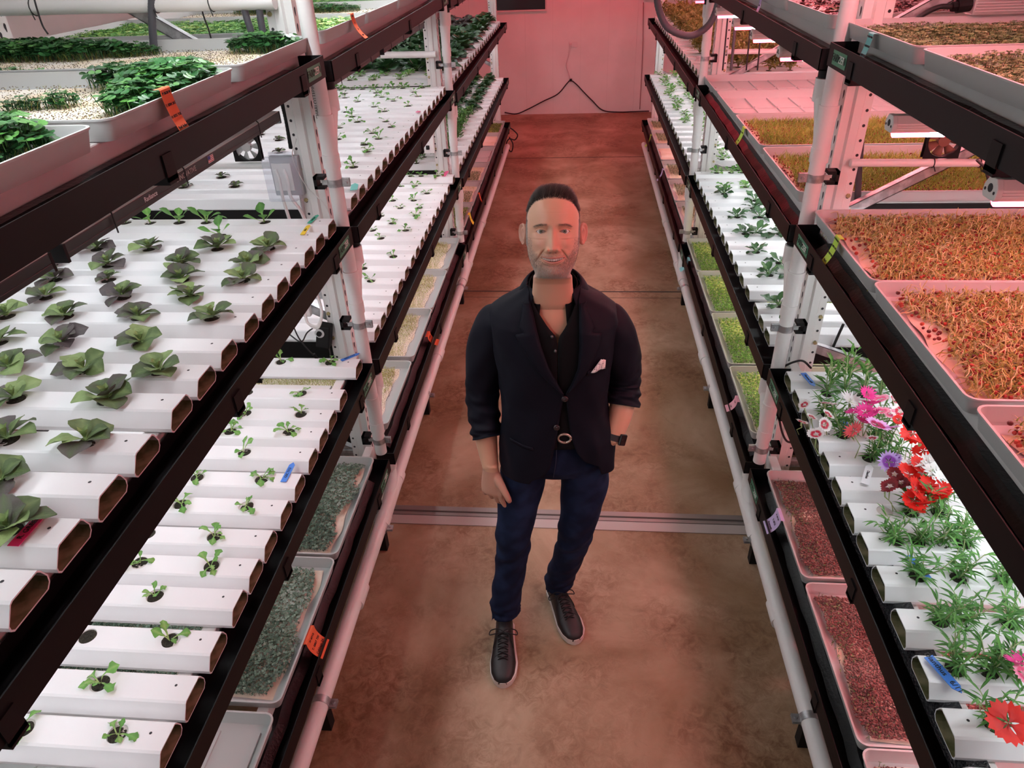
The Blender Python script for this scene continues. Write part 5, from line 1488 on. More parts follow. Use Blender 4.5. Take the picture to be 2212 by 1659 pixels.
# ears
def ear(sg):
    v = []; f = []; n1, n2 = 14, 36
    for i in range(n1 + 1):
        r = i/n1
        for j in range(n2):
            a = 2*PI*j/n2
            ry = 0.0165 + 0.004*math.sin(a)              # wider on top
            y = ry*math.cos(a)*r; z = 0.0310*math.sin(a)*r
            back = math.cos(a)
            h = 0.0045*math.exp(-((r - 0.9)/0.13)**2)*(1 if math.sin(a) > -0.75 else 0.4) - 0.002*math.exp(-((r - 0.70)/0.1)**2) + 0.0022*math.exp(-((r - 0.50)/0.12)**2)*(0.4 + 0.6*max(0, back)) - 0.007*math.exp(-(r/0.34)**2)
            if r > 0.97: h -= 0.003
            out = 0.006 + 0.010*(y/0.018 + 0.6)
            v.append((sg*(0.0735 + out + h), 0.012 + y*0.9, -0.012 + z))
    for i in range(n1):
        for j in range(n2):
            a = i*n2 + j; b_ = i*n2 + (j+1) % n2; f.append((a, b_, b_ + n2, a + n2))
    k = len(v); m0 = n1*n2                                # back of the ear
    for j in range(n2):
        p = v[m0 + j]; v.append((sg*0.070, p[1]*0.8 + 0.004, -0.012 + (p[2] + 0.012)*0.75))
    for j in range(n2):
        f.append((m0 + j, m0 + (j+1) % n2, k + (j+1) % n2, k + j))
    return v, f
ev = []; ef = []
for sg in (-1, 1):
    v_, f_ = ear(sg); k = len(ev); ev += v_; ef += [tuple(i + k for i in q) for q in f_]
ev = hx(np.array(ev))

# ---- rest of the body (torso, arms, hands, legs) as one remeshed surface
def ellipse(c, rx, ry, n=24, ax=(1,0,0), ay=(0,1,0)):
    ax, ay, c = Vector(ax), Vector(ay), Vector(c)
    return [c + ax*rx*math.cos(2*PI*j/n) + ay*ry*math.sin(2*PI*j/n) for j in range(n)]
bb = MB()
bb.rings([ellipse((0.005, 0, z), rx, ry) for z, rx, ry in ((0.90, 0.130, 0.090), (0.94, 0.150, 0.100), (0.98, 0.150, 0.100), (1.10, 0.145, 0.092), (1.22, 0.155, 0.098), (1.34, 0.170, 0.100), (1.42, 0.175, 0.088), (1.462, 0.12, 0.075), (1.50, 0.072, 0.062), (1.55, 0.056, 0.056), (1.58, 0.05, 0.05))])
def limb(pts, rs, n=18): bb.tube(bez(pts, 5), [rs[0]] + list(np.interp(np.linspace(0, len(rs)-1, (len(pts)-1)*5 + 1), range(len(rs)), rs))[1:], n)
# right arm (left in the picture) hanging, left arm with the hand in the pocket
RA = [(-0.165, 0.01, 1.400), (-0.220, 0.022, 1.28), (-0.243, 0.035, 1.12), (-0.234, -0.012, 0.98), (-0.216, -0.062, 0.862)]
LA = [(0.178, 0.01, 1.400), (0.226, 0.028, 1.29), (0.245, 0.045, 1.16), (0.236, -0.005, 1.08), (0.208, -0.058, 0.985)]
limb(RA, [0.036, 0.042, 0.040, 0.042, 0.0290]); limb(LA, [0.036, 0.042, 0.041, 0.0425, 0.0300])
def hand(W, dirn, side, palm_n, curl, thumb, scale=1.0):
    """W wrist, dirn down the hand, side towards the thumb, palm_n out of the palm"""
    W, d, s_, n_ = Vector(W), Vector(dirn).normalized(), Vector(side).normalized(), Vector(palm_n).normalized()
    L = 0.098*scale
    rr = []
    for t, hw, th in ((-0.25, 0.027, 0.024), (0.0, 0.029, 0.021), (0.3, 0.036, 0.019), (0.65, 0.0415, 0.0175), (0.92, 0.0425, 0.0150), (1.0, 0.038, 0.011)):
        rr.append(ellipse(W + d*L*t + n_*0.004*t, hw*scale, th*scale, 18, s_, n_))
    bb.rings(rr)
    for k, (off, fl, r) in enumerate(((0.0315, 0.074, 0.0090), (0.0108, 0.082, 0.0094), (-0.0108, 0.076, 0.0088), (-0.0310, 0.060, 0.0078))):
        p = W + d*(L*(0.93 - 0.03*abs(k - 1))) + s_*off*scale; a = curl[k][0]; pts = [p - d*0.02, p]
        kn = s_*(0.0016*(1.5 - k))
        for frac, da in zip((0.45, 0.30, 0.25), curl[k]):
            a_ = a if frac == 0.45 else a
            dv = d*math.cos(a) + n_*math.sin(a)
            p = p + dv*fl*frac*scale + kn; pts.append(p); a += da
        bb.tube([pts[0], pts[1], (pts[1]+pts[2])/2, pts[2], (pts[2]+pts[3])/2, pts[3], pts[4]], [r*1.05*scale, r*1.12*scale, r*0.98*scale, r*1.04*scale, r*0.92*scale, r*0.92*scale, r*0.68*scale], 12)
    bb.tube([W + d*L*0.12 + s_*0.018*scale, *[Vector(q) for q in thumb]], [0.015*scale, 0.0145*scale, 0.0115*scale, 0.0108*scale, 0.0078*scale][:len(thumb)+1], 12)
hand((-0.215, -0.066, 0.853), (0.02, -0.14, -1), (0.92, -0.36, 0.03), (0.30, 0.92, -0.15),
     [(0.25, 0.65, 0.6), (0.42, 0.85, 0.7), (0.52, 0.95, 0.8), (0.58, 1.0, 0.8)], [(-0.180, -0.094, 0.812), (-0.161, -0.110, 0.783), (-0.152, -0.114, 0.762), (-0.148, -0.108, 0.744)], 1.08)
hand((0.202, -0.052, 0.975), (-0.30, 0.42, -1), (-0.45, -0.85, 0.1), (-0.85, 0.45, 0.1),
     [(0.1, 0.2, 0.2)]*4, [(0.176, -0.060, 0.940), (0.164, -0.055, 0.922), (0.155, -0.048, 0.905)], 0.86)
RL = [(-0.095, 0.0, 0.90), (-0.125, -0.02, 0.68), (-0.150, -0.045, 0.50), (-0.175, -0.035, 0.30), (-0.192, -0.055, 0.10)]
LL = [(0.105, 0.01, 0.90), (0.100, 0.02, 0.68), (0.082, 0.02, 0.50), (0.055, 0.06, 0.30), (0.018, 0.095, 0.10)]
limb(RL, [0.072, 0.060, 0.046, 0.042, 0.034]); limb(LL, [0.072, 0.060, 0.046, 0.042, 0.034])
for base, dr in ((Vector((-0.192, -0.055, 0.06)), Vector((0.05, -1, 0))), (Vector((0.010, 0.095, 0.06)), Vector((0.36, -0.93, 0)))):
    dr.normalize(); bb.tube([base - dr*0.03, base + dr*0.05 - Vector((0,0,0.006)), base + dr*0.15 - Vector((0,0,0.022))], [0.028, 0.026, 0.017], 14)
rest = remeshed(bb, 0.0036, 'rest', 3, 0.5)
rv = np.empty(len(rest.vertices)*3); rest.vertices.foreach_get('co', rv); rv = rv.reshape(-1, 3)
rf = [tuple(p.vertices) for p in rest.polygons]
bpy.data.meshes.remove(rest)

allv = np.concatenate([hv, ev, rv]); o1 = len(hv); o2 = o1 + len(ev)
me = bpy.data.meshes.new('person')
me.from_pydata(allv.tolist(), [], hf + [tuple(i + o1 for i in q) for q in ef] + [tuple(i + o2 for i in q) for q in rf])
me.polygons.foreach_set('use_smooth', [True]*len(me.polygons))
pc = np.ones((len(allv), 4)); pc[:o1, :3] = HC.reshape(-1, 3); pc[o1:o2, :3] = (0.60, 0.31, 0.23)
rng = np.random.default_rng(4)
arm = SKIN*np.array([0.97, 0.95, 0.93]); pc[o2:, :3] = arm
hm_ = (rv[:, 2] < 0.86) & (rv[:, 0] < -0.1) & (rv[:, 2] > 0.66); pc[o2:][hm_, :3] = (0.60, 0.31, 0.225)
me.attributes.new('paint', 'FLOAT_COLOR', 'POINT').data.foreach_set('color', pc.ravel())
me.update()
man = link('person', me, M_skin)
man.location = (MX, MY, 0)
tag(man, 'smiling man in navy blazer, black polo and dark jeans standing in the aisle', 'person')

def kid(name, mb_or_me, m, smooth=True, parent=None, **k):
    if isinstance(mb_or_me, MB): return mb_or_me.build(name, m, parent or man, smooth=smooth, **k)
    return link(name, mb_or_me, m, parent or man, smooth)

# eyes and teeth
M_eye = vcol_mat('eyeball', 0.08, spec=0.7)
for sg in (-1, 1):
    n1, n2 = 40, 32; v = []; C = []
    R = 0.0122
    gaze = Vector((sg*0.02, -1, 0.06)).normalized(); up_ = Vector((0, 0, 1)); rt = gaze.cross(up_).normalized(); up_ = rt.cross(gaze)
    cen = Vector((sg*0.0320, -0.0655, 0.0008))
    for i in range(n1 + 1):
        a = PI*0.75*i/n1
        for j in range(n2):
            p = gaze*math.cos(a) + (rt*math.cos(2*PI*j/n2) + up_*math.sin(2*PI*j/n2))*math.sin(a)
            v.append(cen + p*R)
            C.append((0.004, 0.004, 0.004, 1) if a < 0.17 else ((0.16, 0.17, 0.13, 1) if a < 0.46 else ((0.05, 0.05, 0.045, 1) if a < 0.52 else (0.62, 0.56, 0.53, 1))))
    f = [(i*n2 + j, i*n2 + (j+1) % n2, (i+1)*n2 + (j+1) % n2, (i+1)*n2 + j) for i in range(n1) for j in range(n2)]
    me = bpy.data.meshes.new('eye'); me.from_pydata(hx(np.array([tuple(p) for p in v])).tolist(), [], f)
    me.attributes.new('paint', 'FLOAT_COLOR', 'POINT').data.foreach_set('color', np.array(C).ravel())
    e_ = kid('eye', me, M_eye)
b = MB()
for k in range(-5, 5):
    w = (0.0060 if k in (-1, 0) else 0.0057); xc = (k + 0.5)*0.0058
    zc_ = -0.0752 + 6.6*xc*xc
    rr = []
    for t in range(5):
        xx = xc - w/2 + w*t/4
        yy = -0.0905 + 9.0*xx*xx - (0.0006 if 0 < t < 4 else 0)
        rr.append([(xx, yy, zc_ + 0.0055), (xx, yy, zc_ - 0.0028 + 0.0006*(t in (0, 4))), (xx, yy + 0.003, zc_ - 0.0028), (xx, yy + 0.003, zc_ + 0.0055)])
    b.rings(rr)
b.v = [tuple(q) for q in hx(np.array(b.v))]
kid('teeth', b, mat('teeth', (0.78, 0.72, 0.66), 0.25))

# strands: hair, beard, brows
def strands(name, pts, nrm, comb, L, r, tint, lift=0.7, seg=3):
    N = len(pts); V = []; T = []
    ts = np.linspace(0, 1, seg + 1)
    side = np.cross(nrm, comb); side /= np.linalg.norm(side, axis=1, keepdims=True) + 1e-9
    rows = []
    for t in ts:
        c = pts + L[:, None]*(nrm*(lift*(t - 0.45*t*t)) + comb*(0.25*t + 0.75*t*t))
        w = (r*(1 - 0.75*t))[:, None]
        rows += [c - side*w, c + side*w, c + nrm*w]
    V = np.stack(rows, 1).reshape(-1, 3)
    n = 3*(seg + 1); f = []
    for i in range(seg):
        for j in range(3): f.append((3*i + j, 3*i + (j+1) % 3, 3*i + 3 + (j+1) % 3, 3*i + 3 + j))
    Fq = (np.array(f)[None] + (np.arange(N)*n)[:, None, None]).reshape(-1, 4).astype(np.int32)
    me = bpy.data.meshes.new(name)
    me.vertices.add(len(V)); me.vertices.foreach_set('co', V.astype(np.float32).ravel())
    me.loops.add(Fq.size); me.loops.foreach_set('vertex_index', Fq.ravel())
    me.polygons.add(len(Fq)); me.polygons.foreach_set('loop_start', np.arange(0, Fq.size, 4, dtype=np.int32))
    me.polygons.foreach_set('use_smooth', np.ones(len(Fq), bool))
    me.attributes.new('tint', 'FLOAT', 'POINT').data.foreach_set('value', np.repeat(tint, n).astype(np.float32))
    me.update(calc_edges=True)
    return me
du = np.gradient(HP, axis=1); dv = np.gradient(HP, axis=0)
NR = np.cross(du, dv); NR /= np.linalg.norm(NR, axis=-1, keepdims=True) + 1e-12
if NR[250, nc//2, 1] > 0: NR = -NR
def sample(w, N, seed):
    r = np.random.default_rng(seed)
    area = np.linalg.norm(np.cross(du, dv), axis=-1)*w
    p = (area/area.sum()).ravel(); i = r.choice(p.size, N, p=p)
    P = HP.reshape(-1, 3)[i] + r.normal(0, 0.0004, (N, 3)); return P, NR.reshape(-1, 3)[i], r
def to_body(P, n_, c_):
    R = np.array(HEAD_M)[:3, :3]/1.035
    return hx(P), n_ @ R.T, c_ @ R.T
def tang(n_, c_):
    c_ = c_ - n_*(n_*c_).sum(1, keepdims=True); return c_/(np.linalg.norm(c_, axis=1, keepdims=True) + 1e-9)
topm = HSC*(HZ > 0.050 + 0.25*np.clip(HY, 0, 1)*0)*(HY < 0.075)
P, n_, r = sample(topm, 9000, 1)
c_ = tang(n_, np.stack([0.25 + 0*P[:, 0] + r.normal(0, .12, len(P)), 1.0 + 0*P[:, 1], 0.1 + r.normal(0, .1, len(P))], 1))
fr = np.clip((-P[:, 1] - 0.0)/0.09, 0, 1)
L = 0.015 + 0.020*np.clip((P[:, 2] - 0.072)/0.03, 0, 1) + r.uniform(-.004, .004, len(P))
A_ = to_body(P, n_, c_)
hair = kid('hair', strands('hair', *A_, L, np.full(len(P), 0.00042), np.clip(r.normal(0.22 + 0.16*np.sin(P[:, 0]*420) , 0.12), 0, 0.62), 0.62, 4), M_hair)
hair['label'] = 'short dark brown swept-back hair, greying at the sides'
sidem = HSC*(HZ <= 0.056)
P, n_, r = sample(sidem, 11000, 2)
c_ = tang(n_, np.stack([0*P[:, 0], 0.5 + 0*P[:, 1], -0.9 + 0*P[:, 2]], 1))
A_ = to_body(P, n_, c_)
g = np.clip(0.95 - 7.0*(P[:, 2] - 0.0), 0.3, 0.95)
hs_ = kid('side_hair', strands('side_hair', *A_, np.full(len(P), 0.0050), np.full(len(P), 0.00030), np.clip(r.normal(g, 0.2), 0, 1), 0.8, 2), M_hair, parent=hair)
bm_ = HBD*(HBD > 0.25)
P, n_, r = sample(bm_, 12000, 3)
c_ = tang(n_, np.stack([P[:, 0]*6, 0*P[:, 1], -1 + 0*P[:, 2]], 1) + r.normal(0, .25, (len(P), 3)))
A_ = to_body(P, n_, c_)
chin = np.clip((-P[:, 2] - 0.085)/0.02, 0, 1)
kid('beard', strands('beard', *A_, 0.0022 + 0.0012*chin, np.full(len(P), 0.00019), np.clip(r.normal(0.60 + 0.38*chin, 0.15), 0, 1), 0.6, 2), M_hair)['label'] = 'short grey and brown beard and moustache'
AXH = np.abs(HX)
brm = gs(HZ - 0.0185 + 0.35*np.clip(AXH - 0.034, 0, 1), 0.0030)*(AXH > 0.014)*(AXH < 0.050)*HFR
P, n_, r = sample(brm*(brm > 0.35), 260, 4)
c_ = tang(n_, np.stack([np.sign(P[:, 0]), 0*P[:, 1], 0.25 - 12*(np.abs(P[:, 0]) - 0.02)], 1) + r.normal(0, .15, (len(P), 3)))
A_ = to_body(P, n_, c_)
kid('eyebrows', strands('eyebrows', *A_, np.full(len(P), 0.006), np.full(len(P), 0.00022), np.clip(r.normal(0.56, 0.08, len(P)), 0, 0.7), 0.25, 2), M_hair)

# ---- jacket
JT = np.array([ # z, cx, rx, front, back
 (0.80, .006, .196, .150, .150), (0.86, .006, .196, .148, .146), (0.95, .006, .192, .142, .138), (1.05, .006, .184, .134, .126), (1.15, .007, .179, .130, .118), (1.25, .008, .185, .136, .124), (1.33, .008, .196, .138, .130),
 (1.39, .007, .204, .132, .128), (1.435, .007, .208, .122, .120), (1.465, .007, .198, .106, .110), (1.490, .008, .168, .092, .100), (1.510, .008, .132, .082, .092), (1.528, .008, .102, .075, .087), (1.545, .008, .084, .070, .080), (1.57, .008, .080, .068, .078)])
def jt(z, off=0.0):
    r = [np.interp(z, JT[:, 0], JT[:, i]) for i in (1, 2, 3, 4)]
    return r[0], r[1] + off, r[2] + off, r[3] + off
def fold(th, z):
    return (0.0030*math.sin(3*th + 9*z) * math.exp(-((z - 1.0)/0.2)**2) + 0.0022*math.sin(7*th - 22*z + 1) + 0.0016*math.sin(11*th + 31*z)) + 0.0035*math.exp(-((z - 1.225)/0.03)**2)*math.sin(14*th)*0.3
def jp(th, z, off=0.0, wr=1.0):
    cx, rx, rf_, rb = jt(z, off)
    s_, c_ = math.sin(th), math.cos(th)
    k = 1 + (fold(th, z)*wr)/max(rx, 0.05)
    if z < 1.10: k += 0.16*math.exp(-((th - 1.15)/0.42)**2)*min(1, (1.10 - z)/0.10) + 0.05*math.exp(-((th - 0.75)/0.10)**2)*min(1, (1.10 - z)/0.10)
    x = cx + rx*k*math.copysign(abs(s_)**0.88, s_)
    y = (-rf_ if c_ > 0 else rb)*abs(c_)**0.80*k
    return (x, y, z)
def th_of(x, z, off=0.0):
    cx, rx, _, _ = jt(z, off); q = max(-1, min(1, (x - cx)/rx))
    return math.copysign(math.asin(min(1, abs(q)**(1/0.88))), q)
EL = [(1.60, -0.082), (1.53, -0.066), (1.50, -0.056), (1.46, -0.045), (1.40, -0.028), (1.32, -0.001), (1.226, 0.043), (1.15, 0.034), (1.05, 0.020), (0.98, 0.008), (0.93, -0.002), (0.895, -0.025), (0.87, -0.065), (0.80, -0.10)][::-1]
ER = [(1.60, 0.098), (1.53, 0.088), (1.50, 0.086), (1.46, 0.088), (1.40, 0.092), (1.32, 0.086), (1.27, 0.070), (1.226, 0.048), (1.15, 0.056), (1.05, 0.070), (0.99, 0.088), (0.95, 0.112), (0.925, 0.150), (0.80, 0.18)][::-1]
def edge(T, z): return float(np.interp(z, [p[0] for p in T], [p[1] for p in T]))
nz_, nth = 110, 150
v = []; f = []
for i in range(nz_ + 1):
    t = i/nz_
    for j in range(nth + 1):
        u = j/nth
        hemz = 0.885 + (0.856 - 0.885)*min(1, max(0, (u - 0.25)/0.35)) if u < 0.6 else 0.856 - 0.004*math.sin(u*9)
        z = hemz + (1.552 - hemz)*t
        tr = th_of(edge(ER, z), z); tl = -th_of(edge(EL, z), z)
        th = tr + u*(2*PI - tr - tl)
        v.append(jp(th, z))
for i in range(nz_):
    for j in range(nth):
        a = i*(nth+1) + j; f.append((a, a+1, a+nth+2, a+nth+1))
me = bpy.data.meshes.new('jacket'); me.from_pydata(v, [], f); me.update()
jk = kid('jacket', me, M_jack); sd = jk.modifiers.new('s', 'SOLIDIFY'); sd.thickness = 0.004; sd.offset = -1
jk['label'] = 'dark navy single-breasted blazer with pushed-up sleeves'
def sleeve(A, rs, t_end, ph, name):
    """sleeve along the arm path with bunched folds below the elbow"""
    P = bez(A, 16); n = int(len(P)*t_end); P = P[:n]; N = 40
    v = []; f = []
    t0 = Vector((0, 0, -1)); nx = Vector((1, 0, 0))
    for i, p in enumerate(P):
        s_ = i/(n - 1)
        t = (P[min(i+1, n-1)] - P[max(i-1, 0)]).normalized()
        nx = (nx - t*nx.dot(t)).normalized(); ny = t.cross(nx)
        r = float(np.interp(s_, np.linspace(0, 1, len(rs)), rs))
        for j in range(N):
            a = 2*PI*j/N
            w = max(0, (s_ - 0.52)/0.48)
            fo = w*0.0055*math.sin(s_*62 + 1.7*math.sin(a + ph) + ph) + w*0.003*math.sin(s_*100 + 3*a) + (1 - w)*0.0028*math.sin(3*a + 12*s_ + ph) + 0.0016*math.sin(5*a - 18*s_)
            if s_ > 0.93: fo += 0.002
            v.append(p + (nx*math.cos(a) + ny*math.sin(a))*(r + fo))
    for i in range(n - 1):
        for j in range(N):
            a = i*N + j; b_ = i*N + (j+1) % N; f.append((a, b_, b_+N, a+N))
    f.append(tuple(range(N))[::-1])
    me = bpy.data.meshes.new(name); me.from_pydata([tuple(q) for q in v], [], f); me.update()
    o = kid(name, me, M_jack, parent=jk); m_ = o.modifiers.new('s', 'SOLIDIFY'); m_.thickness = 0.0035; m_.offset = -1
    sb = o.modifiers.new('ss', 'SUBSURF'); sb.levels = 1; sb.render_levels = 1
RS = [(-0.140, 0.008, 1.425), (-0.182, 0.012, 1.395), (-0.220, 0.022, 1.28), (-0.242, 0.035, 1.13), (-0.232, -0.01, 1.005), (-0.216, -0.048, 0.94)]
LS = [(0.150, 0.008, 1.425), (0.192, 0.012, 1.395), (0.226, 0.026, 1.29), (0.243, 0.045, 1.17), (0.236, 0.0, 1.085), (0.217, -0.035, 1.03)]
sleeve(RS, [0.045, 0.062, 0.066, 0.063, 0.060, 0.055, 0.053], 0.90, 0.3, 'sleeve')
sleeve(LS, [0.045, 0.062, 0.066, 0.062, 0.060, 0.057, 0.056], 0.78, 1.9, 'sleeve')
# lapels and collar
def lapel(sgn, T, notch, wmax, name):
    v = []; f = []; nz2, nw = 46, 8
    z0, z1 = 1.232, 1.515
    for i in range(nz2 + 1):
        z = z0 + (z1 - z0)*i/nz2; e = edge(T, z)
        w = 0.004 + wmax*min(1, ((z - z0)/(notch - z0)))**0.8 if z <= notch else (wmax - 0.024 if z < notch + 0.012 else max(0.02, (wmax - 0.016)*(1 - 0.6*(z - notch - 0.012)/0.06)))
        for j in range(nw + 1):
            q = j/nw; x = e + sgn*w*q
            lift = 0.0075*math.sin(PI*min(1, q*0.9 + 0.12))**0.7 + 0.003
            p = jp(th_of(x, z), z, lift, 0.3)
            v.append(p)
    for i in range(nz2):
        for j in range(nw):
            a = i*(nw+1) + j; f.append((a, a+1, a+nw+2, a+nw+1))
    me = bpy.data.meshes.new(name); me.from_pydata(v, [], f); me.update()
    o = kid(name, me, M_jack, parent=jk); m_ = o.modifiers.new('s', 'SOLIDIFY'); m_.thickness = 0.003; m_.offset = -1
lapel(-1, EL, 1.435, 0.066, 'lapel'); lapel(1, ER, 1.435, 0.062, 'lapel')
v = []; f = []; nq, nw = 60, 8
for i in range(nq + 1):
    u = i/nq; th = math.radians(38) + u*(2*PI - math.radians(76))
    back = 0.5*(1 - math.cos(2*PI*u))
    for j in range(nw + 1):
        q = j/nw
        rr_ = 0.070 + 0.036*q**0.8 ; z = 1.565 + 0.014*back - (0.052 + 0.0*back)*q**1.3 - 0.020*(1 - back)
        v.append((0.008 + (rr_ + 0.012)*math.sin(th), -rr_*math.cos(th)*(0.92 if math.cos(th) > 0 else 1.0) + 0.004, z))
for i in range(nq):
    for j in range(nw):
        a = i*(nw+1) + j; f.append((a, a+1, a+nw+2, a+nw+1))
me = bpy.data.meshes.new('collar'); me.from_pydata(v, [], f); me.update()
o = kid('jacket_collar', me, M_jack, parent=jk); m_ = o.modifiers.new('s', 'SOLIDIFY'); m_.thickness = 0.003
# buttons, pockets, pocket square
def front_pt(x, z, off): return Vector(jp(th_of(x, z), z, off, 0.5))
M_btn = mat('dark_button', (0.03, 0.022, 0.025), 0.3, spec=0.6)
for (x, z) in ((0.045, 1.212), (0.020, 1.098)):
    p = front_pt(x, z, 0.006); b = MB(); b.tube([p + Vector((0, 0.004, 0)), p + Vector((0, -0.001, 0)), p + Vector((0, -0.0025, 0))], [0.0105, 0.0105, 0.008], 20)
    b.tube([p + Vector((0, -0.0018, 0)), p + Vector((0, -0.0032, 0))], 0.004, 12); kid('button', b, M_btn, parent=jk)
def patch(name, x0, x1, z0, z1, off, m, parent, tilt=0.0, thick=0.002):
    b = MB(); n = 8; rr = []
    v = []; f = []
    for i in range(n + 1):
        for j in range(3):
            x = x0 + (x1 - x0)*i/n; z = z0 + (z1 - z0)*j/2 + tilt*(x - x0)
            v.append(tuple(front_pt(x, z, off)))
    for i in range(n):
        for j in range(2): a = i*3 + j; f.append((a, a+1, a+4, a+3))
    me = bpy.data.meshes.new(name); me.from_pydata(v, [], f); me.update()
    o = kid(name, me, m, parent=parent); s_ = o.modifiers.new('s', 'SOLIDIFY'); s_.thickness = thick; s_.offset = 0
    return o
patch('breast_pocket', 0.112, 0.168, 1.292, 1.310, 0.004, M_jack, jk, 0.10)
patch('flap_pocket', -0.135, -0.055, 1.015, 1.028, 0.004, M_jack, jk, -0.18)
M_sq = mat('dotted_square_cloth', (0.82, 0.78, 0.76), 0.7)
n_ = M_sq.node_tree; vo = n_.nodes.new('ShaderNodeTexVoronoi'); vo.inputs['Scale'].default_value = 190; vo.inputs['Randomness'].default_value = 0.3
tcq = n_.nodes.new('ShaderNodeTexCoord'); rpq = n_.nodes.new('ShaderNodeValToRGB'); rpq.color_ramp.interpolation = 'CONSTANT'
rpq.color_ramp.elements[0].color = (0.02, 0.02, 0.05, 1); rpq.color_ramp.elements[1].position = 0.30; rpq.color_ramp.elements[1].color = (0.84, 0.80, 0.78, 1)
n_.links.new(tcq.outputs['Object'], vo.inputs['Vector']); n_.links.new(vo.outputs['Distance'], rpq.inputs[0]); n_.links.new(rpq.outputs[0], n_.nodes['Principled BSDF'].inputs['Base Color'])
v = []; f = []
outl = [(0.120, 1.304), (0.150, 1.345), (0.163, 1.338), (0.162, 1.306)]
nn = 6
for i in range(nn + 1):
    for j in range(nn + 1):
        s_, t_ = i/nn, j/nn
        x = (outl[0][0]*(1-s_) + outl[3][0]*s_)*(1-t_) + (outl[1][0]*(1-s_) + outl[2][0]*s_)*t_
        z = (outl[0][1]*(1-s_) + outl[3][1]*s_)*(1-t_) + (outl[1][1]*(1-s_) + outl[2][1]*s_)*t_
        v.append(tuple(front_pt(x, z, 0.008 + 0.003*math.sin(s_*7))))
for i in range(nn):
    for j in range(nn): a = i*(nn+1) + j; f.append((a, a+1, a+nn+2, a+nn+1))
me = bpy.data.meshes.new('pocket_square'); me.from_pydata(v, [], f); me.update()
o = kid('pocket_square', me, M_sq); m_ = o.modifiers.new('s', 'SOLIDIFY'); m_.thickness = 0.003
o['label'] = 'white pocket square with small dark dots'

# ---- polo shirt
SL = [(1.40, 0.022), (1.425, 0.018), (1.45, -0.006), (1.48, -0.030), (1.51, -0.050), (1.56, -0.060)]
SR = [(1.40, 0.024), (1.425, 0.028), (1.45, 0.046), (1.48, 0.062), (1.51, 0.074), (1.56, 0.082)]
v = []; f = []; nz2, nt2 = 60, 90
for i in range(nz2 + 1):
    z = 1.00 + 0.535*i/nz2
    tr = th_of(edge(SR, z), z, -0.010); tl = -th_of(edge(SL, z), z, -0.010)
    for j in range(nt2 + 1):
        th = tr + (2*PI - tr - tl)*j/nt2; v.append(jp(th, z, -0.009, 0.3))
for i in range(nz2):
    for j in range(nt2): a = i*(nt2+1) + j; f.append((a, a+1, a+nt2+2, a+nt2+1))
me = bpy.data.meshes.new('shirt'); me.from_pydata(v, [], f); me.update()
sh = kid('polo_shirt', me, M_shirt); m_ = sh.modifiers.new('s', 'SOLIDIFY'); m_.thickness = 0.0025; m_.offset = -1
for sgn, T in ((-1, SL), (1, SR)):      # collar wings
    v = []; f = []
    for i in range(13):
        u = i/12                          # from front tip to back of neck
        th = math.radians(30 + 150*u)
        for j in range(5):
            q = j/4
            zt_ = 1.556 + 0.012*u; drop = (0.062*(1 - u)**0.7 + 0.038)*q
            R_ = 0.068 + 0.020*q + 0.004*u
            x = 0.008 + sgn*(R_ + 0.004)*math.sin(th); y = -R_*math.cos(th)*1.0
            z = zt_ - drop - 0.028*(1 - u)**2
            if u < 0.25: y -= 0.030*(0.25 - u)*q*2
            v.append((x, y, z))
    for i in range(12):
        for j in range(4): a = i*5 + j; f.append((a, a+1, a+6, a+5))
    me = bpy.data.meshes.new('shirt_collar'); me.from_pydata(v, [], f); me.update()
    o = kid('shirt_collar', me, M_shirt, parent=sh); m_ = o.modifiers.new('s', 'SOLIDIFY'); m_.thickness = 0.003
for (x, z) in ((0.006, 1.425), (0.016, 1.380)):
    p = Vector(jp(th_of(x, z, -0.009), z, -0.006, 0.3)); b = MB(); b.tube([p + Vector((0, 0.003, 0)), p + Vector((0, -0.0015, 0))], 0.0045, 14)
    kid('shirt_button', b, mat('grey_button', (0.10, 0.10, 0.10), 0.25), parent=sh)

# ---- jeans, belt
b = MB()
def ring3(c, rx, ry, fo=0.0, ph=0.0, n=36): return [(c[0] + (rx + fo*math.sin(3*2*PI*j/n + ph))*math.cos(2*PI*j/n), c[1] + (ry + fo*math.sin(4*2*PI*j/n + ph*1.7))*math.sin(2*PI*j/n), c[2] + fo*1.2*math.sin(2*PI*j/n + ph)) for j in range(n)]
b.rings([ring3((0.006, 0.004, z), rx, ry) for z, rx, ry in ((0.835, 0.150, 0.095), (0.875, 0.176, 0.116), (0.94, 0.176, 0.120), (1.0, 0.165, 0.112), (1.045, 0.158, 0.106))])
def trouser(path, rads):
    P = bez(path, 14); rr = []
    for i, p in enumerate(P):
        s_ = i/(len(P) - 1); r = float(np.interp(s_, np.linspace(0, 1, len(rads)), rads))
        w = max(0, (s_ - 0.80)/0.20); kn = math.exp(-((s_ - 0.5)/0.07)**2)
        rr.append(ring3(p, r + 0.007*w*math.sin(s_*120) + 0.003*kn*math.sin(s_*90), r*1.02 + 0.006*w*math.sin(s_*120 + 1) + 0.002*kn*math.sin(s_*90), 0.0025 + 0.004*w + 0.002*kn, s_*40))
    b.rings(rr)
trouser([(-0.090, 0.0, 0.90), (-0.112, -0.012, 0.74), (-0.143, -0.042, 0.55), (-0.163, -0.030, 0.35), (-0.188, -0.040, 0.18), (-0.197, -0.055, 0.085)], [0.088, 0.083, 0.070, 0.063, 0.062, 0.060])
trouser([(0.108, 0.005, 0.90), (0.118, 0.012, 0.74), (0.098, 0.010, 0.55), (0.070, 0.045, 0.35), (0.034, 0.085, 0.18), (0.020, 0.100, 0.085)], [0.092, 0.088, 0.072, 0.064, 0.062, 0.059])
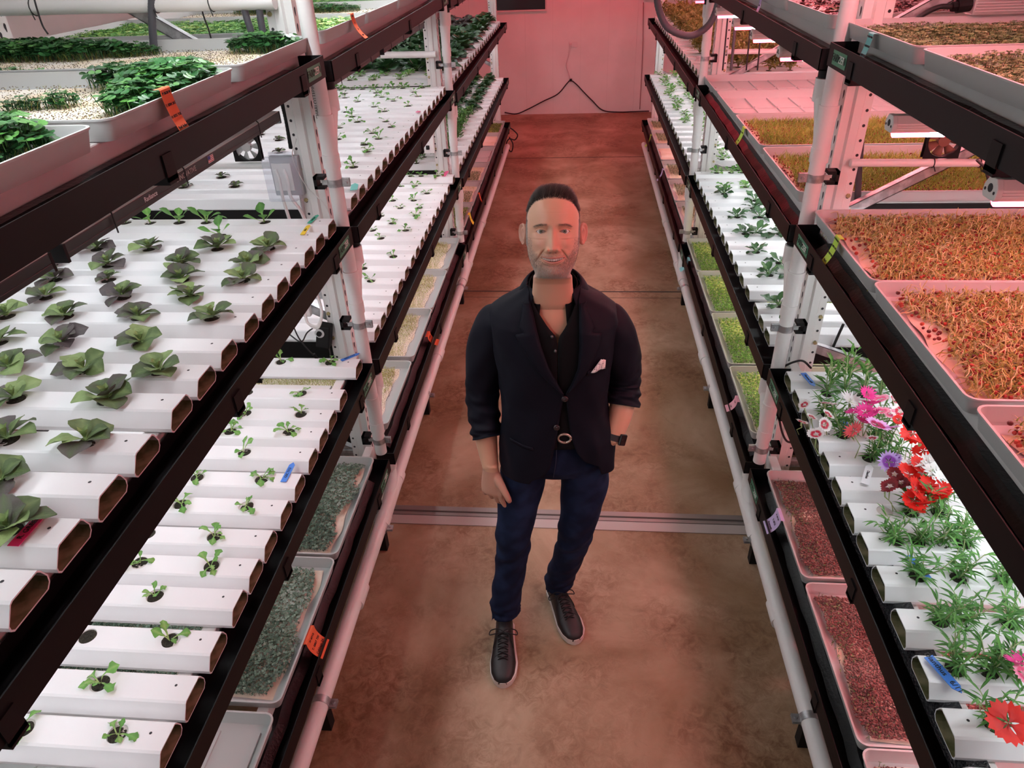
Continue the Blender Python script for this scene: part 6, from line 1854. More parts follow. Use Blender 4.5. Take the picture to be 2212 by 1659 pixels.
jm = remeshed(b, 0.0065, 'jeans', 3, 0.5)
jeans = kid('jeans', jm, M_jean)
M_stitch = mat('denim_seam', (0.035, 0.045, 0.09), 0.8)
b = MB(); b.tube(bez([(0.020, -0.117, 1.03), (0.018, -0.121, 0.95), (0.010, -0.112, 0.88), (0.006, -0.09, 0.84)], 6), 0.0014, 6); kid('fly_seam', b, M_stitch, parent=jeans)
b = MB()
b.rings([ring3((0.006, 0.004, z), rx, ry) for z, rx, ry in ((1.028, 0.163, 0.114), (1.030, 0.168, 0.118), (1.062, 0.166, 0.116), (1.064, 0.160, 0.11))]); kid('belt', b, M_shoe)
b = MB(); cx, cy, cz = 0.046, -0.121, 1.046
for k in range(28):
    pass
pts = [(cx + 0.021*math.cos(2*PI*k/28), cy - 0.004, cz + 0.0175*math.sin(2*PI*k/28)) for k in range(29)]
b.tube(pts, 0.0042, 8); kid('belt_buckle', b, mat('buckle_metal', (0.62, 0.50, 0.42), 0.3, metal=0.8))

# ---- shoes
def shoe(heel, ang, name='shoe'):
    """heel point on the floor, pointing along ang (0 = towards the camera)"""
    L = 0.308
    M = Matrix.Translation((heel[0], heel[1], 0.0005)) @ Matrix.Rotation(ang, 4, 'Z')
    def hw(s_):    # half width inner/outer along the foot
        base = np.interp(s_, [0, 0.03, 0.10, 0.30, 0.50, 0.70, 0.85, 0.94, 0.985, 1.0], [0.008, 0.024, 0.036, 0.038, 0.044, 0.052, 0.047, 0.034, 0.018, 0.006])
        return float(base)
    b = MB(); N = 48
    def outline(k, z, grow):
        out = []
        ss = [0.5 - 0.5*math.cos(PI*i/N) for i in range(N + 1)]
        for s_ in ss: out.append(M @ Vector((hw(s_)*grow*1.04 + 0.002, -(s_*L - 0.002), z)))
        for s_ in ss[::-1]: out.append(M @ Vector((-hw(s_)*grow*0.96 - 0.002, -(s_*L - 0.002), z)))
        return out
    b.rings([outline(0, 0.0, 0.97), outline(0, 0.004, 1.01), outline(0, 0.024, 1.04), outline(0, 0.030, 1.02), outline(0, 0.030, 0.90)])
    root = MB(); rr = []
    for i in range(41):
        s_ = 0.012 + 0.976*i/40; w = hw(s_)*0.97
        h = float(np.interp(s_, [0, 0.03, 0.08, 0.20, 0.34, 0.44, 0.56, 0.70, 0.84, 0.93, 0.98, 1.0], [0.045, 0.070, 0.086, 0.088, 0.094, 0.088, 0.074, 0.057, 0.048, 0.040, 0.028, 0.016])) + 0.01
        ring = []
        for j in range(25):
            a = PI*j/24
            ring.append(M @ Vector((w*math.copysign(abs(math.cos(a))**0.75, math.cos(a)), -s_*L, 0.022 + (h - 0.022)*math.sin(a)**0.62)))
        ring.append(M @ Vector((0, -s_*L, 0.018)))
        rr.append(ring)
    root.rings(rr)
    up_ = kid(name, root, M_shoe)
    up_['label'] = 'black leather low-top sneaker with a white sole'
    kid('sole', b, M_sole, parent=up_, angle=50)
    lc = MB()
    for k in range(6):
        s_ = 0.40 + 0.058*k; z = float(np.interp(s_, [0.34, 0.44, 0.56, 0.70], [0.094, 0.088, 0.074, 0.057])) + 0.0135
        w = 0.020
        lc.tube([M @ Vector(q) for q in ((-w, -(s_)*L, z - 0.006), (-w*0.4, -(s_ + 0.01)*L, z + 0.0012), (w*0.4, -(s_ + 0.028)*L, z - 0.0006), (w, -(s_ + 0.04)*L, z - 0.010))], 0.0026, 6)
        lc.tube([M @ Vector(q) for q in ((w, -(s_)*L, z - 0.006), (w*0.4, -(s_ + 0.01)*L, z + 0.0018), (-w*0.4, -(s_ + 0.028)*L, z), (-w, -(s_ + 0.04)*L, z - 0.010))], 0.0026, 6)
    z = 0.108
    for sg in (-1, 1):
        lc.tube([M @ Vector(q) for q in bez([(0, -0.125, z), (sg*0.022, -0.118, z + 0.006), (sg*0.050, -0.112, z - 0.012), (sg*0.056, -0.126, z - 0.020), (sg*0.040, -0.132, z - 0.010), (0, -0.128, z + 0.002)], 5)], 0.0022, 6)
        lc.tube([M @ Vector(q) for q in bez([(0, -0.127, z), (sg*0.022, -0.140, z - 0.004), (sg*0.036, -0.160, z - 0.030), (sg*0.040, -0.172, z - 0.045)], 5)], 0.0020, 6)
    kid('laces', lc, M_lace, parent=up_)
    tc = MB()
    tc.tube([M @ Vector((0.034*math.cos(a), -(0.70 - 0.035*math.sin(a))*L + 0.0, 0.0585 + 0.012*math.sin(a)**0.7)) for a in [PI*k/12 for k in range(13)]], 0.0010, 5)
    kid('toe_seam', tc, M_lace, parent=up_)
shoe((-0.200, -0.045), math.radians(3.5)); shoe((-0.008, 0.150), math.radians(21))

# ---- wristwatch on the left wrist
wp = Vector((0.214, -0.050, 1.000)); ax_ = (Vector(LA[4]) - Vector(LA[3])).normalized()
wx = ax_.cross(Vector((0, 1, 0))).normalized(); wy = ax_.cross(wx)
b = MB(); n = 28
for (r0, h) in (((0.0335), 0.011),):
    b.rings([[wp + ax_*q + (wx*math.cos(2*PI*j/n)*0.0345 + wy*math.sin(2*PI*j/n)*0.0315)*g_ for j in range(n)] for q, g_ in ((-h, 0.97), (-h, 1.04), (h, 1.04), (h, 0.97))], cap0=False, cap1=False)
wt = kid('watch', b, mat('watch_band', (0.02, 0.02, 0.022), 0.6), angle=40); wt['label'] = 'dark square-cased wristwatch on the left wrist'
od = (Vector((0.75, -0.65, 0.15))); od = (od - ax_*od.dot(ax_)).normalized(); sd_ = od.cross(ax_)
b = MB(); c0 = wp + od*0.035
Mw = Matrix(((sd_.x, ax_.x, od.x, c0.x), (sd_.y, ax_.y, od.y, c0.y), (sd_.z, ax_.z, od.z, c0.z), (0, 0, 0, 1)))
b.box((-0.017, -0.020, -0.004), (0.017, 0.020, 0.006), 0, Mw); cs_ = b.build('watch_case', mat('watch_case', (0.05, 0.05, 0.05), 0.25, metal=0.7), wt, bevel=0.004)
b = MB(); b.box((-0.014, -0.017, 0.006), (0.014, 0.017, 0.0068), 0, Mw); b.build('watch_glass', mat('watch_glass', (0.004, 0.004, 0.005), 0.05, spec=0.8), cs_)
# ---------------------------------------------------------------- paper notes clipped to trays, plant tags on channels
def onx(px, py, x):
    d = CF + (px - 1106) / F_PX * CR - (py - 829.5) / F_PX * CU
    t = x / d[0]
    return d * t + np.array([0, 0, CAM_H])
def ony(px, py, y):
    d = CF + (px - 1106) / F_PX * CR - (py - 829.5) / F_PX * CU
    t = y / d[1]
    return d * t + np.array([0, 0, CAM_H])
PAPER = {k: mat('paper_' + k, c, 0.75) for k, c in dict(orange=(0.86, 0.16, 0.06), lime=(0.50, 0.80, 0.10), teal=(0.22, 0.62, 0.62), lilac=(0.62, 0.50, 0.80), yellow=(0.90, 0.72, 0.05), pink=(0.88, 0.42, 0.50), cyan=(0.35, 0.75, 0.80)).items()}
TAGM = {k: mat('tag_' + k, c, 0.45) for k, c in dict(blue=(0.05, 0.22, 0.75), yellow=(0.88, 0.66, 0.03), green=(0.06, 0.50, 0.32), teal=(0.10, 0.55, 0.48), magenta=(0.88, 0.03, 0.22), pink=(0.90, 0.12, 0.32), white=(0.85, 0.85, 0.88)).items()}
def lettering(parent, ploc, txt, size, origin, xd, yd, m=None, name='handwriting'):
    me = text_mesh(txt, size, name); me.materials.append(m or M_text)
    o = bpy.data.objects.new(name, me); COL.objects.link(o); frame(o, origin, xd, yd); adopt(o, parent, ploc); return o
def note(side, px, py, d, L, W, col, lines, lab, lean=0.25, slant=0.0, ts=0.0095):
    S = SG[side]; top = onx(px, py, sx(side, d))
    yd = Vector((0, 1 if side == 'L' else -1, 0))
    out = Vector((-S, 0, 0))
    t = bpy.data.objects.new('paper_note', None)
    v = []; f = []; n = 12
    P = Vector(top) + Vector((S*0.006, 0, 0.0015)); pts = []
    a = 0.0
    p = Vector(top) + out*0.004
    ctr = [Vector(top) - out*0.012 + Vector((0, 0, 0.001)), Vector(top) + out*0.002 + Vector((0, 0, 0.0025))]
    for i in range(n + 1):
        s_ = i/n
        ctr.append(p + out*(lean*L*s_*s_) + Vector((0, 0, -L*s_*math.sqrt(max(0.1, 1 - (lean*s_)**2)))) + yd*slant*L*s_)
    b = MB()
    rr = []
    for c in ctr:
        rr.append([c - yd*W/2 + out*0.0003, c + yd*W/2 + out*0.0003, c + yd*W/2 - out*0.0002, c - yd*W/2 - out*0.0002])
    rr = [[q - Vector(top) for q in r] for r in rr]
    b.rings(rr); o = b.build('paper_note', PAPER[col]); o.location = top
    tag(o, lab, 'note')
    for k, ln in enumerate(lines):
        s_ = (k + 0.7)/(len(lines) + 0.3); i = 2 + int(s_*n); c = ctr[i]; dn = (ctr[min(i+1, len(ctr)-1)] - ctr[i-1]).normalized()
        nrm = yd.cross(-dn)
        if nrm.dot(out) < 0: nrm = -nrm
        lettering(o, top, ln, ts, c + nrm*0.0012, yd, -dn)
    return o
note('L', 352, 192, 0.044, 0.098, 0.044, 'orange', ['P: 0630 W', 'T: 0704 SAT', 'H: 0721 TUE', 'Basil, Italian'], 'orange handwritten paper note hanging from the near top left tray', 0.22, 0.06, 0.0085)
note('L', 758, 30, 0.044, 0.10, 0.046, 'orange', ['02 W', '12', '18', 'Basil'], 'orange paper note on the first top left tray beyond the post', 0.45, 0.1)
note('L', 668, 1372, 0.040, 0.085, 0.080, 'orange', ['P: 0712', 'T: 0807 TH', 'Cabbage 24'], 'orange paper note reading Cabbage on the bottom left tray', 0.50, 0, 0.013)
note('L', 925, 722, 0.040, 0.08, 0.075, 'orange', ['P: 0718', 'Mustard'], 'orange paper note on the yellow sprout tray behind the post', 0.7, 0, 0.013)
note('L', 1014, 462, 0.040, 0.09, 0.06, 'yellow', ['T: 07'], 'yellow paper note on a bottom left tray in the far bay', 0.3)
note('L', 1035, 418, 0.040, 0.10, 0.05, 'orange', ['07'], 'narrow orange paper note on a bottom left tray, far bay', 0.3)
note('R', 1812, 513, 0.046, 0.100, 0.042, 'lime', ['P: 0710 SAT', 'T: 0715 TUE', 'H: 0724 TUE', 'Peas 3'], 'lime green handwritten note on the sprouted pea tray', 0.30, -0.05, 0.0085)
note('R', 1608, 276, 0.044, 0.10, 0.055, 'lime', ['P: 0718', 'Peas'], 'lime green paper note on the grassy shoot tray', 0.35, -0.1)
note('R', 1885, 73, 0.040, 0.098, 0.040, 'teal', ['P: 0710 WED', 'T: 0720 MON', 'H: 0730 THU', 'Basil Thai'], 'pale teal handwritten note on the near top right tray', 0.25, -0.12, 0.0078)
note('R', 1645, 0, 0.044, 0.09, 0.045, 'lilac', ['P: 07', 'T: 07'], 'lilac paper note on a top right tray of the middle bay', 0.35)
note('R', 1684, 1112, 0.040, 0.085, 0.075, 'lilac', ['P: 0718', 'T: 0713', 'Amaranth'], 'lilac paper note on the bottom right seed tray', 0.50, 0, 0.012)
note('R', 1592, 862, 0.035, 0.075, 0.06, 'pink', ['P: 07', 'T: 07'], 'pink paper note on the first lime microgreen tray', 0.6)
note('R', 1487, 560, 0.030, 0.10, 0.07, 'cyan', ['P: 07'], 'pale cyan paper note on the last lime microgreen tray', 0.5)
note('R', 1432, 366, 0.040, 0.12, 0.06, 'lilac', ['07'], 'lilac paper note on a bottom right tray in the far bay', 0.4)
note('R', 1406, 292, 0.040, 0.14, 0.07, 'lime', ['07'], 'lime paper note on a bottom right tray near the back wall', 0.4)

def ptag(p0, p1, z, w, col, txt, lab, ts=0.010, flip=False, rise=0.0):
    """flat pointed plant tag lying from p0 (square end) to p1 (tip), pixel positions at height z"""
    a, c = Vector(onz(p0[0], p0[1], z)), Vector(onz(p1[0], p1[1], z + rise)); c.z = z + rise; a.z = z
    d = (c - a); L = d.length; d.normalize(); s_ = Vector((0, 0, 1)).cross(d).normalized(); nrm = d.cross(s_)
    b = MB()
    pts = [(0, -w/2), (L - w*0.7, -w/2), (L, 0), (L - w*0.7, w/2), (0, w/2)]
    b.rings([[d*u + s_*v + nrm*h for u, v in pts] for h in (0, 0.0012)])
    o = b.build('plant_tag', TAGM[col]); o.location = a; tag(o, lab, 'plant tag')
    if txt:
        if flip: lettering(o, a, txt, ts, a + d*(L*0.45) + nrm*0.0018, -d, -s_)
        else: lettering(o, a, txt, ts, a + d*(L*0.45) + nrm*0.0018, d, s_)
ZB, ZC = ZT['B'] + 0.040, ZT['C'] + 0.040
ptag((653, 507), (668, 486), ZB, 0.016, 'yellow', '6/16', 'yellow pointed tag on the second-row channel by the post', 0.012)
ptag((668, 482), (687, 464), ZB, 0.016, 'green', 'Red Leaf', 'green pointed tag on the last upper left channel', 0.010)
ptag((764, 411), (767, 396), ZB, 0.030, 'teal', '', 'teal tag on the first channel behind the left post', 0.01)
ptag((737, 779), (777, 763), ZC, 0.018, 'blue', 'GSC 7/13', 'blue pointed tag reaching the white pipe', 0.013)
ptag((612, 1041), (634, 999), ZC, 0.020, 'blue', 'GSC 7/13', 'blue pointed tag near the middle of the third left tier', 0.013)
ptag((28, 1180), (105, 1095), ZB, 0.022, 'magenta', 'R. GREEN', 'magenta tag under the near left lettuce', 0.014)
ptag((958, 381), (967, 369), ZC, 0.030, 'pink', '', 'small pink tag at the far end of third left tier', 0.01)
ptag((1735, 806), (1760, 835), ZC, 0.022, 'blue', 'Mumms 6/8', 'blue tag on the first right channel with upright plants', 0.013)
ptag((1822, 905), (1830, 938), ZC + 0.02, 0.022, 'blue', '6/22', 'blue tag half hidden among the pink flowers', 0.012)
ptag((1868, 1046), (1880, 1003), ZC + 0.004, 0.024, 'white', 'Dianthus', 'white pointed tag beside the empty holes', 0.012, True)
ptag((1961, 1200), (2012, 1257), ZC + 0.01, 0.020, 'blue', 'Dianthus', 'blue tag tilted between bushy dianthus plants', 0.013)
ptag((2005, 1418), (2078, 1498), ZC + 0.006, 0.024, 'blue', 'Dianthus   6/11', 'blue tag reading Dianthus 6/11 near the lower right corner', 0.018)
ptag((906, 240), (898, 243), ZB, 0.02, 'pink', '', 'tiny pink tag on upper left middle channels', 0.01)

# ---------------------------------------------------------------- electrical gear by the left post
M_clear = mat('clear_cover', (0.85, 0.88, 0.92), 0.12)
nt_ = M_clear.node_tree; g_ = nt_.nodes.new('ShaderNodeBsdfTransparent'); g_.inputs[0].default_value = (0.9, 0.92, 0.95, 1); mxs = nt_.nodes.new('ShaderNodeMixShader'); mxs.inputs[0].default_value = 0.80
nt_.links.new(nt_.nodes['Principled BSDF'].outputs[0], mxs.inputs[1]); nt_.links.new(g_.outputs[0], mxs.inputs[2]); nt_.links.new(mxs.outputs[0], nt_.nodes['Material Output'].inputs[0])
M_greybox = mat('grey_box', (0.42, 0.42, 0.43), 0.5)
M_wplast = mat('white_plastic', (0.78, 0.77, 0.76), 0.4)
t = thing('outlet_cover', 'clear weatherproof outlet box mounted beside the left post', 'outlet box', (-1.115, 2.60, 1.70))
b = MB(); b.box((-0.052, 0.030, -0.075), (0.062, 0.058, 0.075)); b.build('back_box', M_greybox, t, bevel=0.004)
b = MB(); b.box((-0.046, 0.0305, -0.055), (0.030, 0.027, 0.050)); b.build('outlet_face', M_wplast, t, bevel=0.002)
b = MB()
oc = [(-0.058, -0.030), (0.052, -0.030), (0.060, 0.028), (-0.066, 0.028)]
for z0, z1, k_ in ((-0.082, 0.078, 0),):
    b.rings([[(x*1.0, y, z0) for x, y in oc], [(x, y, z1) for x, y in oc]])
b.build('clear_lid', M_clear, t, bevel=0.008)
b = MB(); b.tube([(-0.045, 0.028, 0.085), (0.045, 0.028, 0.085)], 0.008, 10); b.build('lid_hinge', M_clear, t)
for k, (xa, dx) in enumerate(((-0.020, 0.006), (0.012, 0.030))):
    b = MB(); b.tube(bez([(xa, 0.0, 0.035), (xa + 0.010, -0.008, 0.0), (xa + 0.006, 0.0, -0.07), (xa + dx, 0.01, -0.13), (xa + dx*1.5, 0.03, -0.24)], 6), 0.0062, 10); b.build('power_cord', M_cordw, t, smooth=True)
b = MB(); b.tube([(0.045, 0.035, -0.075), (0.042, 0.037, -0.17)], 0.007, 10); b.build('flex_conduit', mat('braided_conduit', (0.55, 0.5, 0.5), 0.5, bump=(300, 1, 0.004)), t)
t = thing('power_strip', 'white power strip with coiled white cords below the upper left shelf', 'power strip', (-1.115, 2.62, 1.15))
b = MB(); b.box((-0.055, 0, -0.05), (-0.012, 0.03, 0.07)); b.build('strip_body', M_wplast, t, bevel=0.004)
b = MB()
for k in range(2): b.box((-0.045, -0.001, 0.015 - k*0.035), (-0.040, 0.001, 0.026 - k*0.035)); b.box((-0.030, -0.001, 0.015 - k*0.035), (-0.025, 0.001, 0.026 - k*0.035))
b.build('socket_slots', M_hole, t)
for k in range(2):
    b = MB(); b.tube(bez([(-0.03, -0.012, -0.03 + k*0.03), (-0.02, -0.02, -0.07), (0.02, -0.02, -0.08 - 0.01*k), (0.045, -0.01, -0.02), (0.035, 0.0, 0.08), (0.028, 0.01, 0.20)], 8), 0.0062 - 0.001*k, 10); b.build('white_cord', M_cordw, t, smooth=True)
t = thing('dimmer_box', 'black dimmer box with round dial on the left post', 'dimmer', (-1.085, 2.60, 1.01))
b = MB(); b.box((-0.03, 0, -0.055), (0.03, 0.05, 0.055), 0, Matrix.Rotation(math.radians(12), 4, 'Y')); b.build('dimmer_body', M_blackd, t, bevel=0.006)
b = MB(); b.tube([(-0.010, -0.010, 0.022), (-0.010, 0.002, 0.022)], [0.011, 0.012], 18); b.build('dial_knob', M_black, t, smooth=True, angle=40)
b = MB(); b.tube([(-0.010, -0.0012, 0.022), (-0.010, 0.0, 0.022)], 0.021, 26); b.build('dial_scale', mat('dial_print', (0.55, 0.55, 0.55), 0.5), t)
for k, pts in enumerate(([(0.012, 0.02, -0.05), (0.02, 0.0, -0.085), (0.01, 0.02, -0.11)], [(-0.02, 0.02, 0.05), (-0.06, -0.005, 0.03), (-0.10, 0.0, -0.02), (-0.16, 0.03, 0.0)], [(-0.12, 0.0, 0.06), (-0.10, -0.01, 0.0), (-0.07, 0.0, -0.07), (-0.05, 0.01, -0.10)])):
    b = MB(); b.tube(bez(pts, 8), 0.0032, 8); b.build('black_cord', M_cord, t, smooth=True)
b = MB(); b.tube([(-0.058, 0.005, -0.085), (-0.044, 0.012, -0.125)], [0.008, 0.006], 10); b.build('connector', M_blackd, t)
# power gear of the middle-left post
t = thing('power_strip', 'white power strip at the second left post among greens', 'power strip', tuple(ony(928, 305, 5.28)))
b = MB(); b.box((-0.05, 0, -0.09), (0.03, 0.03, 0.08)); b.build('strip_body', M_wplast, t, bevel=0.006)
b = MB(); b.box((-0.03, -0.012, 0.0), (-0.005, 0, 0.03)); b.box((-0.03, -0.012, -0.06), (-0.005, 0, -0.03)); b.build('plug', M_blackd, t, bevel=0.003)

# ---------------------------------------------------------------- level PVC pipes, hoses, fans
def pipe(name, lab, cat, a, c, r, m, ties=()):
    t = thing(name, lab, cat, tuple(a))
    A, C = Vector((0, 0, 0)), Vector(c) - Vector(a)
    b = MB(); b.tube([A, C], r, 20); b.build('pipe_body', m, t, smooth=True, angle=40)
    for q in ties:
        p = A.lerp(C, q); b = MB(); n = 14
        b.tube([(p.x, p.y + (r + 0.002)*math.cos(2*PI*k/n), p.z + (r + 0.002)*math.sin(2*PI*k/n)) for k in range(n + 1)], 0.0018, 6)
        b.tube([(p.x, p.y - r, p.z - r*0.5), (p.x + 0.008, p.y - r - 0.004, p.z - r - 0.012)], 0.0018, 6); b.build('cable_tie', M_cord, t)
    return t
pipe('cross_pipe', 'level white PVC pipe behind the top left trays', 'pipe', (-2.12, 2.62, 2.300), (-1.02, 2.62, 2.292), 0.0265, M_pvc, (0.05, 0.22, 0.62, 0.80))
pipe('cross_pipe', 'level white PVC pipe holding a fan, near right post', 'pipe', (0.965, 2.625, 1.728), (2.0, 2.625, 1.715), 0.0135, M_pvc, (0.27, 0.42))
pipe('cross_pipe', 'level white PVC pipe over the far left greens', 'pipe', (-1.75, 5.31, 1.76), (-0.99, 5.31, 1.75), 0.022, M_pvc)
pipe('cross_pipe', 'level white PVC pipe behind the far right post', 'pipe', (0.99, 5.31, 1.72), (1.75, 5.31, 1.71), 0.016, M_pvc)
pipe('cross_pipe', 'level white PVC pipe behind the near left lettuces', 'pipe', (-1.95, 2.74, 1.715), (-1.08, 2.74, 1.712), 0.0135, M_pvc)
def hose(lab, pts, r, m=M_hose, cat='hose', name='corrugated_hose', n=12, rib=True):
    P = bez(pts, 14); a = P[0]
    b = MB()
    rs = [r*(1.0 + (0.05 if (k % 2) else 0.0)) for k in range(len(P))] if rib else r
    b.tube([p - a for p in P], rs, n); o = b.build(name, m, smooth=True); o.location = a
    return tag(o, lab, cat)
hose('grey corrugated hose hanging behind the near top left trays', [ony(330, -25, 2.60), ony(328, 20, 2.60), ony(330, 72, 2.60), ony(334, 120, 2.60)], 0.0125)
hose('left one of the paired grey hoses beside the left post', [ony(518, -20, 2.62), ony(532, 35, 2.62), ony(545, 75, 2.62), ony(556, 110, 2.62)], 0.0115)
hose('right one of the paired grey hoses beside the left post', [ony(556, -20, 2.62), ony(562, 35, 2.62), ony(569, 75, 2.62), ony(574, 110, 2.62)], 0.0115)
hose('grey corrugated hose running down behind the near right post', [ony(1890, 120, 2.76), ony(1868, 230, 2.76), ony(1858, 330, 2.76), ony(1852, 440, 2.76)], 0.0115)
hose('grey hose looping above the far right herbs', [ony(1418, -40, 5.15), ony(1422, 15, 5.15), ony(1443, 60, 5.15), ony(1490, 77, 5.15), ony(1530, 55, 5.15), ony(1550, 10, 5.15), ony(1553, -40, 5.15)], 0.021)
hose('black drain hose curving down beside the electrical box', [ony(612, 218, 2.76), ony(622, 260, 2.76), ony(632, 320, 2.76)], 0.014, M_blackd)
hose('black cord hanging in front of the top left pipe', [ony(72, -10, 2.45), ony(80, 20, 2.45), ony(92, 55, 2.45), ony(104, 74, 2.45)], 0.0028, M_cord, 'cord', 'cord', 8, False)
hose('black cord below the pipe, right of the grey hose', [ony(433, 8, 2.70), ony(440, 35, 2.70), ony(450, 62, 2.70), ony(456, 84, 2.70)], 0.0028, M_cord, 'cord', 'cord', 8, False)
hose('white cord draped down the near left post', [ony(640, 300, 2.63), ony(632, 340, 2.63), ony(660, 400, 2.63), ony(700, 440, 2.63), ony(717, 480, 2.63)], 0.0022, M_cordw, 'cord', 'cord', 8, False)
hose('black cord curling over the gutter at near right post', [ony(1690, 793, 2.60), ony(1715, 782, 2.60), ony(1735, 780, 2.60), ony(1752, 795, 2.62)], 0.0045, M_cord, 'cord', 'cord', 8, False)
hose('black cord looped below the flower shelf near the post', [ony(1683, 905, 2.45), ony(1690, 935, 2.45), ony(1700, 953, 2.45), ony(1716, 956, 2.45)], 0.0045, M_cord, 'cord', 'cord', 8, False)
hose('black cord hanging from the near right grow light', [ony(2110, 345, 2.1), ony(2128, 365, 2.1), ony(2137, 400, 2.1), ony(2142, 430, 2.1)], 0.004, M_cord, 'cord', 'cord', 8, False)
hose('black rod-like cord behind flowers at right post', [ony(1822, 700, 2.74), ony(1806, 735, 2.74), ony(1792, 768, 2.74)], 0.006, M_cord, 'cord', 'cord', 8, False)
for k, xx in enumerate((1583, 1616, 1640, 1565)):
    hose('dark cord behind right middle light bars, %s from the post' % ['second', 'third', 'fourth', 'first'][k], [ony(xx + 8, 25, 5.0), ony(xx + 3, 80, 5.0), ony(xx - 4, 152, 5.0)], 0.009 if k == 0 else 0.005, M_hose if k == 0 else M_cord, 'cord', 'cord', 8, False)
def fan(lab, c, s_, col):
    t = thing('circulation_fan', lab, 'fan', tuple(c))
    b = MB()
    n = 28; R0 = s_*0.46
    for (ya, yb) in ((0.0, 0.004), (0.021, 0.025)):
        outer = [(-s_/2, -s_/2), (s_/2, -s_/2), (s_/2, s_/2), (-s_/2, s_/2)]
        for q in range(4):
            (x0, z0), (x1, z1) = outer[q], outer[(q+1) % 4]
            a0 = math.atan2(z0, x0); rr = []
            for k in range(8):
                u = k/7; a = a0 + (PI/2)*u
                rr.append(((x0 + (x1-x0)*u, z0 + (z1-z0)*u), (R0*math.cos(a), R0*math.sin(a))))
            for k in range(7):
                p = [rr[k][0], rr[k+1][0], rr[k+1][1], rr[k][1]]
                b.prism(p, 'y', ya, yb)
    ring = [[(rad*math.cos(2*PI*k/n), y, rad*math.sin(2*PI*k/n)) for k in range(n)] for rad, y in ((R0, 0.0), (R0, 0.025), (R0 + 0.002, 0.025), (R0 + 0.002, 0.0))]
    b.rings(ring, cap0=False, cap1=False); b.build('fan_frame', M_blackd, t)
    h = MB(); h.tube([(0, 0.004, 0), (0, 0.022, 0)], s_*0.17, 20); h.build('fan_hub', col, t, smooth=True, angle=40)
    for q in range(7):
        bl = MB(); a = 2*PI*q/7; v = []
        for i in range(5):
            r_ = s_*0.16 + (R0 - s_*0.17)*i/4
            for (da, y) in ((-0.30, 0.020), (0.0, 0.012), (0.30, 0.005)):
                v.append((r_*math.cos(a + da), y, r_*math.sin(a + da)))
        bl.add(v, [(i*3 + j, i*3 + j + 1, i*3 + j + 4, i*3 + j + 3) for i in range(4) for j in range(2)])
        o = bl.build('fan_blade', col, t, smooth=True); sm = o.modifiers.new('s', 'SOLIDIFY'); sm.thickness = 0.0015
M_brown = mat('dusty_brown_fan', (0.22, 0.10, 0.07), 0.7)
fan('brown square fan tied to the white pipe in the near right bay', ony(2042, 305, 2.66), 0.12, M_brown)
fan('pale square fan on the pipe behind the upper left lettuces', ony(530, 318, 2.72), 0.11, mat('pale_fan', (0.5, 0.5, 0.5), 0.4))
# finned LED driver at the upper right
c = ony(2150, 8, 2.66); t = thing('light_driver', 'finned metal lamp driver with black cable gland, upper right corner', 'lamp driver', tuple(c))
b = MB(); b.box((-0.075, -0.03, -0.028), (0.32, 0.04, 0.035)); b.build('driver_body', mat('driver_metal', (0.62, 0.60, 0.60), 0.35, metal=0.4), t, bevel=0.003)
b = MB()
for k in range(7): b.box((-0.070, -0.034, -0.020 + k*0.008), (0.31, -0.030, -0.017 + k*0.008))
b.build('cooling_fins', mat('driver_metal', (0, 0, 0)), t)
b = MB(); b.tube([(-0.075, 0, 0.0), (-0.115, 0, -0.004)], 0.020, 16); b.tube([(-0.11, 0, -0.004), (-0.13, 0, -0.005)], 0.016, 6); b.build('cable_gland', M_blackd, t)
b = MB(); b.tube(bez([(-0.125, 0, -0.005), (-0.17, 0, -0.005), (-0.22, 0, -0.03), (-0.26, 0, -0.07)], 8), 0.008, 10); b.build('power_cable', M_cord, t, smooth=True)

# ---------------------------------------------------------------- back wall outlet, cords
t = thing('wall_outlet', 'small pale outlet plate on the back wall with plug', 'outlet', (-0.09, YW - 0.012, 0.98))
b = MB(); b.box((-0.058, 0, -0.037), (0.058, 0.0115, 0.037)); b.build('outlet_plate', mat('outlet_plate', (0.72, 0.66, 0.66), 0.4), t, bevel=0.003)
b = MB(); b.box((-0.052, -0.028, -0.018), (-0.018, 0, 0.014)); b.build('plug', mat('pink_white_plug', (0.66, 0.55, 0.56), 0.5), t, bevel=0.004)
hose('pale thin cord dropping from the wall outlet', [(-0.125, YW - 0.03, 0.965), (-0.16, YW - 0.02, 0.82), (-0.19, YW - 0.02, 0.70), (-0.15, YW - 0.02, 0.58), (-0.13, YW - 0.02, 0.48)], 0.006, mat('pale_cord', (0.70, 0.58, 0.60), 0.5), 'cord', 'cord', 8, False)
pc_ = [(1090, 243), (1115, 246), (1140, 236), (1175, 218), (1205, 203), (1225, 180), (1233, 174), (1245, 182), (1262, 200), (1280, 218), (1302, 238), (1335, 242), (1370, 241), (1402, 240)]
hose('black extension cord hooked up in a peak on the back wall', [Vector(ony(x, y, YW - 0.02)) for x, y in pc_], 0.0085, M_cord, 'cord', 'extension_cord', 8, False)
b = MB(); p = ony(1233, 173, YW - 0.02); b.box((-0.018, -0.012, -0.018), (0.018, 0.012, 0.018)); o = b.build('cord_clip', M_blackd); o.location = p; tag(o, 'small black clip holding the cord at its peak', 'clip')
hose('dark thin conduit running straight down the back wall', [Vector(ony(1390, 5, YW - 0.015)), Vector(ony(1388, 120, YW - 0.015)), Vector(ony(1382, 236, YW - 0.015))], 0.006, mat('rose_conduit', (0.35, 0.22, 0.22), 0.5), 'conduit', 'wall_conduit', 8, False)
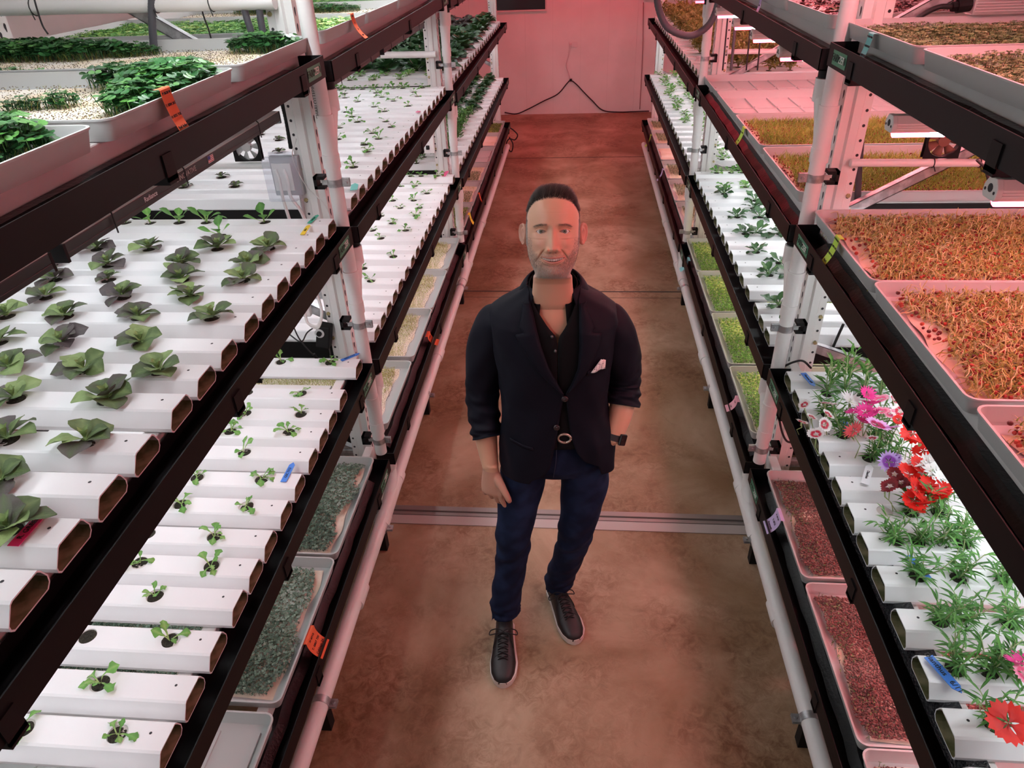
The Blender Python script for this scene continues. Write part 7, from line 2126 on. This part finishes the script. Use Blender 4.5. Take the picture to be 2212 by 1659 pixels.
hose('black cable loop hanging at the end of the left gutter', [Vector(ony(x, y, 9.42)) for x, y in ((1100, 275), (1110, 282), (1118, 292), (1112, 302), (1100, 300), (1094, 312), (1104, 328), (1108, 312), (1100, 296))], 0.008, M_cord, 'cable', 'cable_loop', 8, False)

# ---------------------------------------------------------------- lettering on the left grow bar and pipe
bars = [o for o in bpy.data.objects if o.get('label', '').startswith('black grow bar under the top tier, left near bay, aisle row, far')]
if bars:
    o = bars[0]; L_ = Vector(o.location)
    xf = L_.x + 0.0188
    lettering(o, L_, 'Radiance', 0.017, (xf, 1.615, L_.z + 0.012), (0, 1, 0), (0, 0, 1), M_textw, 'lettering')
    lettering(o, L_, 'INNOVATIVE', 0.019, (xf, 1.80, L_.z + 0.012), (0, 1, 0), (0, 0, 1), mat('print_grey', (0.5, 0.46, 0.44), 0.5), 'lettering')
    b = MB()
    b.box((xf - 0.0004 - L_.x, 1.93 - L_.y, 0.003), (xf + 0.0003 - L_.x, 1.965 - L_.y, 0.021), 0)
    for k in range(4): b.box((xf - L_.x, 1.93 - L_.y, 0.0045 + k*0.0045), (xf + 0.0006 - L_.x, 1.965 - L_.y, 0.0065 + k*0.0045), 1)
    b.box((xf + 0.0004 - L_.x, 1.93 - L_.y, 0.012), (xf + 0.0009 - L_.x, 1.945 - L_.y, 0.021), 2)
    b.build('flag_decal', [M_textw, mat('flag_red', (0.6, 0.04, 0.04), 0.5), mat('flag_blue', (0.04, 0.06, 0.3), 0.5)], o)
st = [o for o in bpy.data.objects if o.get('label', '').startswith('white PVC drain stack with wye fittings at the left rack between near')][0]
lettering(st, st.location, 'CHARLOTTEPIPE.COM', 0.016, (st.location.x - 0.013, st.location.y - 0.0262, 2.0), (0, 0, 1), (-1, -0.3, 0), M_text, 'lettering')

# unseen ceiling bars added to brighten the back wall with rose light
for k, (xx, yy) in enumerate(((-0.75, 10.2), (0.75, 10.2))):
    t = thing('wall_fill_bar', 'added unseen rose fill bar before the back wall, %s one' % ['left', 'right'][k], 'added fill light', (xx, yy, 3.15))
    b = MB(); b.box((-0.55, -0.03, 0.0), (0.55, 0.03, 0.06)); b.build('housing', M_barwht, t)
    b = MB(); b.box((-0.02, -0.02, 0.06), (0.02, 0.02, 0.15)); b.build('ceiling_mount', M_barwht, t)
    b = MB(); b.prism([(0.024*math.cos(PI + PI*j/6), 0.001 + 0.024*math.sin(PI + PI*j/6)) for j in range(7)], 'x', -0.53, 0.53)
    b.build('light_strip', glow((1.0, 0.45, 0.50), 26 * LK * 1.8, PI*0.024*1.06), t)
